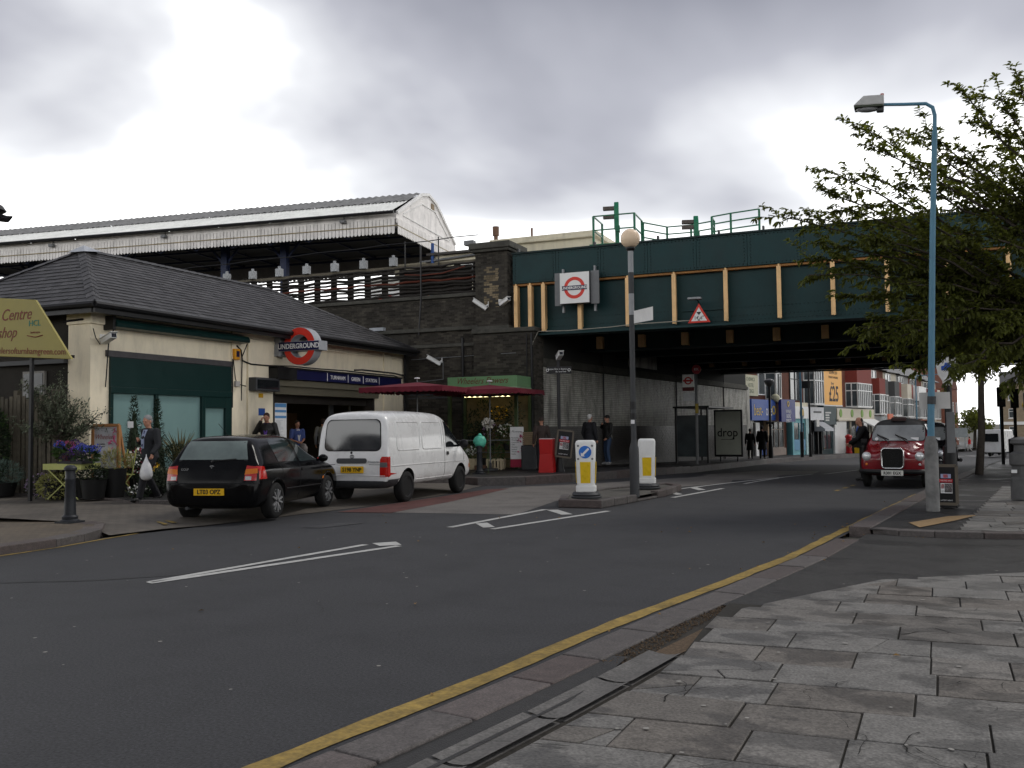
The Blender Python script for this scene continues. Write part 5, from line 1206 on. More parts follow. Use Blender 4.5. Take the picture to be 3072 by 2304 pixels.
def person(label, loc, rz, h=1.75, vox=.012, J=None, top=(.02,.02,.024), legs=(.02,.02,.022), hair=(.05,.03,.02), shoe=(.015,.014,.013), shirt=None, tie=None, coat=0., hat=None, bald=False, turn=0., nod=0., build=1., grp=None, skirt=False, shortsleeve=False, hL=None, hR=None):
    """figure facing +y in its own frame; J overrides joints given for a 1.75 m figure"""
    t = T('person', label, 'person', loc, rz, grp); k = h/1.75
    D = dict(hipL=(-.09,0,.92), kneeL=(-.10,.03,.50), ankL=(-.10,-.02,.09), toeL=(-.12,.14,.035), hipR=(.09,0,.92), kneeR=(.10,.03,.50), ankR=(.10,-.02,.09), toeR=(.12,.14,.035),
             pel=(0,0,.97), waist=(0,.005,1.10), chest=(0,.0,1.30), neck=(0,-.01,1.47), head=(0,.02,1.63), shL=(-.185,-.01,1.41), elL=(-.25,-.03,1.13), wrL=(-.26,.05,.88), shR=(.185,-.01,1.41), elR=(.25,-.03,1.13), wrR=(.26,.05,.88))
    D.update(J or {}); D = {a: Vector(v)*k for a, v in D.items()}; q = k*build
    skm = skin
    def mk(name, b, col, rough=.8, vx=None, var=.15):
        me = remesh(b, vx or vox); m = col if not isinstance(col, tuple) else M('cloth_%02d%02d%02d' % tuple(int(c*99) for c in col), col, rough, var=var, vs=9, bump=.25, bs=30)
        me.materials.clear(); me.materials.append(m); o = bpy.data.objects.new(name, me); COL.objects.link(o); o.parent = t; return o
    # body: one continuous surface
    b = B()
    for c, r in ((D['pel'],(.15,.105,.11)),(D['waist'],(.135,.095,.12)),(D['chest'],(.165,.105,.17)),((D['chest']+D['neck'])/2,(.15,.08,.10))): b.ball(c, [a*q for a in r], 16, 10)
    b.tube([D['pel'],D['waist'],D['chest'],D['chest']*.3+D['neck']*.7], [.13*q,.115*q,.13*q,.07*q], 14)
    for s in 'LR':
        limb(b, [D['hip'+s],D['knee'+s],D['ank'+s]], [.082*q,.055*q,.036*q]); limb(b, [D['ank'+s]-Vector((0,.03,.03))*k,D['toe'+s]], [.035*k,.03*k])
        limb(b, [D['sh'+s],D['el'+s],D['wr'+s]], [.055*q,.04*q,.027*q])
        f = (D['wr'+s]-D['el'+s]).normalized(); hd = (hL if s == 'L' else hR) or {}
        hand(b, D['wr'+s], hd.get('d', f), hd.get('palm', (1 if s == 'L' else -1, 0, 0)), hd.get('s', 1 if s == 'L' else -1), hd.get('curl', .55), k)
    limb(b, [D['neck']-Vector((0,0,.03))*k, D['head']-Vector((0,.015,.06))*k], [.058*k,.052*k])
    hm = Matrix.Translation(D['head']) @ Matrix.Rotation(turn,4,'Z') @ Matrix.Rotation(nod,4,'X'); hb = B(hm)
    for c, r in (((0,-.012,.03),(.074,.092,.088)),((0,.012,-.035),(.062,.078,.078)),((0,.045,-.075),(.038,.036,.034)),((0,.07,.012),(.05,.022,.03))): hb.ball([a*k for a in c], [a*k for a in r], 16, 10)
    hb.tube([(0,.085*k,.015*k),(0,.104*k,-.022*k),(0,.096*k,-.032*k)], [.010*k,.015*k,.010*k], 8)
    for s in (-1,1): hb.ball((s*.074*k,-.008*k,-.012*k),(.012*k,.02*k,.03*k),8,6); hb.ball((s*.03*k,.085*k,.028*k),(.018*k,.008*k,.006*k),8,6)
    hb.ball((0,.088*k,-.056*k),(.024*k,.008*k,.006*k),8,6)
    b.v += hb.v and [tuple(p) for p in hb.v]; n0 = len(b.v)-len(hb.v); b.f += [tuple(i+n0 for i in f) for f in hb.f]; b.mi += [0]*len(hb.f)
    mk('body', b, skm, vx=min(vox,.011))
    e = B(hm)
    for s in (-1,1): e.ball((s*.03*k,.083*k,.014*k),(.011*k,.006*k,.007*k),8,6)
    e.o('eyes', M('eye_dark', (.03,.022,.02), .3), t)
    # hair
    b = B(hm)
    if hat: b.ball((0,-.012*k,.045*k),(.088*k,.105*k,.085*k),16,10); b.tube([(0,.05*k,.03*k),(0,.13*k,.025*k)],[.06*k,.05*k],10) if hat == 'cap' else None
    elif bald: b.ball((0,-.045*k,.02*k),(.083*k,.078*k,.07*k),16,10)
    else: b.ball((0,-.024*k,.048*k),(.083*k,.095*k,.082*k),16,10); b.ball((0,-.05*k,.0),(.08*k,.07*k,.075*k),14,8)
    mk('hat' if hat else 'hair', b, hair, .7, max(.010,vox*.9), .35)
    # trousers, shoes
    b = B()
    for s in 'LR':
        kn, an, hp = D['knee'+s], D['ank'+s], D['hip'+s]; limb(b, [hp, kn, an+(kn-an)*.06], [.102*q,.078*q,.062*q]); b.ball(hp.lerp(kn,.3), .098*q, 12, 8)
    b.ball(D['pel']-Vector((0,0,.02))*k, (.172*q,.125*q,.12*q), 16, 10); b.tube([D['pel'],D['waist']], [.15*q,.138*q], 14)
    if skirt: b.tube([D['waist'],D['pel'],(D['kneeL']+D['kneeR'])/2], [.15*q,.18*q,.23*q], 16)
    mk('trousers', b, legs)
    for s in 'LR':
        b = B(); a, to = D['ank'+s], D['toe'+s]; d = (to-a); d.normalize(); lo = Vector((0,0,min(a.z,to.z)))
        b.ball(a+Vector((0,0,-.035))*k, (.056*k,.062*k,.055*k), 12, 8); b.ball(a-d*.05*k-Vector((0,0,.045))*k, (.05*k,.05*k,.042*k), 10, 8); b.tube([a-Vector((0,0,.045))*k, (a+to)/2-Vector((0,0,.012))*k, to], [.056*k,.052*k,.042*k], 10); b.ball(to, (.048*k,.056*k,.036*k), 10, 8)
        mk('shoe', b, shoe, .4)
    # jacket / top
    b = B(); Hh = D['pel']-Vector((0,0,.08+coat))*k
    for c, r in ((D['waist'],(.168,.13,.13)),(D['chest'],(.195,.135,.17)),((D['chest']*.45+D['neck']*.55),(.172,.10,.085)),(D['pel'],(.182,.135,.09))): b.ball(c, [a*q for a in r], 16, 10)
    b.tube([Hh,D['pel'],D['waist'],D['chest'],D['chest']*.35+D['neck']*.65], [(.185+coat*.12)*q,.165*q,.15*q,.162*q,.09*q], 16)
    for s in 'LR':
        sh, el, wr = D['sh'+s], D['el'+s], D['wr'+s]
        if shortsleeve: limb(b, [sh, sh.lerp(el,.75)], [.078*q,.066*q])
        else: limb(b, [sh, el, el.lerp(wr,.93)], [.08*q,.062*q,.047*q])
    b.tube([D['neck']-Vector((0,0,.05))*k, D['neck']+Vector((0,-.005,.015))*k], [.085*k,.070*k], 12)
    mk('jacket', b, top, var=.25)
    if shirt:
        c = D['chest']; nk = D['neck']; b = B(Matrix.Rotation(0,4,'Z'))
        y = .160*q; b.prism([(-.05*k,c.y+y-.005,c.z-.03*k),(.05*k,c.y+y-.005,c.z-.03*k),(.055*k,nk.y+.085*k,nk.z-.015*k),(-.055*k,nk.y+.085*k,nk.z-.015*k)],(0,-.05,0)); b.prism([(-.02*k,c.y+y,c.z-.22*k),(.02*k,c.y+y,c.z-.22*k),(.05*k,c.y+y-.003,c.z-.03*k),(-.05*k,c.y+y-.003,c.z-.03*k)],(0,-.05,0))
        b.o('shirt', M('shirt_%02d%02d%02d' % tuple(int(a*99) for a in shirt), shirt, .7, vs=8), t)
        if tie: b = B(); b.prism([(-.022*k,c.y+y+.008,c.z-.18*k),(.022*k,c.y+y+.008,c.z-.18*k),(.014*k,nk.y+.10*k,nk.z-.035*k),(-.014*k,nk.y+.10*k,nk.z-.035*k)],(0,-.02,0)); b.o('tie', M('tie', tie, .5), t)
    return t
# striding man with cigarette and carrier bag (walks towards the camera, to the left)
wm = person('grey haired man in dark suit walking with a cigarette and carrier bag', (-14.05,14.3,.15), R(170), 1.76, .009,
    dict(kneeL=(-.09,.20,.52), ankL=(-.09,.30,.10), toeL=(-.10,.45,.07), kneeR=(.09,-.02,.50), ankR=(.09,-.26,.12), toeR=(.09,-.13,.035), chest=(0,.02,1.30), neck=(0,.03,1.47), head=(0,.065,1.62),
         elR=(.27,-.10,1.15), wrR=(.19,.14,1.22), elL=(-.29,.02,1.14), wrL=(-.34,.20,.98)),
    (.018,.019,.022), (.022,.022,.025), (.22,.22,.22), shirt=(.26,.30,.42), tie=(.012,.014,.08), nod=-.22, turn=.25, hR=dict(d=(-.8,.35,.5), palm=(0,1,0), curl=.9), hL=dict(d=(-.1,.2,-1), palm=(1,0,0), curl=1.1))
b = B(); b.tube([(.02,.18,1.56),(.03,.245,1.545)],.005,6); b.o('cigarette', paper, wm)
# the carrier bag hangs from his hand
cb = B(); prof = [(.02,.0),(.05,-.06),(.10,-.16),(.15,-.27),(.16,-.36),(.12,-.43),(.05,-.455),(.001,-.46)]
cb.lathe(prof, 18); cb.v = [(x*1.25*(1+.10*math.sin(7*z*9+x*20)), y*.75*(1+.12*math.cos(5*z*8)), z) for x, y, z in cb.v]; cb.tube([(-.03,0,-.02),(0,0,.05),(.03,0,-.02)],.008,6)
CBG = T('carrier_bag', 'white plastic carrier bag hanging from the suited man', 'bag', (-13.85,14.0,1.07), R(150))
cb.o('bag', M('bag_plastic', (.66,.66,.66), .35, var=.15, vs=9, bump=.6, bs=14), CBG, smooth=70); sh_ = B(); sh_.ball((0,-.02,-.36),(.15,.1,.075),14,8); sh_.o('contents', M('bag_contents', (.30,.28,.13), .6, var=.3, vs=20), CBG); TX('Pizza', .06, greyd, CBG, (0,-.135,-.24), shear=.3)
# man on the telephone against the wall
person('man in dark coat and purple shirt phoning beside the station entrance', (-16.35,20.95,.22), R(205), 1.86, .011,
    dict(head=(-.0,.05,1.61), elR=(.30,.06,1.2), wrR=(.12,.14,1.52), elL=(-.27,.0,1.15), wrL=(-.22,.2,1.0)), (.014,.014,.016), (.02,.02,.025), (.06,.03,.02), shirt=(.10,.045,.26), nod=-.25, hR=dict(d=(-.35,-.1,.9), palm=(-1,0,0), curl=.8), build=1.08)
person('dark haired woman in blue top standing in the station entrance', (-17.6,24.05,.22), R(238), 1.66, .012, dict(elR=(.24,.02,1.12), wrR=(.10,.24,1.05), elL=(-.22,.02,1.12), wrL=(-.08,.24,1.05)), (.06,.09,.25), (.02,.02,.025), (.012,.01,.01), shirt=(.5,.5,.5), shortsleeve=True, nod=-.15)
b = B(); b.ball((0,0,0),(.16,.10,.19),14,10,.08); hb_ = b.o('handbag', M('bag_grey', (.20,.18,.17), .5, var=.2, bump=.5, bs=14), loc=(-17.35,24.0,.98)); tag(hb_, 'crumpled grey bag carried by the woman in the blue top', 'bag')
person('person in pale grey jacket seen from behind in the entrance', (-18.2,26.3,.22), R(20), 1.74, .014, None, (.17,.18,.20), (.03,.03,.04), (.03,.02,.02))
# people on the pavement under the bridge
person('person in dark brown jacket and hat behind the red newspaper box', (-10.65,27.3,.22), R(35), 1.68, .013, None, (.045,.034,.028), (.03,.03,.03), (.05,.035,.03), hat='knit')
person('white haired man in long dark green coat seen from behind', (-10.2,30.8,.22), R(-20), 1.80, .013, dict(elL=(-.27,-.04,1.13), wrL=(-.27,.08,.9)), (.022,.028,.025), (.02,.02,.022), (.55,.54,.52), coat=.35, build=1.1)
person('man in black jacket and blue jeans with arm raised to his mouth', (-10.05,32.4,.2), R(140), 1.80, .013, dict(hipL=(-.08,0,.92), kneeL=(-.06,.06,.5), ankL=(-.05,-.02,.09), elR=(.36,.02,1.32), wrR=(.10,.18,1.42), elL=(-.30,.05,1.12), wrL=(-.24,.2,.95)), (.012,.012,.013), (.045,.075,.14), (.02,.02,.02), shoe=(.3,.3,.3), hat='knit', hR=dict(d=(-.9,.2,.3), palm=(0,1,0)))
person('woman in black coat walking away beside a taller man', (-8.05,52.5,zpv(0,52.5)), R(5), 1.68, .016, dict(kneeL=(-.09,.1,.5), ankL=(-.09,.16,.1)), (.010,.010,.011), (.012,.012,.013), (.015,.012,.01), coat=.4)
person('tall man in black overcoat walking away under the bridge', (-7.35,52.2,zpv(0,52.2)), R(5), 1.82, .016, dict(kneeR=(.09,.12,.5), ankR=(.09,.18,.1), kneeL=(-.09,0,.5), ankL=(-.09,-.2,.14)), (.010,.010,.011), (.012,.012,.013), (.015,.012,.01), coat=.4, build=1.08)
# taxi driver leaning at his cab
person('balding man in black jumper standing at the side of the red taxi', (-1.12,27.3,0), R(95), 1.78, .011, dict(ankL=(-.12,-.10,.09), ankR=(.10,.02,.09), toeL=(-.14,.06,.035), toeR=(.12,.18,.035), chest=(0,.02,1.29), neck=(0,.05,1.46), head=(0,.10,1.60), elR=(.26,.12,1.12), wrR=(.17,.30,.98), elL=(-.25,.16,1.14), wrL=(-.15,.36,1.02)), (.010,.010,.012), (.012,.013,.018), (.035,.025,.02), bald=True, nod=-.35, turn=.5, build=1.08)
person('person in red top crossing the far road', (6.5,118,zr(118)), R(90), 1.74, .02, dict(kneeL=(-.09,.16,.5), ankL=(-.09,.2,.1), ankR=(.09,-.22,.12)), (.5,.02,.02), (.4,.38,.36), (.03,.02,.02))
# ------------------------------------------------------------------ traffic island and its furniture
IS = S('traffic_island')
isl_p = [(-6.3,17.0),(-5.42,17.0),(-5.25,18.2),(-4.97,20.4),(-5.05,22.2),(-5.5,22.9),(-5.95,22.6),(-6.6,20.5),(-6.75,18.4)]
sheet('island_top', [(p[0]*.94-5.75*.06,p[1]*.97+19.8*.03) for p in isl_p], .115, M('island_asphalt', (.085,.08,.07), .8, var=.35, vs=4, bump=.5, bs=80), parent=IS)
for a, c in zip(isl_p, isl_p[1:]+isl_p[:1]):
    a = Vector((*a,0)); c = Vector((*c,0)); n = max(1, round((c-a).length/.6)); d = (c-a).normalized(); rtv = Vector((d.y,-d.x,0))
    for i in range(n):
        m_ = a.lerp(c,(i+.5)/n)-rtv*.09; low = .05 if 18.6 < m_.y < 19.9 else .155
        B().obox((m_.x,m_.y,low/2), (.18,(c-a).length/n-.012,low), (0,rnd.uniform(-.02,.02),math.atan2(-d.x,d.y))).o('kerb_stone', granite, IS, bevel=.02)
def keepleft(loc, rz, label, arrow=True):
    t = T('traffic_bollard', label, 'bollard', loc, rz)
    b = B(); b.lathe([(.3,0),(.31,.03),(.27,.05),(.29,.075),(.27,.1),(.255,.12)],24); b.o('base', greyd, t, smooth=40)
    b = B(); b.prism([(x,y,.12) for x, y in rrect(-.20,.20,-.15,.15,.06)],(0,0,.13)); b.o('plinth', white_pl, t, bevel=.02)
    b = B(); n = len(rrect(0,1,0,1,.1))
    vs = []
    for z, wx, wy in ((.25,.175,.135),(.6,.185,.145),(1.08,.20,.15),(1.13,.185,.135),(1.15,.15,.1)):
        vs += [(x,y,z) for x, y in rrect(-wx,wx,-wy,wy,.05)]
    b.add(vs, [(i*n+j,i*n+(j+1)%n,(i+1)*n+(j+1)%n,(i+1)*n+j) for i in range(4) for j in range(n)]+[tuple(range(4*n,5*n))]); sh = b.o('shell', white_pl, t, smooth=50)
    for s in ((0,-1),(1,0),(0,1),(-1,0)):
        m = Matrix.Rotation(math.atan2(s[1],s[0])+R(90),4,'Z'); dd = .152 if s[0] == 0 else .205; w = .105 if s[0] == 0 else .07
        q = B(m); q.prism([(-w*.92,-dd+.012,.30),(w*.92,-dd+.012,.30),(w,-dd-.004,.72),(-w,-dd-.004,.72)],(0,.012,0)); q.o('reflective_panel', M('panel_yellow', (.68,.46,.02), .3, var=.12, vs=12), t)
    if arrow:
        b = B(); disc(b,(0,-.158,.915),.125,.01); d_ = b.o('arrow_disc', M('disc_blue', (.03,.14,.48), .3), t)
        b = B(); pts = [(-.085,-.085),(-.005,-.085),(-.03,-.06),(.085,.055),(.055,.085),(-.06,-.03),(-.085,-.005)]
        b.prism([(x,-.162,.915+z) for x, z in pts],(0,.003,0)); b.o('arrow', paper, d_)
        for x, z in ((-.14,1.04),(.14,1.04),(-.14,.78),(.14,.78)): 
            b = B(); disc(b,(x,-.156,z),.022,.006,12); b.o('fixing_stud', greyp, t)
    return t
keepleft((-5.93,17.62,.15), R(14), 'white traffic bollard with blue arrow disc on the island nose')
keepleft((-5.55,20.9,.13), R(14), 'weathered white bollard behind the zebra post without arrow disc', False)
ZP = T('belisha_beacon', 'grey banded beacon post with white globe on the traffic island', 'beacon', (-5.25,18.75,.1))
b = B(); b.lathe([(.10,0),(.10,.98),(.095,1.02),(.06,1.14),(.06,1.2)],18); b.o('base_sleeve', greyd, ZP, smooth=40)
z = 1.2
bands = [1.2,1.75,2.3,2.85,3.35,3.80,4.25,4.7,5.15]
for i in range(8): b = B(); b.cyl((0,0,bands[i]),(0,0,bands[i+1]),.057,n=16); b.o('post_band', greyd if i in (0,1,2,4,6,3) and i != 5 else M('band_pale', (.30,.31,.32), .5, var=.15), ZP, smooth=40)
b = B(); b.lathe([(.06,5.15),(.10,5.2),(.10,5.23),(.07,5.24)],16); b.o('collar', black, ZP)
b = B(); b.ball((0,0,5.42),.205,28,20); b.o('globe', M('globe_cream', (.80,.62,.44), .35, var=.03), ZP, smooth=80)
b = B(); b.prism([(.05,-.02,3.62),(.44,.06,3.68),(.44,.06,3.96),(.05,-.02,3.88)],(0,.015,0)); o = b.o('sign_plate', white, ZP)
B().tube([(0,0,1.62),(0,0,1.74)],.066,14).o('sticker_wrap', black, ZP); B().tube([(0,0,1.82),(0,0,1.98)],.064,14).o('sticker_wrap', black, ZP); B().box(-.04,.04,-.068,-.06,1.52,1.6).o('sticker', paper, ZP)

# ------------------------------------------------------------------ lamp posts, bollards, boxes
LP = T('street_lamp', 'tall pale blue street lamp with angular lantern beside the kerb', 'street lamp', (.36,17.12,.08))
b = B(); b.lathe([(.105,0),(.11,.4),(.108,.42),(.108,1.12),(.07,1.26)],18); b.o('base', M('galv_stained', (.17,.17,.165), .7, var=.55, vs=3.5, bump=.3, bs=30, dirt=.45), LP, smooth=40)
b = B(); b.tube([(0,0,1.2),(.05,0,2.5),(.13,0,4.6),(.22,0,6.45)],[.058,.053,.048,.043],16); b.o('column', tealp, LP, smooth=50)
b = B(); b.tube([(.22,0,6.4),(.23,0,6.72),(.20,0,6.86),(.10,0,6.94),(-.25,0,6.98),(-.62,0,7.03)],[.034,.033,.032,.03,.028,.026],10); b.o('arm', tealp, LP, smooth=60)
m = Matrix.Translation((-.62,0,7.06)) @ Matrix.Rotation(R(4),4,'Y')
b = B(m); vs = [(.06,-.13,-.06),(.06,.13,-.06),(-.44,.16,-.06),(-.44,-.16,-.06),(.05,-.1,.12),(.05,.1,.12),(-.28,.11,.12),(-.28,-.11,.12)]; b.add(vs,[(3,2,1,0),(4,5,6,7),(0,1,5,4),(1,2,6,5),(2,3,7,6),(3,0,4,7)]); lan = b.o('lantern', M('lantern_grey', (.42,.42,.41), .55, var=.15), LP, bevel=.02)
b = B(m); b.box(-.42,.04,-.14,.14,-.09,-.062); b.o('lantern_rim', M('lantern_rim', (.05,.06,.04), .6), lan); b = B(m); b.ball((-.2,0,-.09),(.2,.11,.055),16,8); b.o('diffuser', M('diffuser', (.35,.36,.38), .15, var=.1), lan, smooth=70); b = B(m); b.box(-.06,.06,-.06,.06,-.16,-.08); b.o('gear_box', greyd, lan, bevel=.02)
b = B(m); b.cyl((.02,0,.12),(.02,0,.16),.03); b.o('photocell', M('photocell_red', (.35,.08,.07), .4), lan)
b = B(); b.box(-.16,.32,.09,.10,1.72,2.0); b.o('sign_back', M('sign_back_grey', (.50,.49,.47), .5, var=.08), LP); b = B(); b.tube([(.03,0,1.80),(.035,0,1.93)],.068,14); b.o('clamp', greyd, LP)
def posterboard(name, label, loc, rz, w, h, tilt=0, legs=True):
    t = T(name, label, 'poster board', loc, rz); m = Matrix.Rotation(tilt,4,'Y')
    b = B(m); b.box(-w/2,w/2,-.02,.02,.06,h); b.o('board', black, t)
    b = B(m); 
    for a, c in (((-w/2,h),(w/2,h)),((-w/2,.06),(w/2,.06)),((-w/2,.06),(-w/2,h)),((w/2,.06),(w/2,h))): b.bar((a[0],-.015,a[1]),(c[0],-.015,c[1]),.015,.05)
    b.o('frame', M('frame_tan', (.13,.11,.085), .6), t)
    def pn(x0,x1,z0,z1,mt,nm): 
        q = B(m); q.box(x0*w,x1*w,-.028,-.021,z0*h,z1*h); return q.o(nm, mt, t)
    pn(-.28,.22,.70,.80,M('poster_lilac', (.35,.38,.55), .6),'poster_panel'); pn(-.15,.08,.71,.79,M('poster_redp', (.5,.1,.1), .6),'poster_photo'); p1 = pn(-.36,.3,.60,.68,M('poster_red2', (.42,.03,.04), .6),'poster_strip'); pn(-.3,.28,.34,.58,paper,'poster_panel'); pn(-.1,.27,.36,.57,M('poster_photo2', (.14,.12,.12), .6),'poster_photo'); pn(-.28,-.12,.45,.56,M('poster_redp', (.5,.1,.1), .6),'poster_photo')
    for s_, z_, mt, sz in (('THE BIG SALE',.64,paper,.055),('PICTURE SPECIAL',.39,black,.035),('OPENS FRIDAY',.17,paper,.055)):
        o = TX(s_ if z_ != .17 else 'LATEST NEWS', sz*w/.5*.85, mt, t, m @ Vector((-.02*w,-.03,z_*h))); o.rotation_euler = (R(90),tilt,0)
    if legs:
        b = B(); b.box(-w/2,w/2,-.02,.3,0,.04); b.o('foot', black, t)
    return t
posterboard('poster_stand', 'black newspaper poster board leaning at the blue lamp post', (.60,17.72,.1), R(-8), .32, .72)
# disc sign pole by the taxis
DP = T('disc_sign_post', 'black post with white disc sign showing a blue car symbol', 'sign', (.92,24.4,.1))
b = B(); b.lathe([(.16,0),(.15,.9),(.10,.95),(.085,1.0),(.085,2.35)],16); b.o('post', black, DP, smooth=40)
b = B(); b.lathe([(.10,2.36),(.12,2.5),(.11,2.52)],16); 
vs = [(-.05,-.05,2.36),(.05,-.05,2.36),(.20,-.05,2.62),(.235,-.05,2.8),(.20,-.05,2.98),(.1,-.05,3.12),(-.1,-.05,3.12),(-.20,-.05,2.98),(-.235,-.05,2.8),(-.20,-.05,2.62)]
b.prism(vs,(0,.1,0)); b.o('disc_head', MATS['sign_white'], DP, bevel=.01)
b = B(); b.prism([(-.13,-.056,2.72),(.13,-.056,2.72),(.13,-.056,2.82),(.07,-.056,2.83),(.045,-.056,2.9),(-.045,-.056,2.9),(-.07,-.056,2.83),(-.13,-.056,2.82)],(0,.004,0)); b.o('car_symbol', M('symbol_blue', (.05,.12,.5), .4), DP)
b = B(); b.box(-.06,.12,-.16,-.08,.75,1.72); b.o('control_box', greyp, DP, bevel=.01)
SPi = T('cast_bollard', 'broad grey stepped bollard on the slabbed pavement beyond the lamp post', 'bollard', (1.98,20.0,.1))
b = B(); b.lathe([(.20,0),(.20,.38),(.17,.42),(.17,.62),(.21,.66),(.21,.86),(.13,.9),(.12,1.02),(.19,1.06),(.17,1.13),(.05,1.18)],20); b.o('shaft', M('bollard_grey', (.10,.10,.10), .7, var=.3, vs=5), SPi, smooth=35); b = B(); b.box(-.19,-.1,-.19,-.14,.5,.56); b.o('sticker', paper, SPi)
def bollard(loc, label, h=.95):
    t = T('cast_iron_bollard', label, 'bollard', loc); k = h/.95
    b = B(); b.lathe([(.15,0),(.15,.04),(.12,.06),(.125,.1),(.095,.13),(.088,.3),(.075,.68*k),(.085,.70*k),(.085,.72*k),(.075,.74*k),(.078,.84*k),(.10,.86*k),(.10,.89*k),(.085,.91*k),(.05,.935*k),(.001,.94*k)],20); b.o('shaft', M('bollard_black', (.022,.024,.028), .45, var=.2, vs=9), t, smooth=35)
    b = B(); b.box(-.16,.16,-.16,.16,-.02,.03); b.o('base_plate', MATS['bollard_black'], t); return t
bollard((-12.6,11.1,.1), 'black cast iron bollard on the kerbed corner before the flower display', .95)
bollard((-11.65,24.8,.22), 'black cast iron bollard in front of the van and flower crates', .86)
# red newspaper box
NB = T('newspaper_box', 'tall red metal newspaper box on the pavement by the bridge corner', 'box', (-10.0,26.1,.22), R(8))
b = B(); vs = []
for z, w in ((0,.225),(.55,.19),(1.0,.205)): vs += [(-w,-w,z),(w,-w,z),(w,w,z),(-w,w,z)]
b.add(vs,[(0,1,5,4),(1,2,6,5),(2,3,7,6),(3,0,4,7),(4,5,9,8),(5,6,10,9),(6,7,11,10),(7,4,8,11),(8,9,10,11)]); b.o('body', M('box_red', (.42,.012,.012), .4, var=.1, vs=4), NB); b = B(); b.box(-.2,.2,-.2,.2,1.0,1.02); b.o('lid', M('lid_pale', (.6,.5,.5), .5), NB)
# wayfinding post
WP = T('fingerpost', 'black fingerpost with direction plate beside the red newspaper box', 'signpost', (-9.72,26.4,.22))
b = B(); b.lathe([(.16,0),(.13,.1),(.10,.35),(.085,.6),(.055,.65),(.05,3.35),(.03,3.5)],14); b.o('post', black, WP, smooth=40)
m = Matrix.Rotation(R(16),4,'Z'); b = B(m); b.box(-.36,.40,-.04,-.01,2.98,3.2); fpl = b.o('direction_plate', black, WP)
TX('Acton Green Station', .07, MATS['paper_white'], WP, m @ Vector((-.02,-.045,3.12)), (R(90),0,R(16))); TX('Bedford Park', .06, MATS['paper_white'], WP, m @ Vector((.08,-.045,3.04)), (R(90),0,R(16)))
b = B(m); 
for s in (-1,1): ring(b,(s*.33,-.046,3.09),.045,.03,.004,14)
b.o('emblem', paper, WP)
cctv((-9.72,26.37,3.76), R(30), 'white camera on a bracket above the black fingerpost', -.2, wall=False)
posterboard('poster_board', 'black poster board tied at a tilt to the black fingerpost', (-9.52,26.15,.62), R(10), .47, .85, .12, False)
b = B()
for i in range(7): b.box(-.2+i*.002,.2+i*.004,-.14,.14,i*.06,i*.06+.05)
o = b.o('folded_cardboard', card, loc=(-11.25,27.75,1.02), rz=.2); tag(o, 'bundle of folded brown cardboard on a grey bin by the kiosk', 'cardboard')
b = B(); b.prism([(x,y,0) for x, y in rrect(-.24,.24,-.22,.22,.05)],(0,0,.78)); o = b.o('street_bin', greyd, loc=(-11.25,27.75,.22), rz=.2, bevel=.02); tag(o, 'dark grey bin holding cardboard beside the kiosk', 'bin')

# ------------------------------------------------------------------ flower kiosk
kg = M('kiosk_green', (.13,.26,.12), .5, var=.1, vs=3); kgd = M('kiosk_frame_green', (.05,.075,.03), .5, var=.2, vs=4)
KX0, KX1, KY0, KY1 = -14.3, -11.75, 27.95, 29.25
KI = T('flower_kiosk', 'green framed flower kiosk with lit interior against the brick abutment', 'kiosk', (0,0,.22))
b = B(); b.box(KX0,KX1,KY0,KY1,2.72,3.08); fa = b.o('fascia', kg, KI, bevel=.01)
TX('Wheelers Flowers', .30, M('script_brown', (.12,.05,.025), .6), KI, ((KX0+KX1)/2,KY0-.004,2.93), shear=.4, sx=.85)
b = B(); b.box(KX0-.02,KX1+.02,KY0-.03,KY1,2.52,2.72); b.o('valance', M('kiosk_pale_green', (.19,.28,.17), .5, var=.15), KI, bevel=.03)
for x in (KX0+.05,KX1-.05):
    for y in (KY0+.05,KY1-.05): B().box(x-.05,x+.05,y-.05,y+.05,0,2.52).o('corner_post', kgd, KI)
B().box(KX0+.05,KX1-.05,KY1-.03,KY1,0,2.5).o('back_panel', M('kiosk_back', (.16,.13,.07), .8, var=.3), KI)
B().box(KX0,KX1,KY0,KY1,2.48,2.52).o('ceiling', M('kiosk_ceiling', (.5,.4,.2), .7), KI)
for y in (KY0+.3,): B().tube([(KX0+.5,y,2.43),(KX1-.35,y,2.43)],.03,8).o('fluorescent_tube', tubeL, KI)
for z in (.55,.95): B().bar((KX0+.1,KY0+.04,z),(KX1-.1,KY0+.04,z),.03).o('rail', greyp, KI)
for i in range(4): B().box(KX0+.1,KX1-.1,KY0+.35+.2*i,KY0+.55+.2*i,.3+.3*i,.34+.3*i).o('shelf', kgd, KI)
B().box(KX0-1.4,KX0+.1,KY0-.3,KY0-.22,2.38,2.42).o('canopy_arm', greyd, KI); B().box(KX0-1.0,KX0+.2,KY0-.9,KY0-.82,2.46,2.5).o('canopy_arm', greyd, KI); B().bar((KX1,KY0,2.42),(KX1+1.2,KY0-.8,2.4),.03).o('canopy_arm', greyd, KI)
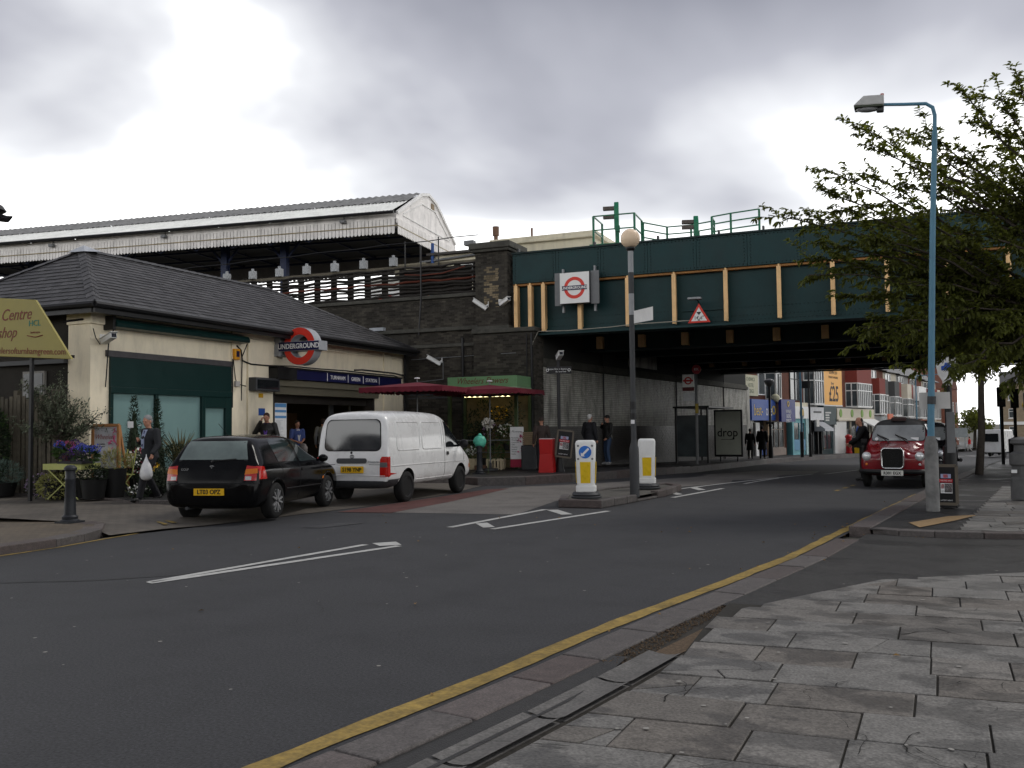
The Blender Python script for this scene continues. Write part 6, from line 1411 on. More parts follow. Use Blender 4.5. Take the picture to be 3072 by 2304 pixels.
def leafmass(b, c, r, n, s, asp=.45, droop=0., rn=rnd, up=.3, fill=.75):
    """leaf-sized folded quads through an ellipsoid volume"""
    for i in range(n):
        while True:
            p = Vector((rn.uniform(-1,1),rn.uniform(-1,1),rn.uniform(-1,1)))
            if p.length < 1: break
        p = p*(1-fill)+p.normalized()*fill if p.length > 1e-3 and rn.random() < .75 else p
        q = Vector((c[0]+p.x*r[0], c[1]+p.y*r[1], c[2]+p.z*r[2]))
        d = (p+Vector((rn.gauss(0,.5),rn.gauss(0,.5),rn.gauss(0,.5)+up-droop))).normalized(); L = s*rn.uniform(.7,1.3)
        sd = d.cross(Vector((rn.uniform(-1,1),rn.uniform(-1,1),rn.uniform(-1,1)))).normalized()*L*asp*.5; nn = d.cross(sd).normalized()*L*.08
        b.add([q, q+d*L*.5+sd+nn, q+d*L, q+d*L*.5-sd+nn], [(0,1,2,3)])
    return b
def leafm(name, c, var=.45): 
    m = M(name, c, .6, var=var, vs=3.5, isl=.35); m.node_tree.nodes['Principled BSDF'].inputs['Subsurface Weight'].default_value = 0; return m
lf_dark = leafm('leaf_dark', (.016,.028,.012)); lf_mid = leafm('leaf_mid', (.04,.075,.02)); lf_olive = leafm('leaf_olive', (.075,.09,.055)); lf_yel = leafm('flower_yellow', (.60,.36,.02)); lf_wh = leafm('flower_white', (.70,.70,.66), .1); lf_mag = leafm('flower_magenta', (.30,.012,.06)); lf_pink = leafm('flower_pink', (.50,.12,.22)); lf_blue = leafm('flower_blue', (.09,.12,.50)); lf_purp = leafm('flower_purple', (.20,.09,.42)); lf_lil = leafm('flower_lilac', (.25,.18,.28)); lf_grey = leafm('leaf_grey_green', (.10,.15,.12)); lf_lime = leafm('leaf_yellow_green', (.24,.24,.08)); terra = M('terracotta', (.30,.09,.04), .8, var=.2); potb = M('black_pot', (.012,.012,.012), .5)
def cutflowers(loc, label, r, h, leaf, fl=None, n=120, pot=(.11,.24,potb), group=None):
    t = T('flower_bucket', label, 'flowers', loc, 0, group)
    b = B(); b.lathe([(pot[0]*.75,0),(pot[0],pot[1]),(pot[0]*1.06,pot[1]),(pot[0]*.9,pot[1]-.01)],14); b.o('bucket', pot[2], t, smooth=40)
    b = B(); leafmass(b, (0,0,pot[1]+h*.45), (r,r,h*.5), n, .12, .35); b.o('foliage', leaf, t)
    if fl: b = B(); leafmass(b, (0,0,pot[1]+h*.72), (r*.95,r*.95,h*.32), n//2, .06, .9); b.o('blooms', fl, t, kind='stuff')
    return t
for i, (x, y, z, lf, fl, lb, h) in enumerate(((-13.9,28.9,.85,lf_dark,None,'dark foliage bunch at the top corner of the kiosk shelves',.9),(-13.3,28.7,1.2,lf_dark,None,'tall dark leafy bunch at the back of the kiosk',.9),(-12.75,28.8,1.2,lf_dark,lf_yel,'bunch of yellow flowers glowing inside the kiosk',.6),(-12.2,28.8,1.15,lf_dark,None,'dark leafy bunch by the kiosk corner post',.9),(-13.5,28.4,.6,lf_dark,None,'dark leafy bunch low on the kiosk shelf',.7),(-12.9,28.4,.6,lf_dark,lf_lil,'dim lilac bunch on the middle kiosk shelf',.6),(-12.35,28.4,.6,lf_mid,lf_wh,'bunch with a few pale flowers on the kiosk shelf',.6))):
    cutflowers((x,y,.22+z), lb, .30, h, lf, fl, 160)
def crate(loc, rz, label, w=.42, d=.32, h=.32, mat=ply):
    t = T('flower_crate', label, 'crate', loc, rz)
    for s in (-1,1):
        for i in range(5):
            x = -w/2+w*(i+.5)/5; B().box(x-.03,x+.03,s*d/2-.01,s*d/2+.01,.0,h).o('slat', mat, t)
        B().box(-w/2,w/2,s*(d/2+.012)-.008,s*(d/2+.012)+.008,h-.07,h-.01).o('slat', mat, t); B().box(s*w/2-.012,s*w/2+.012,-d/2,d/2,.05,h-.02).o('side', mat, t)
    B().box(-w/2,w/2,-d/2,d/2,.03,.045).o('base', mat, t); return t
crate((-12.35,27.55,.22), R(10), 'pale slatted crate with green stems beside the kiosk post', .55, .36, .36)
crate((-13.2,27.5,.22), R(-5), 'pale timber crate half hidden behind the parasol pole', .36, .32, .36); crate((-13.55,27.1,.22), R(5), 'small pale crate next to the bollard by the van', .26, .3, .3)
crate((-12.75,27.25,.22), R(12), 'low brown crate in front of the parasol pole', .36, .25, .15, M('crate_brown', (.10,.055,.035), .8))
cutflowers((-12.35,27.55,.30), 'bunch of dark green stems standing in a pale crate', .26, .42, lf_mid, None, 160); cutflowers((-13.2,27.5,.3), 'greenery with white blooms in the timber crate', .2, .4, lf_mid, lf_wh, 120); cutflowers((-13.55,27.15,.42), 'purple bucket of mixed flowers near the bollard', .15, .25, lf_lime, lf_wh, 90, (.12,.22,M('bucket_purple', (.10,.04,.22), .5))); cutflowers((-12.85,27.75,.35), 'upright spiky green stems behind the crates', .15, .6, lf_mid, lf_mag, 90)
# price board
PBo = T('price_board', 'tall pale price board with pink lily picture leaning on the kiosk', 'sign', (-11.62,27.6,.3), R(12))
B().box(-.22,.22,-.02,.02,0,1.3).o('board', paper, PBo); B().box(-.22,.22,-.026,-.02,0,.26).o('board_footer', M('footer_crimson', (.28,.012,.04), .5), PBo)
for i, s_ in enumerate(('Bouquets','Weddings','Corporate','Gifts','Hanging','baskets','Window','boxes')): TX(s_, .06, greyd, PBo, (-.18,-.023,.95-i*.075), align='LEFT')
TX('Flowers', .1, greyp, PBo, (-.02,-.023,1.15), shear=.4); TX('020 8742 1010', .05, paper, PBo, (0,-.028,.16)) if False else None
b = B(); leafmass(b,(.12,-.028,.75),(.07,.003,.35),40,.10,.5); b.o('lily_print', lf_pink, PBo)
# burgundy market parasols
burg = M('burgundy_canvas', (.14,.016,.028), .75, var=.15, vs=3, bump=.25, bs=20)
def parasol(loc, rz, label, W=2.6, D=2.4, H=2.95):
    t = T('market_parasol', label, 'parasol', loc, rz)
    b = B(); n = 10; vs = []; 
    for i in range(n+1):
        for j in range(n+1):
            x, y = (i/n-.5)*W, (j/n-.5)*D; m_ = max(abs(x)/(W/2), abs(y)/(D/2)); sag = .05*math.sin(m_*math.pi)*(1+.6*math.sin(i*2.1+j)); dg = abs(abs(x)/(W/2)-abs(y)/(D/2)); vs.append((x,y,H-.12-.18*m_-sag*dg*.9))
    b.add(vs,[(i*(n+1)+j,(i+1)*(n+1)+j,(i+1)*(n+1)+j+1,i*(n+1)+j+1) for i in range(n) for j in range(n)]); b.o('canopy', burg, t, smooth=50)
    for k, (ax, L_) in enumerate((((1,0),W),((1,0),W),((0,1),D),((0,1),D))):
        s = -1 if k%2 == 0 else 1; b = B(); vs = []; m2 = int(L_/.02)
        for i in range(m2+1):
            u = (i/m2-.5)*L_; z0 = H-.30; dz = .13+.035*abs(math.sin(u*math.pi/.2)); wob = .012*math.sin(u*9+k)
            p = (u, s*D/2) if ax[0] else (s*W/2, u); q = (u, s*(D/2+.01+wob)) if ax[0] else (s*(W/2+.01+wob), u)
            vs += [(*p,z0),(*q,z0-dz)]
        b.add(vs,[(2*i,2*i+2,2*i+3,2*i+1) for i in range(m2)]); b.o('valance', burg, t, smooth=60)
    b = B(); b.cyl((0,0,-.0),(0,0,H-.02),.022,n=10); b.o('pole', greyp, t)
    b = B()
    for x in (-1,1):
        for y in (-1,1): b.bar((0,0,H-.5),(x*W/2*.9,y*D/2*.9,H-.33),.02)
    b.o('strut', greyd, t); b = B(); b.lathe([(.09,H-.01),(.08,H+.02),(.001,H+.03)],12); b.o('finial', paper, t); b = B(); b.lathe([(.25,0),(.25,.06),(.05,.09),(.04,.25)],16); b.o('foot', greyd, t); return t
parasol((-13.95,25.2,.22), R(2), 'burgundy market parasol spread beside the station entrance', 2.8, 2.3, 2.92)
parasol((-12.3,27.0,.22), R(2), 'burgundy market parasol spread over the flower crates', 2.95, 2.2, 2.86)
# rubbish sack and dried bunch on the bollard
b = B(); b.ball((0,0,.17),(.19,.16,.19),16,12,.10); b.ball((0,0,.36),(.06,.06,.06),8,6,.2); o = b.o('rubbish_sack', M('sack_green', (.10,.46,.33), .35, var=.25, vs=9, bump=.8, bs=16), loc=(-11.66,24.86,1.0), smooth=60); tag(o, 'turquoise plastic sack hung over the black bollard', 'sack')
o = T('flower_bunch', 'pale flower bunch on a cane above the turquoise sack', 'flowers', (-11.55,25.2,.22)); b = B(); leafmass(b,(0,0,1.48),(.13,.12,.13),110,.08,.8); b.o('blooms', M('bunch_pale', (.36,.34,.30), .7, isl=.2), o, kind='stuff'); B().cyl((0,0,0),(0,0,1.42),.012,n=6).o('cane', kgd, o)
# bus stop and shelter under the bridge
zs_ = lambda y: zpv(0,y)
BSt = T('bus_stop_post', 'bus stop post with white roundel flag and red letter disc', 'bus stop', (-8.0,38.2,zs_(38.2)))
b = B(); b.cyl((0,0,0),(0,0,3.95),.06,n=12); b.o('post', greyp, BSt); b = B(); disc(b,(.04,-.06,3.92),.19,.05,24); d_ = b.o('letter_disc', M('disc_red', (.35,.02,.03), .4), BSt); TX('KK', .15, paper, d_, (.04,-.063,3.92))
B().box(-.56,-.08,-.03,.03,3.2,3.72).o('flag', MATS['sign_white'], BSt); b = B(); ring(b,(-.32,-.036,3.46),.16,.10,.006,24); b.box(-.53,-.11,-.04,-.032,3.42,3.5); b.o('flag_roundel', M('bus_red', (.45,.02,.02), .4), BSt)
B().box(-.56,-.08,-.03,.03,3.04,3.19).o('flag_strip', M('strip_red', (.10,.008,.01), .5), BSt); B().box(-.54,-.06,-.03,.03,2.62,2.96).o('route_plate', M('route_white', (.55,.56,.58), .4), BSt); B().box(-.03,.1,-.1,-.06,2.1,2.5).o('timetable_case', M('case_yellow', (.30,.22,.03), .5), BSt)
SH = T('bus_shelter', 'dark framed bus shelter with advertising panel under the bridge', 'bus shelter', (-8.6,41.2,zs_(41.2)), -R(4))
b = B(); b.box(-.75,.85,-1.2,3.2,2.42,2.5); b.o('roof', black, SH)
for x, y in ((-.65,-1.1),(-.65,3.0),(.75,-1.1)): B().box(x-.04,x+.04,y-.04,y+.04,0,2.42).o('post', black, SH)
B().box(-.6,.7,-1.12,-1.1,.3,2.1).o('end_glass', glass_w, SH); B().box(-.66,-.64,-1.0,2.9,.3,2.1).o('back_glass', glass_w, SH)
AD = B(); AD.box(.02,1.36,2.72,2.86,.18,2.38); adp = AD.o('advert_case', black, SH, bevel=.02); B().box(.10,1.28,2.71,2.72,.28,2.3).o('advert_sheet', M('advert_grey', (.50,.52,.45), .3, var=.08, vs=2), adp)
TX('drop', .56, black, adp, (.66,2.705,1.30), sx=.9, bold=.006); b = B(); b.box(.35,.95,2.702,2.706,.98,1.0).prism([(.74,2.703,1.0),(.96,2.703,1.0),(.93,2.703,1.12),(.88,2.703,1.02)],(0,.002,0)); b.o('advert_mark', black, adp)
for x in (.3,1.1): B().box(x-.03,x+.03,2.76,2.82,-.05,.2).o('advert_leg', black, SH)
# ------------------------------------------------------------------ garden display on the left
GS = T('garden_centre_sign', 'olive yellow garden centre sign board hung beside the slate roof', 'sign', (-16.0,13.3,0), R(2))
sgm = M('sign_olive_yellow', (.29,.25,.07), .5, var=.08, vs=2)
b = B(); b.prism([(-2.6,0,3.25),(.86,0,3.02),(-.12,0,4.26),(-2.6,0,4.5)],(0,.06,0)); b.o('board', sgm, GS, bevel=.01)
ink = M('sign_maroon_ink', (.16,.03,.02), .5)
TX('Garden Centre', .34, ink, GS, (-.22,-.005,3.98), align='RIGHT', shear=.35, sx=.85); TX('workshop', .32, ink, GS, (-.62,-.005,3.62), align='RIGHT', shear=.4, sx=.85); TX('www.wheelersofturnhamgreen.com', .185, ink, GS, (.72,-.005,3.17), (R(90),R(3),0), align='RIGHT', sx=.95)
TX('HCL', .17, M('logo_teal', (.02,.18,.14), .5), GS, (-.12,-.006,3.78)); TX('landscapes', .06, ink, GS, (-.1,-.006,3.6)); b = B(); b.tube([(-.32,-.004,3.54),(-.1,-.004,3.5),(.1,-.004,3.53)],.01,5); b.o('logo_swash', ink, GS)
b = B(); b.bar((-2.4,.1,.2),(-2.4,.1,4.3),.08).bar((-.3,.1,.2),(-.3,.1,4.2),.06).bar((-2.6,.1,3.3),(.6,.3,3.1),.06); b.o('hanger', black, GS)
SE = T('hanging_lantern', 'dark ornate lantern on a bracket over the near pavement', 'lantern', (-9.7,7.35,4.0), R(20))
b = B(); b.lathe([(.02,.22),(.16,.20),(.20,.14),(.15,.11),(.10,.08),(.12,.02),(.09,-.02),(.02,-.05)],12); b.o('lantern_crown', black, SE); b = B(); b.tube([(.1,0,.06),(.24,0,.03),(.30,0,.06)],[.05,.04,.008],8); b.tube([(-.05,0,.1),(-1.5,.2,.2)],.02,6); b.o('lantern_bracket', black, SE); B().cyl((-1.5,.2,-3.9),(-1.5,.2,.6),.06,n=10).o('column', black, SE)
FE = T('timber_fence', 'weathered upright timber slat fence behind the garden chairs', 'fence', (0,0,.2))
for i in range(22):
    x = -20.2+i*.135; h = 2.2+rnd.uniform(-.05,.05)
    B().obox((x,14.95+rnd.uniform(-.015,.015),h/2), (.1,.025,h), (0,rnd.uniform(-.01,.01),0)).o('slat', wood, FE)
for x in (-19.9,-18.75,-17.55): B().box(x-.06,x+.06,14.98,15.1,0,2.35).o('fence_post', wood, FE)
for z in (.5,1.7): B().box(-20.2,-17.3,14.97,15.02,z,z+.08).o('fence_rail', wood, FE)
bm_ = M('old_window_board', (.25,.24,.22), .6)
b = B(); b.box(-18.9,-18.2,15.28,15.34,2.1,3.0); o = b.o('side_window', bm_, ST); B().box(-18.85,-18.25,15.27,15.28,2.15,2.95).o('pane', glass_d, o)
b = B(); b.box(-19.8,-17.5,15.2,15.32,3.15,3.25); b.o('side_ledge', greyd, ST)
# olive tree in a pot
def tubers(b, p0, p1, r0, r1, wob=.05, n=5):
    pts = []; rads = []
    for i in range(n+1):
        t = i/n; p = Vector(p0).lerp(Vector(p1), t); 
        if 0 < i < n: p += Vector((rnd.uniform(-wob,wob),rnd.uniform(-wob,wob),rnd.uniform(-wob,wob)))
        pts.append(p); rads.append(r0+(r1-r0)*t)
    b.tube(pts, rads, 7); return pts
OT = T('olive_tree', 'grey green olive tree in front of the station corner', 'tree', (-16.35,14.05,.22))
tr = B(); lv = B(); base = Vector((0,0,0)); fork = Vector((.05,0,1.2)); tubers(tr,(0,0,0),fork,.05,.04,.02)
for i in range(26):
    a = rnd.uniform(0,6.28); ln = rnd.uniform(.6,1.35); el_ = rnd.uniform(.2,1.3); tip = fork+Vector((math.cos(a)*math.cos(el_)*ln*1.05, math.sin(a)*math.cos(el_)*ln*.7, math.sin(el_)*ln*1.25-.15))
    pts = tubers(tr, fork, tip, .022, .005, .06, 6)
    for k in range(3):
        st_ = pts[rnd.randint(2,5)]; tp = st_+Vector((rnd.gauss(0,.25),rnd.gauss(0,.2),rnd.gauss(.05,.25))); sub = tubers(tr, st_, tp, .007, .003, .02, 3)
        for q in pts[2:]+sub:
            for _ in range(9):
                d = Vector((rnd.gauss(0,1),rnd.gauss(0,1),rnd.gauss(.2,1))).normalized(); o_ = q+Vector((rnd.gauss(0,.05),rnd.gauss(0,.05),rnd.gauss(0,.05))); L_ = rnd.uniform(.06,.105); sd = d.cross(Vector((rnd.random(),rnd.random(),1))).normalized()*.014
                lv.add([o_,o_+d*L_*.5+sd,o_+d*L_,o_+d*L_*.5-sd],[(0,1,2,3)])
tr.o('trunk', M('olive_bark', (.08,.07,.055), .9, var=.3, vs=9), OT); lv.o('crown', lf_olive, OT); b = B(); b.lathe([(.2,-.02),(.24,.3),(.26,.3),(.22,.28)],16); b.o('pot', potb, OT)
def shrub(loc, label, cat, parts, pot=None, name='potted_plant', group=None):
    t = T(name, label, cat, loc, 0, group)
    if pot: b = B(); b.lathe([(pot[0]*.78,0),(pot[0],pot[1]),(pot[0]*1.06,pot[1]),(pot[0]*.9,pot[1]-.015)],16); b.o('pot', pot[2], t, smooth=40)
    for nm, c, r, n, s, asp, mt, dr in parts:
        b = B(); leafmass(b,c,r,n,s,asp,dr); b.o(nm, mt, t, kind='stuff')
    return t
# clipped cones
def cone(loc, label, h, r, tagp=False):
    t = T('conical_yew', label, 'tree', loc); b = B()
    for i in range(1500):
        z = rnd.random()**1.5*h; rr = r*(1-z/h)*(1+.18*math.sin(z*22))+.02; a = rnd.uniform(0,6.28); q = Vector((math.cos(a)*rr*rnd.uniform(.75,1.05), math.sin(a)*rr*rnd.uniform(.75,1.05), .28+z)); d = Vector((math.cos(a),math.sin(a),.7+rnd.gauss(0,.3))).normalized(); L_ = .075; sd = d.cross(Vector((0,0,1))).normalized()*.012
        b.add([q,q+d*L_*.5+sd,q+d*L_,q+d*L_*.5-sd],[(0,1,2,3)])
    b.lathe([(r*.7,.3),(r*.45,h*.5),(.02,h*.98)],10); b.o('foliage', lf_dark, t); b = B(); b.lathe([(.15,0),(.19,.3),(.2,.3),(.16,.28)],16); b.o('pot', potb, t)
    if tagp: b = B(); b.box(-.06,.06,-r*.75,-r*.75+.005,h*.78,h*.78+.14); o = b.o('price_tag', paper, t); o.rotation_euler.z = R(30)
    return t
cone((-15.75,15.55,.22), 'conical clipped evergreen with a white price tag', 1.85, .34, True); cone((-15.85,16.35,.22), 'conical clipped evergreen behind the suited man without price tag', 1.8, .30)
PH = T('phormium', 'spiky bronze leaved plant beside the frosted window', 'plant', (-15.55,16.75,.22)); b = B()
for i in range(60):
    a = rnd.uniform(0,6.28); L_ = rnd.uniform(.8,1.25); lean = rnd.uniform(.1,.75); w = .022; d = Vector((math.cos(a),math.sin(a),0)); s_ = Vector((-d.y,d.x,0)); pts = [Vector((0,0,.3))+d*(.04+lean*L_*t*t)+Vector((0,0,L_*t*(1-.25*lean*t))) for t in (0,.35,.7,1)]; vs = []
    for k, p in enumerate(pts): ww = w*(1,1.1,.8,.05)[k]; vs += [p+s_*ww,p-s_*ww]
    b.add(vs,[(2*k,2*k+1,2*k+3,2*k+2) for k in range(3)])
b.o('leaves', leafm('phormium_leaf', (.14,.12,.05)), PH); b = B(); b.lathe([(.16,0),(.2,.32),(.21,.32)],16); b.o('pot', potb, PH)
shrub((-14.95,16.0,.22), 'rounded dark green clipped shrub next to the black car', 'shrub', [('foliage',(0,0,.62),(.36,.36,.46),1600,.05,.5,lf_dark,0)], (.2,.25,potb)); shrub((-15.2,15.25,.22), 'white and magenta flowers in a tall pot behind the suited man', 'flowers', [('foliage',(0,0,.55),(.26,.26,.25),300,.08,.5,lf_dark,0),('white_blooms',(.02,-.03,.72),(.28,.26,.28),170,.055,.95,lf_wh,0),('magenta_blooms',(-.02,.0,.72),(.30,.27,.27),120,.055,.95,lf_mag,0)], (.18,.35,potb))
shrub((-14.75,15.2,.22), 'low dark leafy plants with a yellow sunflower', 'plant', [('foliage',(0,0,.35),(.33,.3,.22),420,.08,.4,lf_olive,0),('sunflower',(0.05,-.1,.62),(.07,.05,.07),40,.07,.5,lf_yel,0)], (.2,.2,potb)); shrub((-14.5,14.9,.22), 'dark leafy bedding plants on the pavement by the car bumper', 'plant', [('foliage',(0,0,.28),(.35,.28,.22),420,.07,.5,lf_dark,0)], (.2,.16,potb))
shrub((-14.35,14.35,.22), 'small white bedding flowers at the suited man feet', 'flowers', [('foliage',(0,0,.13),(.25,.2,.12),260,.05,.6,lf_dark,0),('white_blooms',(0,-.03,.2),(.24,.2,.08),50,.05,.95,lf_wh,0)])
for (x, y, lb) in ((-15.75,14.3,'large black planter of dark foliage under the hydrangeas'),(-15.3,14.05,'black planter with dark heather near the carrier bag')): shrub((x,y,.22), lb, 'planter', [('foliage',(0,0,.48),(.26,.24,.18),500,.06,.4,lf_dark,0)], (.26,.4,potb), 'planter')
shrub((-15.2,14.5,.22), 'dark planter holding fine grass and labels behind the man', 'planter', [('foliage',(0,0,.72),(.24,.22,.2),240,.16,.08,lf_lime,-.6)], (.24,.6,potb), 'planter')
shrub((-16.9,14.15,.22), 'tub of small lilac flowers beneath the garden chair', 'flowers', [('foliage',(0,0,.22),(.32,.28,.22),350,.06,.5,lf_dark,0),('lilac_blooms',(0,0,.26),(.33,.3,.23),380,.035,.95,lf_lil,0)]); shrub((-16.3,13.95,.22), 'tub of yellow green foliage under the table', 'plant', [('foliage',(0,0,.25),(.34,.3,.26),600,.06,.7,lf_lime,0)])
shrub((-18.35,14.3,.20), 'grey green lavender mound in a black tub by the fence', 'plant', [('foliage',(0,0,.48),(.48,.42,.28),1400,.09,.12,lf_grey,-.3)], (.36,.3,potb)); shrub((-19.2,14.5,.20), 'dense dark green hedge against the fence', 'hedge', [('foliage',(0,0,1.05),(.7,.4,1.05),3000,.09,.5,lf_dark,0),('light_shoots',(0,0,1.15),(.72,.42,1.02),900,.08,.5,lf_mid,0)], None, 'hedge')
# table, chairs, hydrangeas
TB = T('garden_table', 'folding pale green metal table carrying hydrangeas', 'table', (-15.85,14.0,.22), R(10))
b = B(); b.box(-.45,.45,-.3,.3,.70,.72); b.o('top', sulg, TB); b = B()
for x0, x1 in ((-.45,-.43),(.43,.45)): b.box(x0,x1,-.3,.3,.6,.7)
b.box(-.43,.43,-.30,-.29,.6,.7).box(-.43,.43,.29,.3,.6,.7); b.o('pierced_apron', sulg, TB)
for s in (-1,1):
    for q in (-1,1): B().tube([(q*.38,s*.26,.62),(-q*.36,s*.26,.0)],.012,6).o('leg', sulg, TB)
def chair(loc, rz, label):
    t = T('garden_chair', label, 'chair', loc, rz); 
    for x in (-.2,.2):
        B().tube([(x,.2,.0),(x,-.02,.45),(x,.2,.92)] if False else [(x,-.25,0),(x,.12,.46),(x,.2,.95)],.012,6).o('leg', sulg, t); B().tube([(x,.25,0),(x,-.2,.46)],.012,6).o('leg', sulg, t); B().ball((x,.2,.96),.018,8,6).o('finial', sulg, t)
    b = B(); b.box(-.2,.2,-.2,.18,.44,.46); b.o('seat', sulg, t)
    b = B(); b.tube([(-.2,.185,.88),(.2,.185,.88)],.01,6).tube([(-.2,.17,.78),(.2,.17,.78)],.008,6); b.tube([(-.12,.165,.78),(-.12,.15,.6),(.12,.15,.6),(.12,.165,.78)],.008,6)
    for i in range(7): b.tube([(-.17+i*.057,.18,.79),(-.17+i*.057,.185,.87)],.006,5)
    for i in range(5): b.tube([(-.1+i*.05,.155,.6),(-.1+i*.05,.165,.78)],.006,5)
    b.o('pierced_backrest', sulg, t); return t
chair((-16.75,14.35,.22), R(-14), 'pale green folding garden chair by the timber fence'); chair((-15.35,14.85,.22), R(-20), 'pale green folding garden chair between the poster easel and suited man')
def hydr(loc, label, cols, n, spread, pot=True):
    t = T('hydrangea', label, 'hydrangea', loc); b = B(); leafmass(b,(0,0,.24),(spread,spread*.8,.12),160,.12,.6); b.o('foliage', lf_mid, t)
    if pot: b = B(); b.lathe([(.09,0),(.12,.16),(.13,.17),(.11,.16)],14); b.o('pot', terra, t, smooth=40)
    for i in range(n):
        a = i*2.4; rr = spread*math.sqrt((i+.3)/n); b = B(); leafmass(b,(math.cos(a)*rr,math.sin(a)*rr*.8,.36+rnd.uniform(-.03,.05)),(.085,.085,.07),90,.03,.95,0,up=0); b.o('flower_head', cols[i%len(cols)], t)
    return t
hydr((-15.98,14.02,.94), 'terracotta potted hydrangea with pink and purple heads on the table', [lf_pink,lf_purp,lf_blue,lf_purp,lf_pink], 9, .24)
hydr((-15.55,14.05,.86), 'hydrangea with blue heads beside the poster easel', [lf_blue,lf_purp,lf_blue], 9, .26, False)
HT = T('heather_tray', 'black tray of dark purple heather on the table', 'flowers', (-15.6,13.85,.94)); b = B(); b.box(-.34,.34,-.14,.14,0,.05); b.o('tray', potb, HT); b = B(); leafmass(b,(0,0,.12),(.36,.18,.12),700,.04,.3,-.3); b.o('heather', leafm('heather', (.06,.035,.09)), HT)
EA = T('poster_easel', 'orange timber framed florist poster standing before the cream corner', 'poster', (-15.72,14.75,.22), R(8))
for q in (((-.32,.3),(-.32,1.5)),((.32,.3),(.32,1.5)),((-.32,1.5),(.32,1.5)),((-.32,.34),(.32,.34))): B().bar((q[0][0],0,q[0][1]),(q[1][0],.0,q[1][1]),.06,.06).o('frame_rail', woodo, EA)
B().box(-.29,.29,.0,.012,.36,1.47).o('poster_sheet', M('poster_sheet', (.55,.55,.58), .5), EA); TX('Wheelers', .15, M('poster_rose', (.35,.16,.16), .6), EA, (-.03,-.006,1.25), shear=.4, sx=.85); TX('Specialists', .05, greyd, EA, (-.12,-.006,1.10)); TX('in flowers', .05, greyd, EA, (-.12,-.006,1.05))
b = B(); leafmass(b,(.2,-.008,1.2),(.07,.004,.18),30,.10,.5); b.o('lily_print', lf_pink, EA); b = B(); leafmass(b,(.14,-.008,.75),(.13,.004,.25),40,.14,.7); b.o('rose_print', leafm('rose_cream', (.55,.46,.28), .2), EA)
for x in (-.3,.3): B().bar((x,.05,1.45),(x,.4,0),.04).o('easel_leg', woodo, EA); B().bar((x,0,.3),(x,-.05,0),.04).o('easel_leg', woodo, EA)
# ------------------------------------------------------------------ shops beyond the bridge
SO = (-9.6,62); SA = R(77)
def sw(u, v=0):     # street frame -> world x, y
    return (SO[0]+u*math.sin(R(13))-v*math.cos(R(13)), SO[1]+u*math.cos(R(13))+v*math.sin(R(13)))
def shop(name, label, u0, u1, wallm, h=8.5):
    x, y = sw(u0); t = T(name, label, 'shop', (x, y, zpv(0,y)-.1), SA); w = u1-u0
    B().box(0,w,.3,9,0,h).o('wall', wallm, t); return t, w
def roofed(t, w, h, mat=slate):
    b = B(); b.prism([(-.1,-.2,h),(-.1,9.2,h),(-.1,4.5,h+2.6)],(w+.2,0,0)); b.o('roof', mat, t)
def winbox(t, x0, x1, z0, z1, y=-.02, nx=2, nz=1, fr=upvc, d=.08, name='window'):
    f = B(); th = .07
    f.box(x0,x1,y,y+d,z0,z0+th).box(x0,x1,y,y+d,z1-th,z1)
    for i in range(nx+1): xx = x0+(x1-x0-th)*i/nx; f.box(xx,xx+th,y,y+d,z0+th,z1-th)
    if nz > 1: zz = z0+(z1-z0)*.68; f.box(x0+th,x1-th,y+.005,y+d,zz,zz+th*.8)
    o = f.o(name, fr, t)
    for i in range(nx):
        a = x0+(x1-x0-th)*i/nx+th; c = x0+(x1-x0-th)*(i+1)/nx; B().box(a,c,y+d*.6,y+d*.7,z0+th,z1-th).o('pane', glass_w, o)
    return o
def bay(t, x0, x1, z0, z1, proj=.5, upper=None, lower=None):
    """canted bay: front and two cheeks of glazing, optional hung-tile panel above"""
    m = .35; pts = [(x0,.3),(x0+m,.3-proj-.3),(x1-m,.3-proj-.3),(x1,.3)]
    f = B()
    def panel(a, c, zz0, zz1, mt, nm):
        b = B(); A_ = Vector((*a,0)); C_ = Vector((*c,0)); b.prism([A_+Vector((0,0,zz0)),C_+Vector((0,0,zz0)),C_+Vector((0,0,zz1)),A_+Vector((0,0,zz1))], ((C_-A_).cross(Vector((0,0,1)))).normalized()*-.06); return b.o(nm, mt, t)
    for a, c in zip(pts, pts[1:]):
        A_ = Vector((*a,0)); C_ = Vector((*c,0)); L_ = (C_-A_).length; n = max(1,round(L_/.6)); nv = (C_-A_).cross(Vector((0,0,1))).normalized()
        b = B()
        for i in range(n+1): p = A_.lerp(C_,i/n); b.bar(p+Vector((0,0,z0)),p+Vector((0,0,z1)),.08)
        for z in (z0,z0+(z1-z0)*.68,z1): b.bar(A_+Vector((0,0,z)),C_+Vector((0,0,z)),.08)
        o = b.o('window', upvc, t); q = B(); q.quad(A_+nv*-.02+Vector((0,0,z0)),C_+nv*-.02+Vector((0,0,z0)),C_+nv*-.02+Vector((0,0,z1)),A_+nv*-.02+Vector((0,0,z1))); q.o('pane', glass_w, o)
        if upper: panel(a,c,z1+.04,z1+1.5,upper,'hung_tile_panel')
        if lower: panel(a,c,z0-.5,z0-.04,lower,'apron_panel')
    b = B(); b.prism([(*p,z0-.1) for p in pts],(0,0,.08)); b.o('sill', upvc, t)
bluef = M('fascia_blue', (.02,.07,.30), .4, var=.06); bluef2 = M('sign_blue_dark', (.012,.02,.15), .4)
t, w = shop('convenience_shop', 'red brick corner shop with blue fascia next to the bridge', -.6, 8.0, redbrick); roofed(t, w, 8.5)
bricks(t, (0,.3,3.3), (0,1,0), (0,0,1), 4, 4.5, redbrick, (-1,0,0), name='end_brickwork')
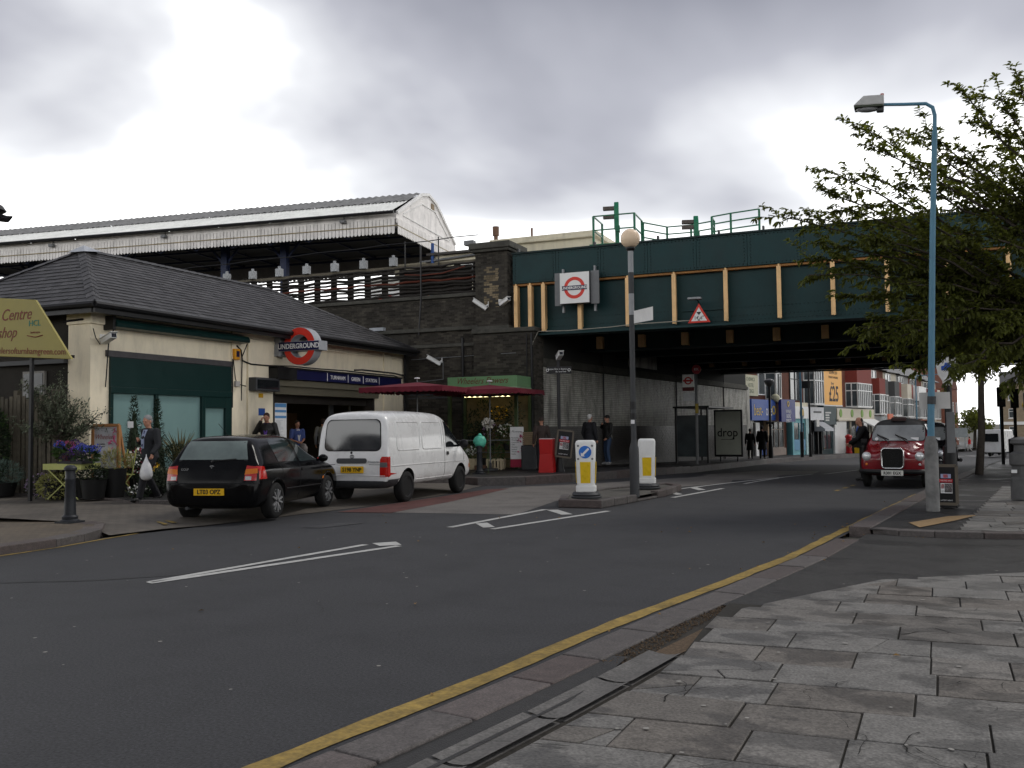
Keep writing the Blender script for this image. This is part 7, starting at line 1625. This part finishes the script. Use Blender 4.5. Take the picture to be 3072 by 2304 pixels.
B().box(.4,4.7,-.35,.3,2.45,3.85).o('fascia_sign', bluef, t); TX('best-', 1.05, M('fascia_yellow', (.60,.42,.06), .5), t, (.75,-.36,3.1), align='LEFT', sx=.75); TX('one', 1.05, paper, t, (2.85,-.36,3.1), align='LEFT', sx=.75); b = B(); ring(b,(4.35,-.37,3.15),.32,.2,.01,20); b.o('fascia_emblem', MATS['fascia_yellow'], t)
B().box(4.75,7.55,-.75,-.55,2.35,3.9).o('projecting_sign', bluef2, t); b = B(); ring(b,(6.1,-.77,3.6),.2,.12,.01,20); b.o('sign_emblem', MATS['fascia_yellow'], t)
for i, s_ in enumerate(('WINES','BEERS','SPIRITS')): TX(s_, .36, paper, t, (6.15,-.757,3.05-i*.32), sx=.95)
B().box(-.75,-.25,.2,.3,2.3,3.5).o('side_sign', bluef2, t)
B().box(.3,.8,-.05,.3,0,2.5).o('pilaster', M('pilaster_tan', (.42,.30,.18), .6), t); B().box(.8,4.4,.25,.3,0,2.45).o('shopfront_recess', glass_d, t); B().box(2.3,3.0,.15,.25,0,2.3).o('door', upvc, t); B().box(3.1,3.9,.05,.25,.1,1.7).o('poster', bluef, t); B().box(4.0,4.5,-.05,.3,0,2.45).o('pilaster', MATS['pilaster_tan'], t)
winbox(t, 4.6, 7.5, .5, 2.4, .1, 3, 2, M('frame_taupe', (.22,.18,.15), .6)); B().box(4.6,7.6,.0,.28,0,.5).o('stall_riser', M('riser_taupe', (.24,.19,.16), .6), t)
bay(t, 4.6, 6.0, 3.95, 6.6, .3); winbox(t, 6.15, 7.6, 4.0, 6.4, .22, 1, 2); winbox(t, 3.1, 4.4, 4.2, 6.4, .22, 1, 2)
hs = B().box(.3,2.9,.16,.26,4.1,5.5).o('hotel_sign', M('hotel_cream', (.45,.43,.30), .5), t)
for i, s_ in enumerate(('CHISWICK','HOTEL','LODGE')): TX(s_, .36, M('hotel_green', (.06,.10,.06), .5), hs, (1.6,.155,5.2-i*.4), sx=.9)
B().box(4.5,8.0,-.1,.3,3.75,3.95).o('cornice', cream2, t, bevel=.03); b = B(); b.ball((4.6,-.4,4.0),(.3,.3,.28),10,8); b.o('satellite_dish', MATS['hotel_cream'], t)
turq = M('turquoise_paint', (.14,.38,.42), .5, var=.08)
t, w = shop('turquoise_shop', 'shop with pale turquoise front and white fascia', 8.0, 11.8, redbrick); roofed(t, w, 8.5)
B().box(0,w,0,.3,0,2.75).o('shopfront', turq, t); B().box(0,.25,-.15,.3,0,3.4).o('pilaster', turq, t); B().box(w-.7,w-.05,-.1,.3,0,2.9).o('pilaster', M('turquoise_pale', (.35,.50,.50), .5), t); B().box(.25,w,-.2,.3,2.75,3.65).o('fascia_sign', upvc, t); b = B(); disc(b,(1.9,-.24,3.15),.42,.04,24); b.o('sign_disc', black, t); b = B(); disc(b,(2.0,-.26,3.2),.24,.03,20); b.o('disc_emblem', M('disc_yellow', (.45,.30,.03), .5), t)
winbox(t, .5, 3.0, .4, 2.5, -.05, 2, 1, turq); B().box(.5,3.0,-.06,-.02,.42,1.2).o('window_poster', M('poster_paleblue', (.10,.25,.40), .5), t); winbox(t, .8, 3.0, 4.1, 6.4, .22, 2, 2, M('frame_black', (.02,.02,.02), .5)); B().box(0,w,-.05,.3,3.65,3.95).o('cornice', cream2, t, bevel=.03)
t, w = shop('white_fascia_shop', 'shop with white fascia and curved grey awning', 11.8, 15.1, M('render_grey', (.30,.30,.29), .7)); roofed(t, w, 8.5)
B().box(0,w,-.2,.3,2.7,3.7).o('fascia_sign', M('fascia_white', (.55,.55,.56), .5), t); TX('CARWARDINE', .22, greyd, t, (w/2,-.21,3.3)) if False else B().box(.8,w-.6,-.21,-.2,3.25,3.4).o('sign_lettering', greyd, t)
b = B(); b.prism([(1.2,-.1,2.6),(1.2,-.9,2.05),(1.2,-.95,1.85),(1.2,-.1,1.85)],(2.2,0,0)); b.o('awning', M('awning_grey', (.30,.31,.33), .5), t)
for x in (.1,1.0,2.2,3.1): B().box(x,x+.12,-.05,.3,0,2.7).o('door_post', black, t)
B().box(.22,3.1,.2,.28,.3,2.7).o('shop_glass', glass_w, t); B().box(.3,.9,-.6,-.5,2.2,2.75).o('hanging_sign', M('hang_white', (.55,.53,.5), .5), t); bay(t, .2, 3.1, 3.95, 6.6, .4)
dteal = M('dark_teal', (.014,.035,.04), .5)
t, w = shop('dark_teal_shop', 'dark teal shop beneath the large orange price poster', 15.1, 18.3, M('wall_dark', (.10,.07,.055), .8)); roofed(t, w, 8.5)
B().box(0,w,-.2,.3,2.4,3.9).o('fascia_sign', dteal, t)
for i in range(4): B().box(.4,1.2+rnd.random()*.8,-.21,-.2,3.3-i*.2,3.42-i*.2).o('sign_lettering', M('script_pale', (.5,.5,.48), .6), t)
B().box(0,w,.1,.3,0,2.4).o('shopfront', dteal, t); winbox(t, .3, 2.5, .4, 2.3, .0, 2, 1, dteal); bpo = B().box(.5,5.2,-.12,.1,4.0,7.4).o('poster_hoarding', M('poster_orange', (.80,.40,.08), .5, var=.03), t)
TX('£25', 1.75, M('poster_black', (.03,.02,.02), .6), bpo, (2.95,-.13,4.85), sx=.95, bold=.03); TX('from', .35, greyd, bpo, (2.6,-.13,5.75), shear=.3)
for i, s_ in enumerate(('020 8994 6888','020 8994 2343','TONIGHT AVAILABLE')): TX(s_, .36 if i < 2 else .26, MATS['poster_black'], bpo, (2.9,-.13,7.0-i*.38))
B().box(.4,5.3,-.1,.08,3.9,4.0).o('hoarding_frame', upvc, t)
t, w = shop('corner_cafe', 'cream corner shop with green leaf discs on its fascia', 18.3, 29.5, redbrick); roofed(t, w, 8.5)
crm = M('cafe_cream', (.55,.50,.40), .6, var=.06); lg = M('leaf_green_logo', (.16,.30,.04), .5)
B().box(.1,w,-.25,.3,2.95,3.8).o('fascia_sign', crm, t); B().box(0,3.2,-.05,.3,0,2.9).o('white_wall', upvc, t); B().box(.1,w,-.35,.3,2.75,2.95).o('cornice', crm, t, bevel=.04)
for x in (1.0,4.2,7.2,9.8): b = B(); disc(b,(x,-.29,3.4),.34,.04,20); b.o('leaf_disc', lg, t)
B().box(3.3,w,.1,.28,.4,2.7).o('shop_glass', glass_w, t)
for x in (3.2,4.6,6.5,8.4,10.4): B().box(x,x+.2,0,.3,0,2.75).o('mullion', crm, t)
b = B(); b.prism([(6.0,-.3,2.95),(6.0,-2.0,2.1),(6.0,-2.0,2.0),(6.0,-.3,2.8)],(4.8,0,0)); b.o('awning', upvc, t); bay(t, 4.4, 9.6, 4.0, 6.0, .6, M('hung_tile_red', (.19,.032,.022), .7, var=.2, vs=9)); B().box(.1,w,-.1,.3,3.8,3.92).o('ledge', greyd, t)
B().box(3.6,5.4,-.9,-.7,.1,1.9).o('blue_kiosk_board', M('kiosk_navy', (.012,.018,.08), .4), t); b = B(); b.prism([(4.5+.9*math.cos(R(a)),-.92,1.9+.45*math.sin(R(a))) for a in range(0,181,15)],(0,.2,0)); b.o('arched_header', bluef, t)
specs = [('terrace_house','terraced shop with red hung tile bay','hung_tile_red',29.5,35.0,(.28,.30,.30)),('terrace_house','terraced shop with grey tile bay beside the red one',None,35.0,40.0,(.50,.44,.32)),('terrace_house','terraced shop with cream bay and white board sign','hung_tile_red',40.0,45.0,(.05,.06,.08)),('terrace_house','terraced shop with plain white windows and slate roof',None,45.0,51.0,(.30,.08,.04)),('terrace_house','terraced shop at the far end of the parade',None,51.0,58.0,(.35,.30,.22))]
gtile = M('hung_tile_grey', (.07,.07,.068), .7, var=.2, vs=9)
for i, (n_, lb, up_, u0, u1, c) in enumerate(specs):
    t, w = shop(n_, lb, u0, u1, (redbrick, crm, MATS['render_grey'], redbrick, crm)[i], 7.8); roofed(t, w, 7.8)
    B().box(.05,w-.05,-.25,.3,2.7,3.4).o('fascia_sign', M('fascia_%d' % i, c, .5), t); B().box(.1,w-.1,.1,.28,.3,2.7).o('shop_glass', glass_w, t)
    for x in (.0,w*.35,w*.7,w-.25): B().box(x,x+.22,.0,.3,0,2.7).o('pilaster', crm, t)
    um = (MATS['hung_tile_red'], gtile, crm, upvc, MATS['hung_tile_red'])[i]; bay(t, .3, w*.55, 3.6, 5.4, .6, um); bay(t, w*.6, w-.2, 3.6, 5.4, .3, (gtile, MATS['hung_tile_red'], MATS['hung_tile_red'], upvc, crm)[i]); winbox(t, .5, w*.5, 6.95, 7.7, .2, 2, 1)
    if i == 0: B().box(.3,2.0,-1.4,-1.3,2.3,3.6).o('hanging_banner', M('banner_orange', (.55,.12,.05), .5), t)
    if i == 2: B().box(2.6,4.6,-1.2,-1.1,5.2,6.1).o('projecting_board', upvc, t); b = B(); disc(b,(3.6,-1.22,5.7),.3,.02,16); b.v = [(x_ if False else 3.6+(x_-3.6)*2.2,y_,z_) for x_,y_,z_ in b.v]; b.o('board_mark', blue, t)
# pavement furniture along the parade
def put(u, v=-1.2): x, y = sw(u, v); return (x, y, zpv(0,y)+.02)
PBx = T('pillar_box', 'red pillar box outside the cream corner shop', 'post box', put(19.4,-.8)); b = B(); b.lathe([(.27,0),(.27,.12),(.235,.14),(.235,1.25),(.28,1.28),(.29,1.38),(.2,1.5),(.01,1.55)],20); b.o('body', M('post_red', (.32,.01,.012), .4), PBx, smooth=40); b = B(); b.box(-.12,.12,-.245,-.22,1.08,1.12); b.o('slot', black, PBx)
b = B(); b.prism([(x,y,0) for x, y in rrect(-.42,.42,-.3,.3,.1)],(0,0,1.15)); b.lathe([(.42,1.15),(.3,1.28),(.01,1.32)],14); o = b.o('litter_bin', potb, loc=put(21.1,-.9), rz=SA); tag(o, 'large black litter bin beside the red pillar box', 'bin')
b = B(); b.prism([(-.25,-.25,0),(.25,-.25,0),(.32,-.25,.45),(-.32,-.25,.45)],(0,.5,0)); o = b.o('grit_box', M('grit_yellow', (.65,.50,.03), .5), loc=put(20.2,-1.35), rz=SA); tag(o, 'small yellow box on the ground by the pillar box', 'box')
BL = T('bowl_street_lamp', 'black street lamp with bowl lantern at the bridge exit', 'street lamp', (-7.35,55.6,zpv(0,55.6))); b = B(); b.lathe([(.14,0),(.14,.5),(.11,1.3),(.08,1.35),(.065,4.1),(.05,4.2)],14); b.o('column', black, BL, smooth=40); b = B(); b.lathe([(.08,4.15),(.22,4.3),(.30,4.48),(.26,4.56),(.1,4.62),(.01,4.63)],16); b.o('lantern', M('lantern_glass', (.12,.12,.12), .2), BL, smooth=50); b = B(); b.lathe([(.15,1.85),(.15,1.9)],12); b.box(-.22,.22,-.03,.03,1.95,2.1); b.o('bracket', black, BL)
def bluepost(loc, h, label, arm=1.2, grp=None):
    t = T('pale_blue_lamp_post', label, 'street lamp', loc, R(10), grp); b = B(); b.lathe([(.11,0),(.11,1.5),(.075,1.55)],12); b.o('base', black, t); b = B(); b.tube([(0,0,1.5),(0,0,h-.3),(.05,0,h),(arm,-.1,h+.12)],[.07,.05,.045,.035],10); b.o('column', tealp, t); b = B(); b.obox((arm+.2,-.1,h+.12),(.5,.22,.14)); b.o('lantern', M('lantern_grey', (.42,.42,.41), .55), t, bevel=.03); return t
bluepost((-5.9,58.6,zpv(0,58.6)), 8.2, 'pale blue lamp post at the bridge exit in front of the turquoise shop'); o = T('sign_post', 'thin black post between the lamp post and curved awning', 'post', (-5.6,60.6,zpv(0,60.6))); B().cyl((0,0,0),(0,0,6),.06).o('post', black, o); B().lathe([(.11,0),(.11,1.4),(.07,1.5)],12).o('sleeve', black, o); B().box(-.5,.1,-.03,.03,4.3,4.75).o('plate', black, o)
bluepost((.9,99,zpv(0,99)), 7.4, 'pale blue lamp post along the far terrace', 2.0); bluepost((11.5,140,-1.6), 8, 'pale blue lamp post near the end of the road', 1.2)
# right side posts
def sigpost(loc, label, wide=False):
    t = T('traffic_signal_post', label, 'traffic light', loc); b = B(); b.cyl((0,0,0),(0,0,3.6),.07); b.o('post', black, t)
    B().box(-.17,.17,-.15,.15,2.6,3.5).o('signal_head', black, t, bevel=.03)
    for z in (2.75,3.05,3.35): b = B(); disc(b,(0,-.16,z),.09,.02,14); b.o('lens', M('lens_dark', (.03,.015,.012), .2), t)
    if wide: b = B(); b.lathe([(.30,0),(.32,1.15),(.2,1.2),(.1,1.25)],16); b.o('litter_bin_sleeve', black, t)
    return t
sigpost((3.95,47.2,zr(47)+.09), 'black signal post on the pavement behind the thin tree'); sigpost((4.65,49.0,zr(49)+.09), 'black signal post with broad black drum at its foot', True); sigpost((5.6,53,zr(53)+.09), 'slim black signal post beyond the drum')
BY = T('crossing_beacon', 'yellow globe crossing beacon on the far pavement', 'beacon', (6.3,60,zr(60)+.09)); b = B(); b.cyl((0,0,0),(0,0,2.9),.06); b.o('post', tealp, BY); b = B(); b.ball((0,0,3.15),.25,16,12); b.o('globe', M('globe_yellow', (.50,.33,.03), .4), BY, smooth=70)
b = B(); b.box(-.9,.9,0,.05,1.6,2.7).bar((-.6,.1,0),(-.6,.1,2.6),.08).bar((.6,.1,0),(.6,.1,2.6),.08); o = b.o('direction_sign', M('sign_grey_back', (.28,.31,.32), .5), loc=(5.6,121,-1.7)); tag(o, 'grey direction board on posts far along the parade', 'sign')
# distant buildings
def block(name, label, x, y, rz, w, d, h, wallm, storeys, nwin, roofh=2.2, gable=False, roofm=slate, z=-1.8):
    t = T(name, label, 'building', (x,y,z), rz); B().box(0,w,0,d,0,h).o('wall', wallm, t); b = B()
    if gable: b.prism([(0,-.1,h),(w,-.1,h),(w/2,-.1,h+roofh)],(0,d,0))
    else: b.prism([(-.2,-.3,h),(-.2,d+.3,h),(-.2,d/2,h+roofh)],(w+.4,0,0))
    b.o('roof', roofm if not gable else wallm, t)
    for s in range(storeys):
        for i in range(nwin):
            x0 = w*(i+.5)/nwin-.5; z0 = 1.2+s*(h-1)/storeys; winbox(t, x0, x0+1.0, z0, z0+1.5, -.06, 1, 2); B().box(x0-.1,x0+1.1,-.12,0,z0-.15,z0-.02).o('sill', upvc, t)
    return t
pale = M('pale_stock_brick', (.24,.19,.13), .85, var=.2, vs=2)
block('stone_terrace', 'pale brick three storey building closing the far end of the road', 14.5, 172, R(-4), 20, 10, 9.8, pale, 3, 7); block('gabled_house', 'dark red gabled building at the end of the shop parade', 5.0, 134, R(80), 9, 8, 8.0, redbrick, 2, 3, 3.0, True)
B().box(0,20,-.4,-.05,3.0,3.5).o('shop_fascia', upvc, bpy.data.objects['stone_terrace'])
# houses across the street behind the photographer (seen only in reflections)
for i, (x, w, h) in enumerate(((-44,9,7),(-34,8.5,7.5),(-25,9,7),(-15.5,9,7.5),(-6,8.5,7),(3,9,7.5),(12.5,9,7))):
    lb, mt = (('pale brick gabled house opposite the station',pale),('red brick terraced house opposite the station',redbrick),('white rendered gabled house opposite the station',upvc),('brown brick terraced house opposite the station',M('brown_brick', (.13,.07,.05), .85)),('cream rendered gabled house opposite the station',crm),('dark brick terraced house opposite the station',MATS['wall_dark']),('grey rendered gabled house opposite the station',MATS['render_grey']))[i]
    block('street_house', lb, x+w, -24, R(180), w, 9, h, mt, 2, 3, 3.0, i%2 == 0, z=0)['group'] = 'houses opposite the station'
# ------------------------------------------------------------------ street trees
def leaf_mat(name, c):
    m = M(name, c, .55, var=.45, vs=1.3, isl=.4); t = m.node_tree; N = t.nodes; b = N['Principled BSDF']; o = N['Material Output']
    tr = N.new('ShaderNodeBsdfTranslucent'); mx_ = N.new('ShaderNodeMixShader'); mx_.inputs[0].default_value = .45
    src = b.inputs['Base Color'].links[0].from_socket; v = N.new('ShaderNodeVectorMath'); v.operation = 'MULTIPLY'; v.inputs[1].default_value = (1.5,1.5,.7); t.links.new(src, v.inputs[0]); t.links.new(v.outputs[0], tr.inputs[0])
    t.links.new(b.outputs[0], mx_.inputs[1]); t.links.new(tr.outputs[0], mx_.inputs[2]); t.links.new(mx_.outputs[0], o.inputs[0]); return m
lf_tree = leaf_mat('cherry_leaf', (.098,.112,.028)); bark = M('bark', (.045,.037,.03), .9, var=.35, vs=9, bump=.5, bs=30)
RT = random.Random(21)
def curve(p0, p1, bend, n=8, sag=0):
    P = []; p0 = Vector(p0); p1 = Vector(p1); m_ = (p0+p1)/2+Vector(bend)
    for i in range(n+1):
        t = i/n; P.append(p0*(1-t)**2+m_*2*t*(1-t)+p1*t*t+Vector((RT.gauss(0,.03),RT.gauss(0,.03),RT.gauss(0,.03)))*(1 if 0 < i < n else 0))
    return P
def addleaf(b, q, d, L_):
    s = d.cross(Vector((RT.uniform(-.4,.4),RT.uniform(-.4,.4),1))); 
    if s.length < .01: s = Vector((1,0,0))
    s.normalize(); s *= L_*.19; n = d.cross(s).normalized()*L_*.05; e = q+d*L_*.95-Vector((0,0,L_*.18))
    b.add([q, q+d*L_*.35+s-n, q+d*L_*.72+s*.75-Vector((0,0,L_*.05)), e, q+d*L_*.72-s*.75-Vector((0,0,L_*.05)), q+d*L_*.35-s-n], [(0,1,2,3),(0,3,4,5)])
def twig(tb, lb, p0, d, ln, dens, ll):
    p1 = p0+d*ln; P = curve(p0, p1, (0,0,ln*.12), 5); tb.tube(P, [.006,.0055,.005,.004,.003,.002], 5, cap=False)
    for k in range(int(ln*dens)):
        t = RT.random(); i = min(4,int(t*5)); q = P[i].lerp(P[i+1], t*5-i); a = RT.uniform(0,6.28); dd = (d*.9+Vector((math.cos(a),math.sin(a),RT.uniform(-.95,.2)))).normalized(); addleaf(lb, q, dd, ll*RT.uniform(.7,1.25))
def street_tree(label, base, fork, targets, extra, spread, dens=64, ll=.088, tr=.16):
    t = T('street_tree', label, 'tree', base); tb = B(); lb = B(); F_ = Vector(fork); O = Vector(base)
    def loc(v): return v-O
    tb.tube([loc(O+Vector((0,0,-.05))), loc(O.lerp(F_,.4)+Vector((.05,.03,0))), loc(F_)], [tr*1.2,tr,tr*.85], 12)
    lim = []
    for g in targets: lim.append((Vector(g), 1))
    for i in range(extra):
        a = RT.uniform(0,6.28); e = RT.uniform(-.1,1.1); r_ = spread*RT.uniform(.55,1); lim.append((F_+Vector((math.cos(a)*math.cos(e)*r_, math.sin(a)*math.cos(e)*r_, math.sin(e)*r_*.95+.4)), 0))
    # shared scaffold limbs
    sc = []
    for i in range(9):
        a = i*.698+.2; e = .55+.5*(i%2); sc.append(F_+Vector((math.cos(a)*math.cos(e)*spread*.34, math.sin(a)*math.cos(e)*spread*.34, math.sin(e)*spread*.40)))
        tb.tube([loc(p) for p in curve(F_, sc[-1], (0,0,.2), 5)], [tr*.55,tr*.5,tr*.46,tr*.42,tr*.38,tr*.34], 8)
    for tip, vis in lim:
        s = min(sc, key=lambda q: (q-tip).length); L_ = (tip-s).length; P = curve(s, tip, (0,0,L_*.10+RT.uniform(-.1,.15)), 9); n = len(P)
        tb.tube([loc(p) for p in P], [tr*.19*(1-i/n)+.005 for i in range(n)], 6)
        ax = (tip-s).normalized()
        for i in range(1, n):
            for k in range(3):
                a = RT.uniform(0,6.28); sd = ax.cross(Vector((math.cos(a),math.sin(a),.3))).normalized(); d = (ax*RT.uniform(.7,1.2)+sd*RT.uniform(.15,.75)+Vector((0,0,RT.uniform(-.2,.15)))).normalized()
                ln = RT.uniform(.25,.75)*(1.15-.55*i/n)*min(1.2,L_/3+.4); p0 = P[i].lerp(P[i-1],RT.random()); twig_local(tb, lb, loc(p0), d, ln, dens, ll)
        twig_local(tb, lb, loc(P[-2]), ax, .35, dens*1.1, ll)
    tb.o('trunk', bark, t, smooth=60); lb.o('crown', lf_tree, t); return t
twig_local = twig
TG = [(-2.29,17.76,5.51),(-1.47,17.86,5.98),(-1.35,18.75,6.54),(-0.81,18.4,7.22),(-0.57,17.56,6.53),(-0.6,19.62,6.57),(0.04,19.31,7.24),(0.44,17.55,6.66),(1.08,18.64,7.72),(1.6,19.97,7.38),(2.04,19.04,7.94),(1.65,17.82,7.13),(-1.58,18.92,5.65),(-1.39,17.52,4.82),(-1.71,18.15,4.7),(-1.59,17.68,4.31),(-1.07,19.01,4.04),(-0.66,17.48,3.25),(-0.65,18.37,3.06),(-0.2,19.0,2.9),(0.26,19.65,2.66),(0.71,17.67,2.42),(1.4,20.13,2.58),(1.82,19.24,2.27),(-0.32,20.32,5.88),(0.01,18.06,5.86),(0.65,20.69,6.69),(0.83,17.6,4.84),(1.42,18.88,5.89),(-0.34,20.35,5.06),(-0.04,17.92,4.07),(0.57,20.33,4.5),(0.77,18.18,3.57),(1.37,18.95,4.12),(1.82,20.72,5.34),(1.81,17.97,5.63),(0.33,18.89,5.26),(-0.83,18.21,4.48),(-0.67,17.39,4.94),(1.11,19.79,6.87),(1.6,18.23,3.23),(0.16,18.69,3.48),(2.13,19.67,6.89),(-1.01,17.75,5.53),(-0.52,18.81,3.91),(-0.07,17.85,3.11),(1.08,19.32,3.05),(1.88,18.75,3.87)]
street_tree('leafy cherry tree overhanging the pavement and blue street lamp', (3.9,19.6,.09), (3.8,19.4,2.5), TG, 4, 4.0, 84, .118, .17)
street_tree('slender young tree growing from the pavement near the taxis', (1.95,31.2,zr(31.2)+.08), (2.1,31.3,3.0), [(1.53, 33.22, 3.06), (2.29, 34.64, 2.99), (2.96, 35.46, 3.23), (2.53, 34.7, 3.88), (1.87, 35.49, 4.08)], 18, 2.2, 46, .10, .10)
for i, (x, y, h, r, lb_) in enumerate(((7.5,126,4.2,2.2,'bushy dark tree beside the far gabled building'),(27,118,7,5,'broad tree on the far side of the road behind the signals'),(19,92,5.5,3.2,'green tree behind the yellow crossing beacon'),(10.5,62,5.5,3.0,'pavement tree beyond the cast bollard'))):
    t = T('background_tree', lb_, 'tree', (x,y,-1.6)); tb = B(); tb.tube([(0,0,0),(.1,0,h*.5),(0,.1,h*.8)],[.22,.17,.1],8); tb.o('trunk', bark, t); lb = B()
    for k in range(26):
        a = RT.uniform(0,6.28); e = RT.uniform(-.3,1.4); rr = r*RT.uniform(.3,.9); leafmass(lb,(math.cos(a)*math.cos(e)*rr,math.sin(a)*math.cos(e)*rr,h*.62+math.sin(e)*rr),(r*.3,r*.3,r*.24),110,.3,.6,0,RT)
    lb.o('crown', lf_tree, t)
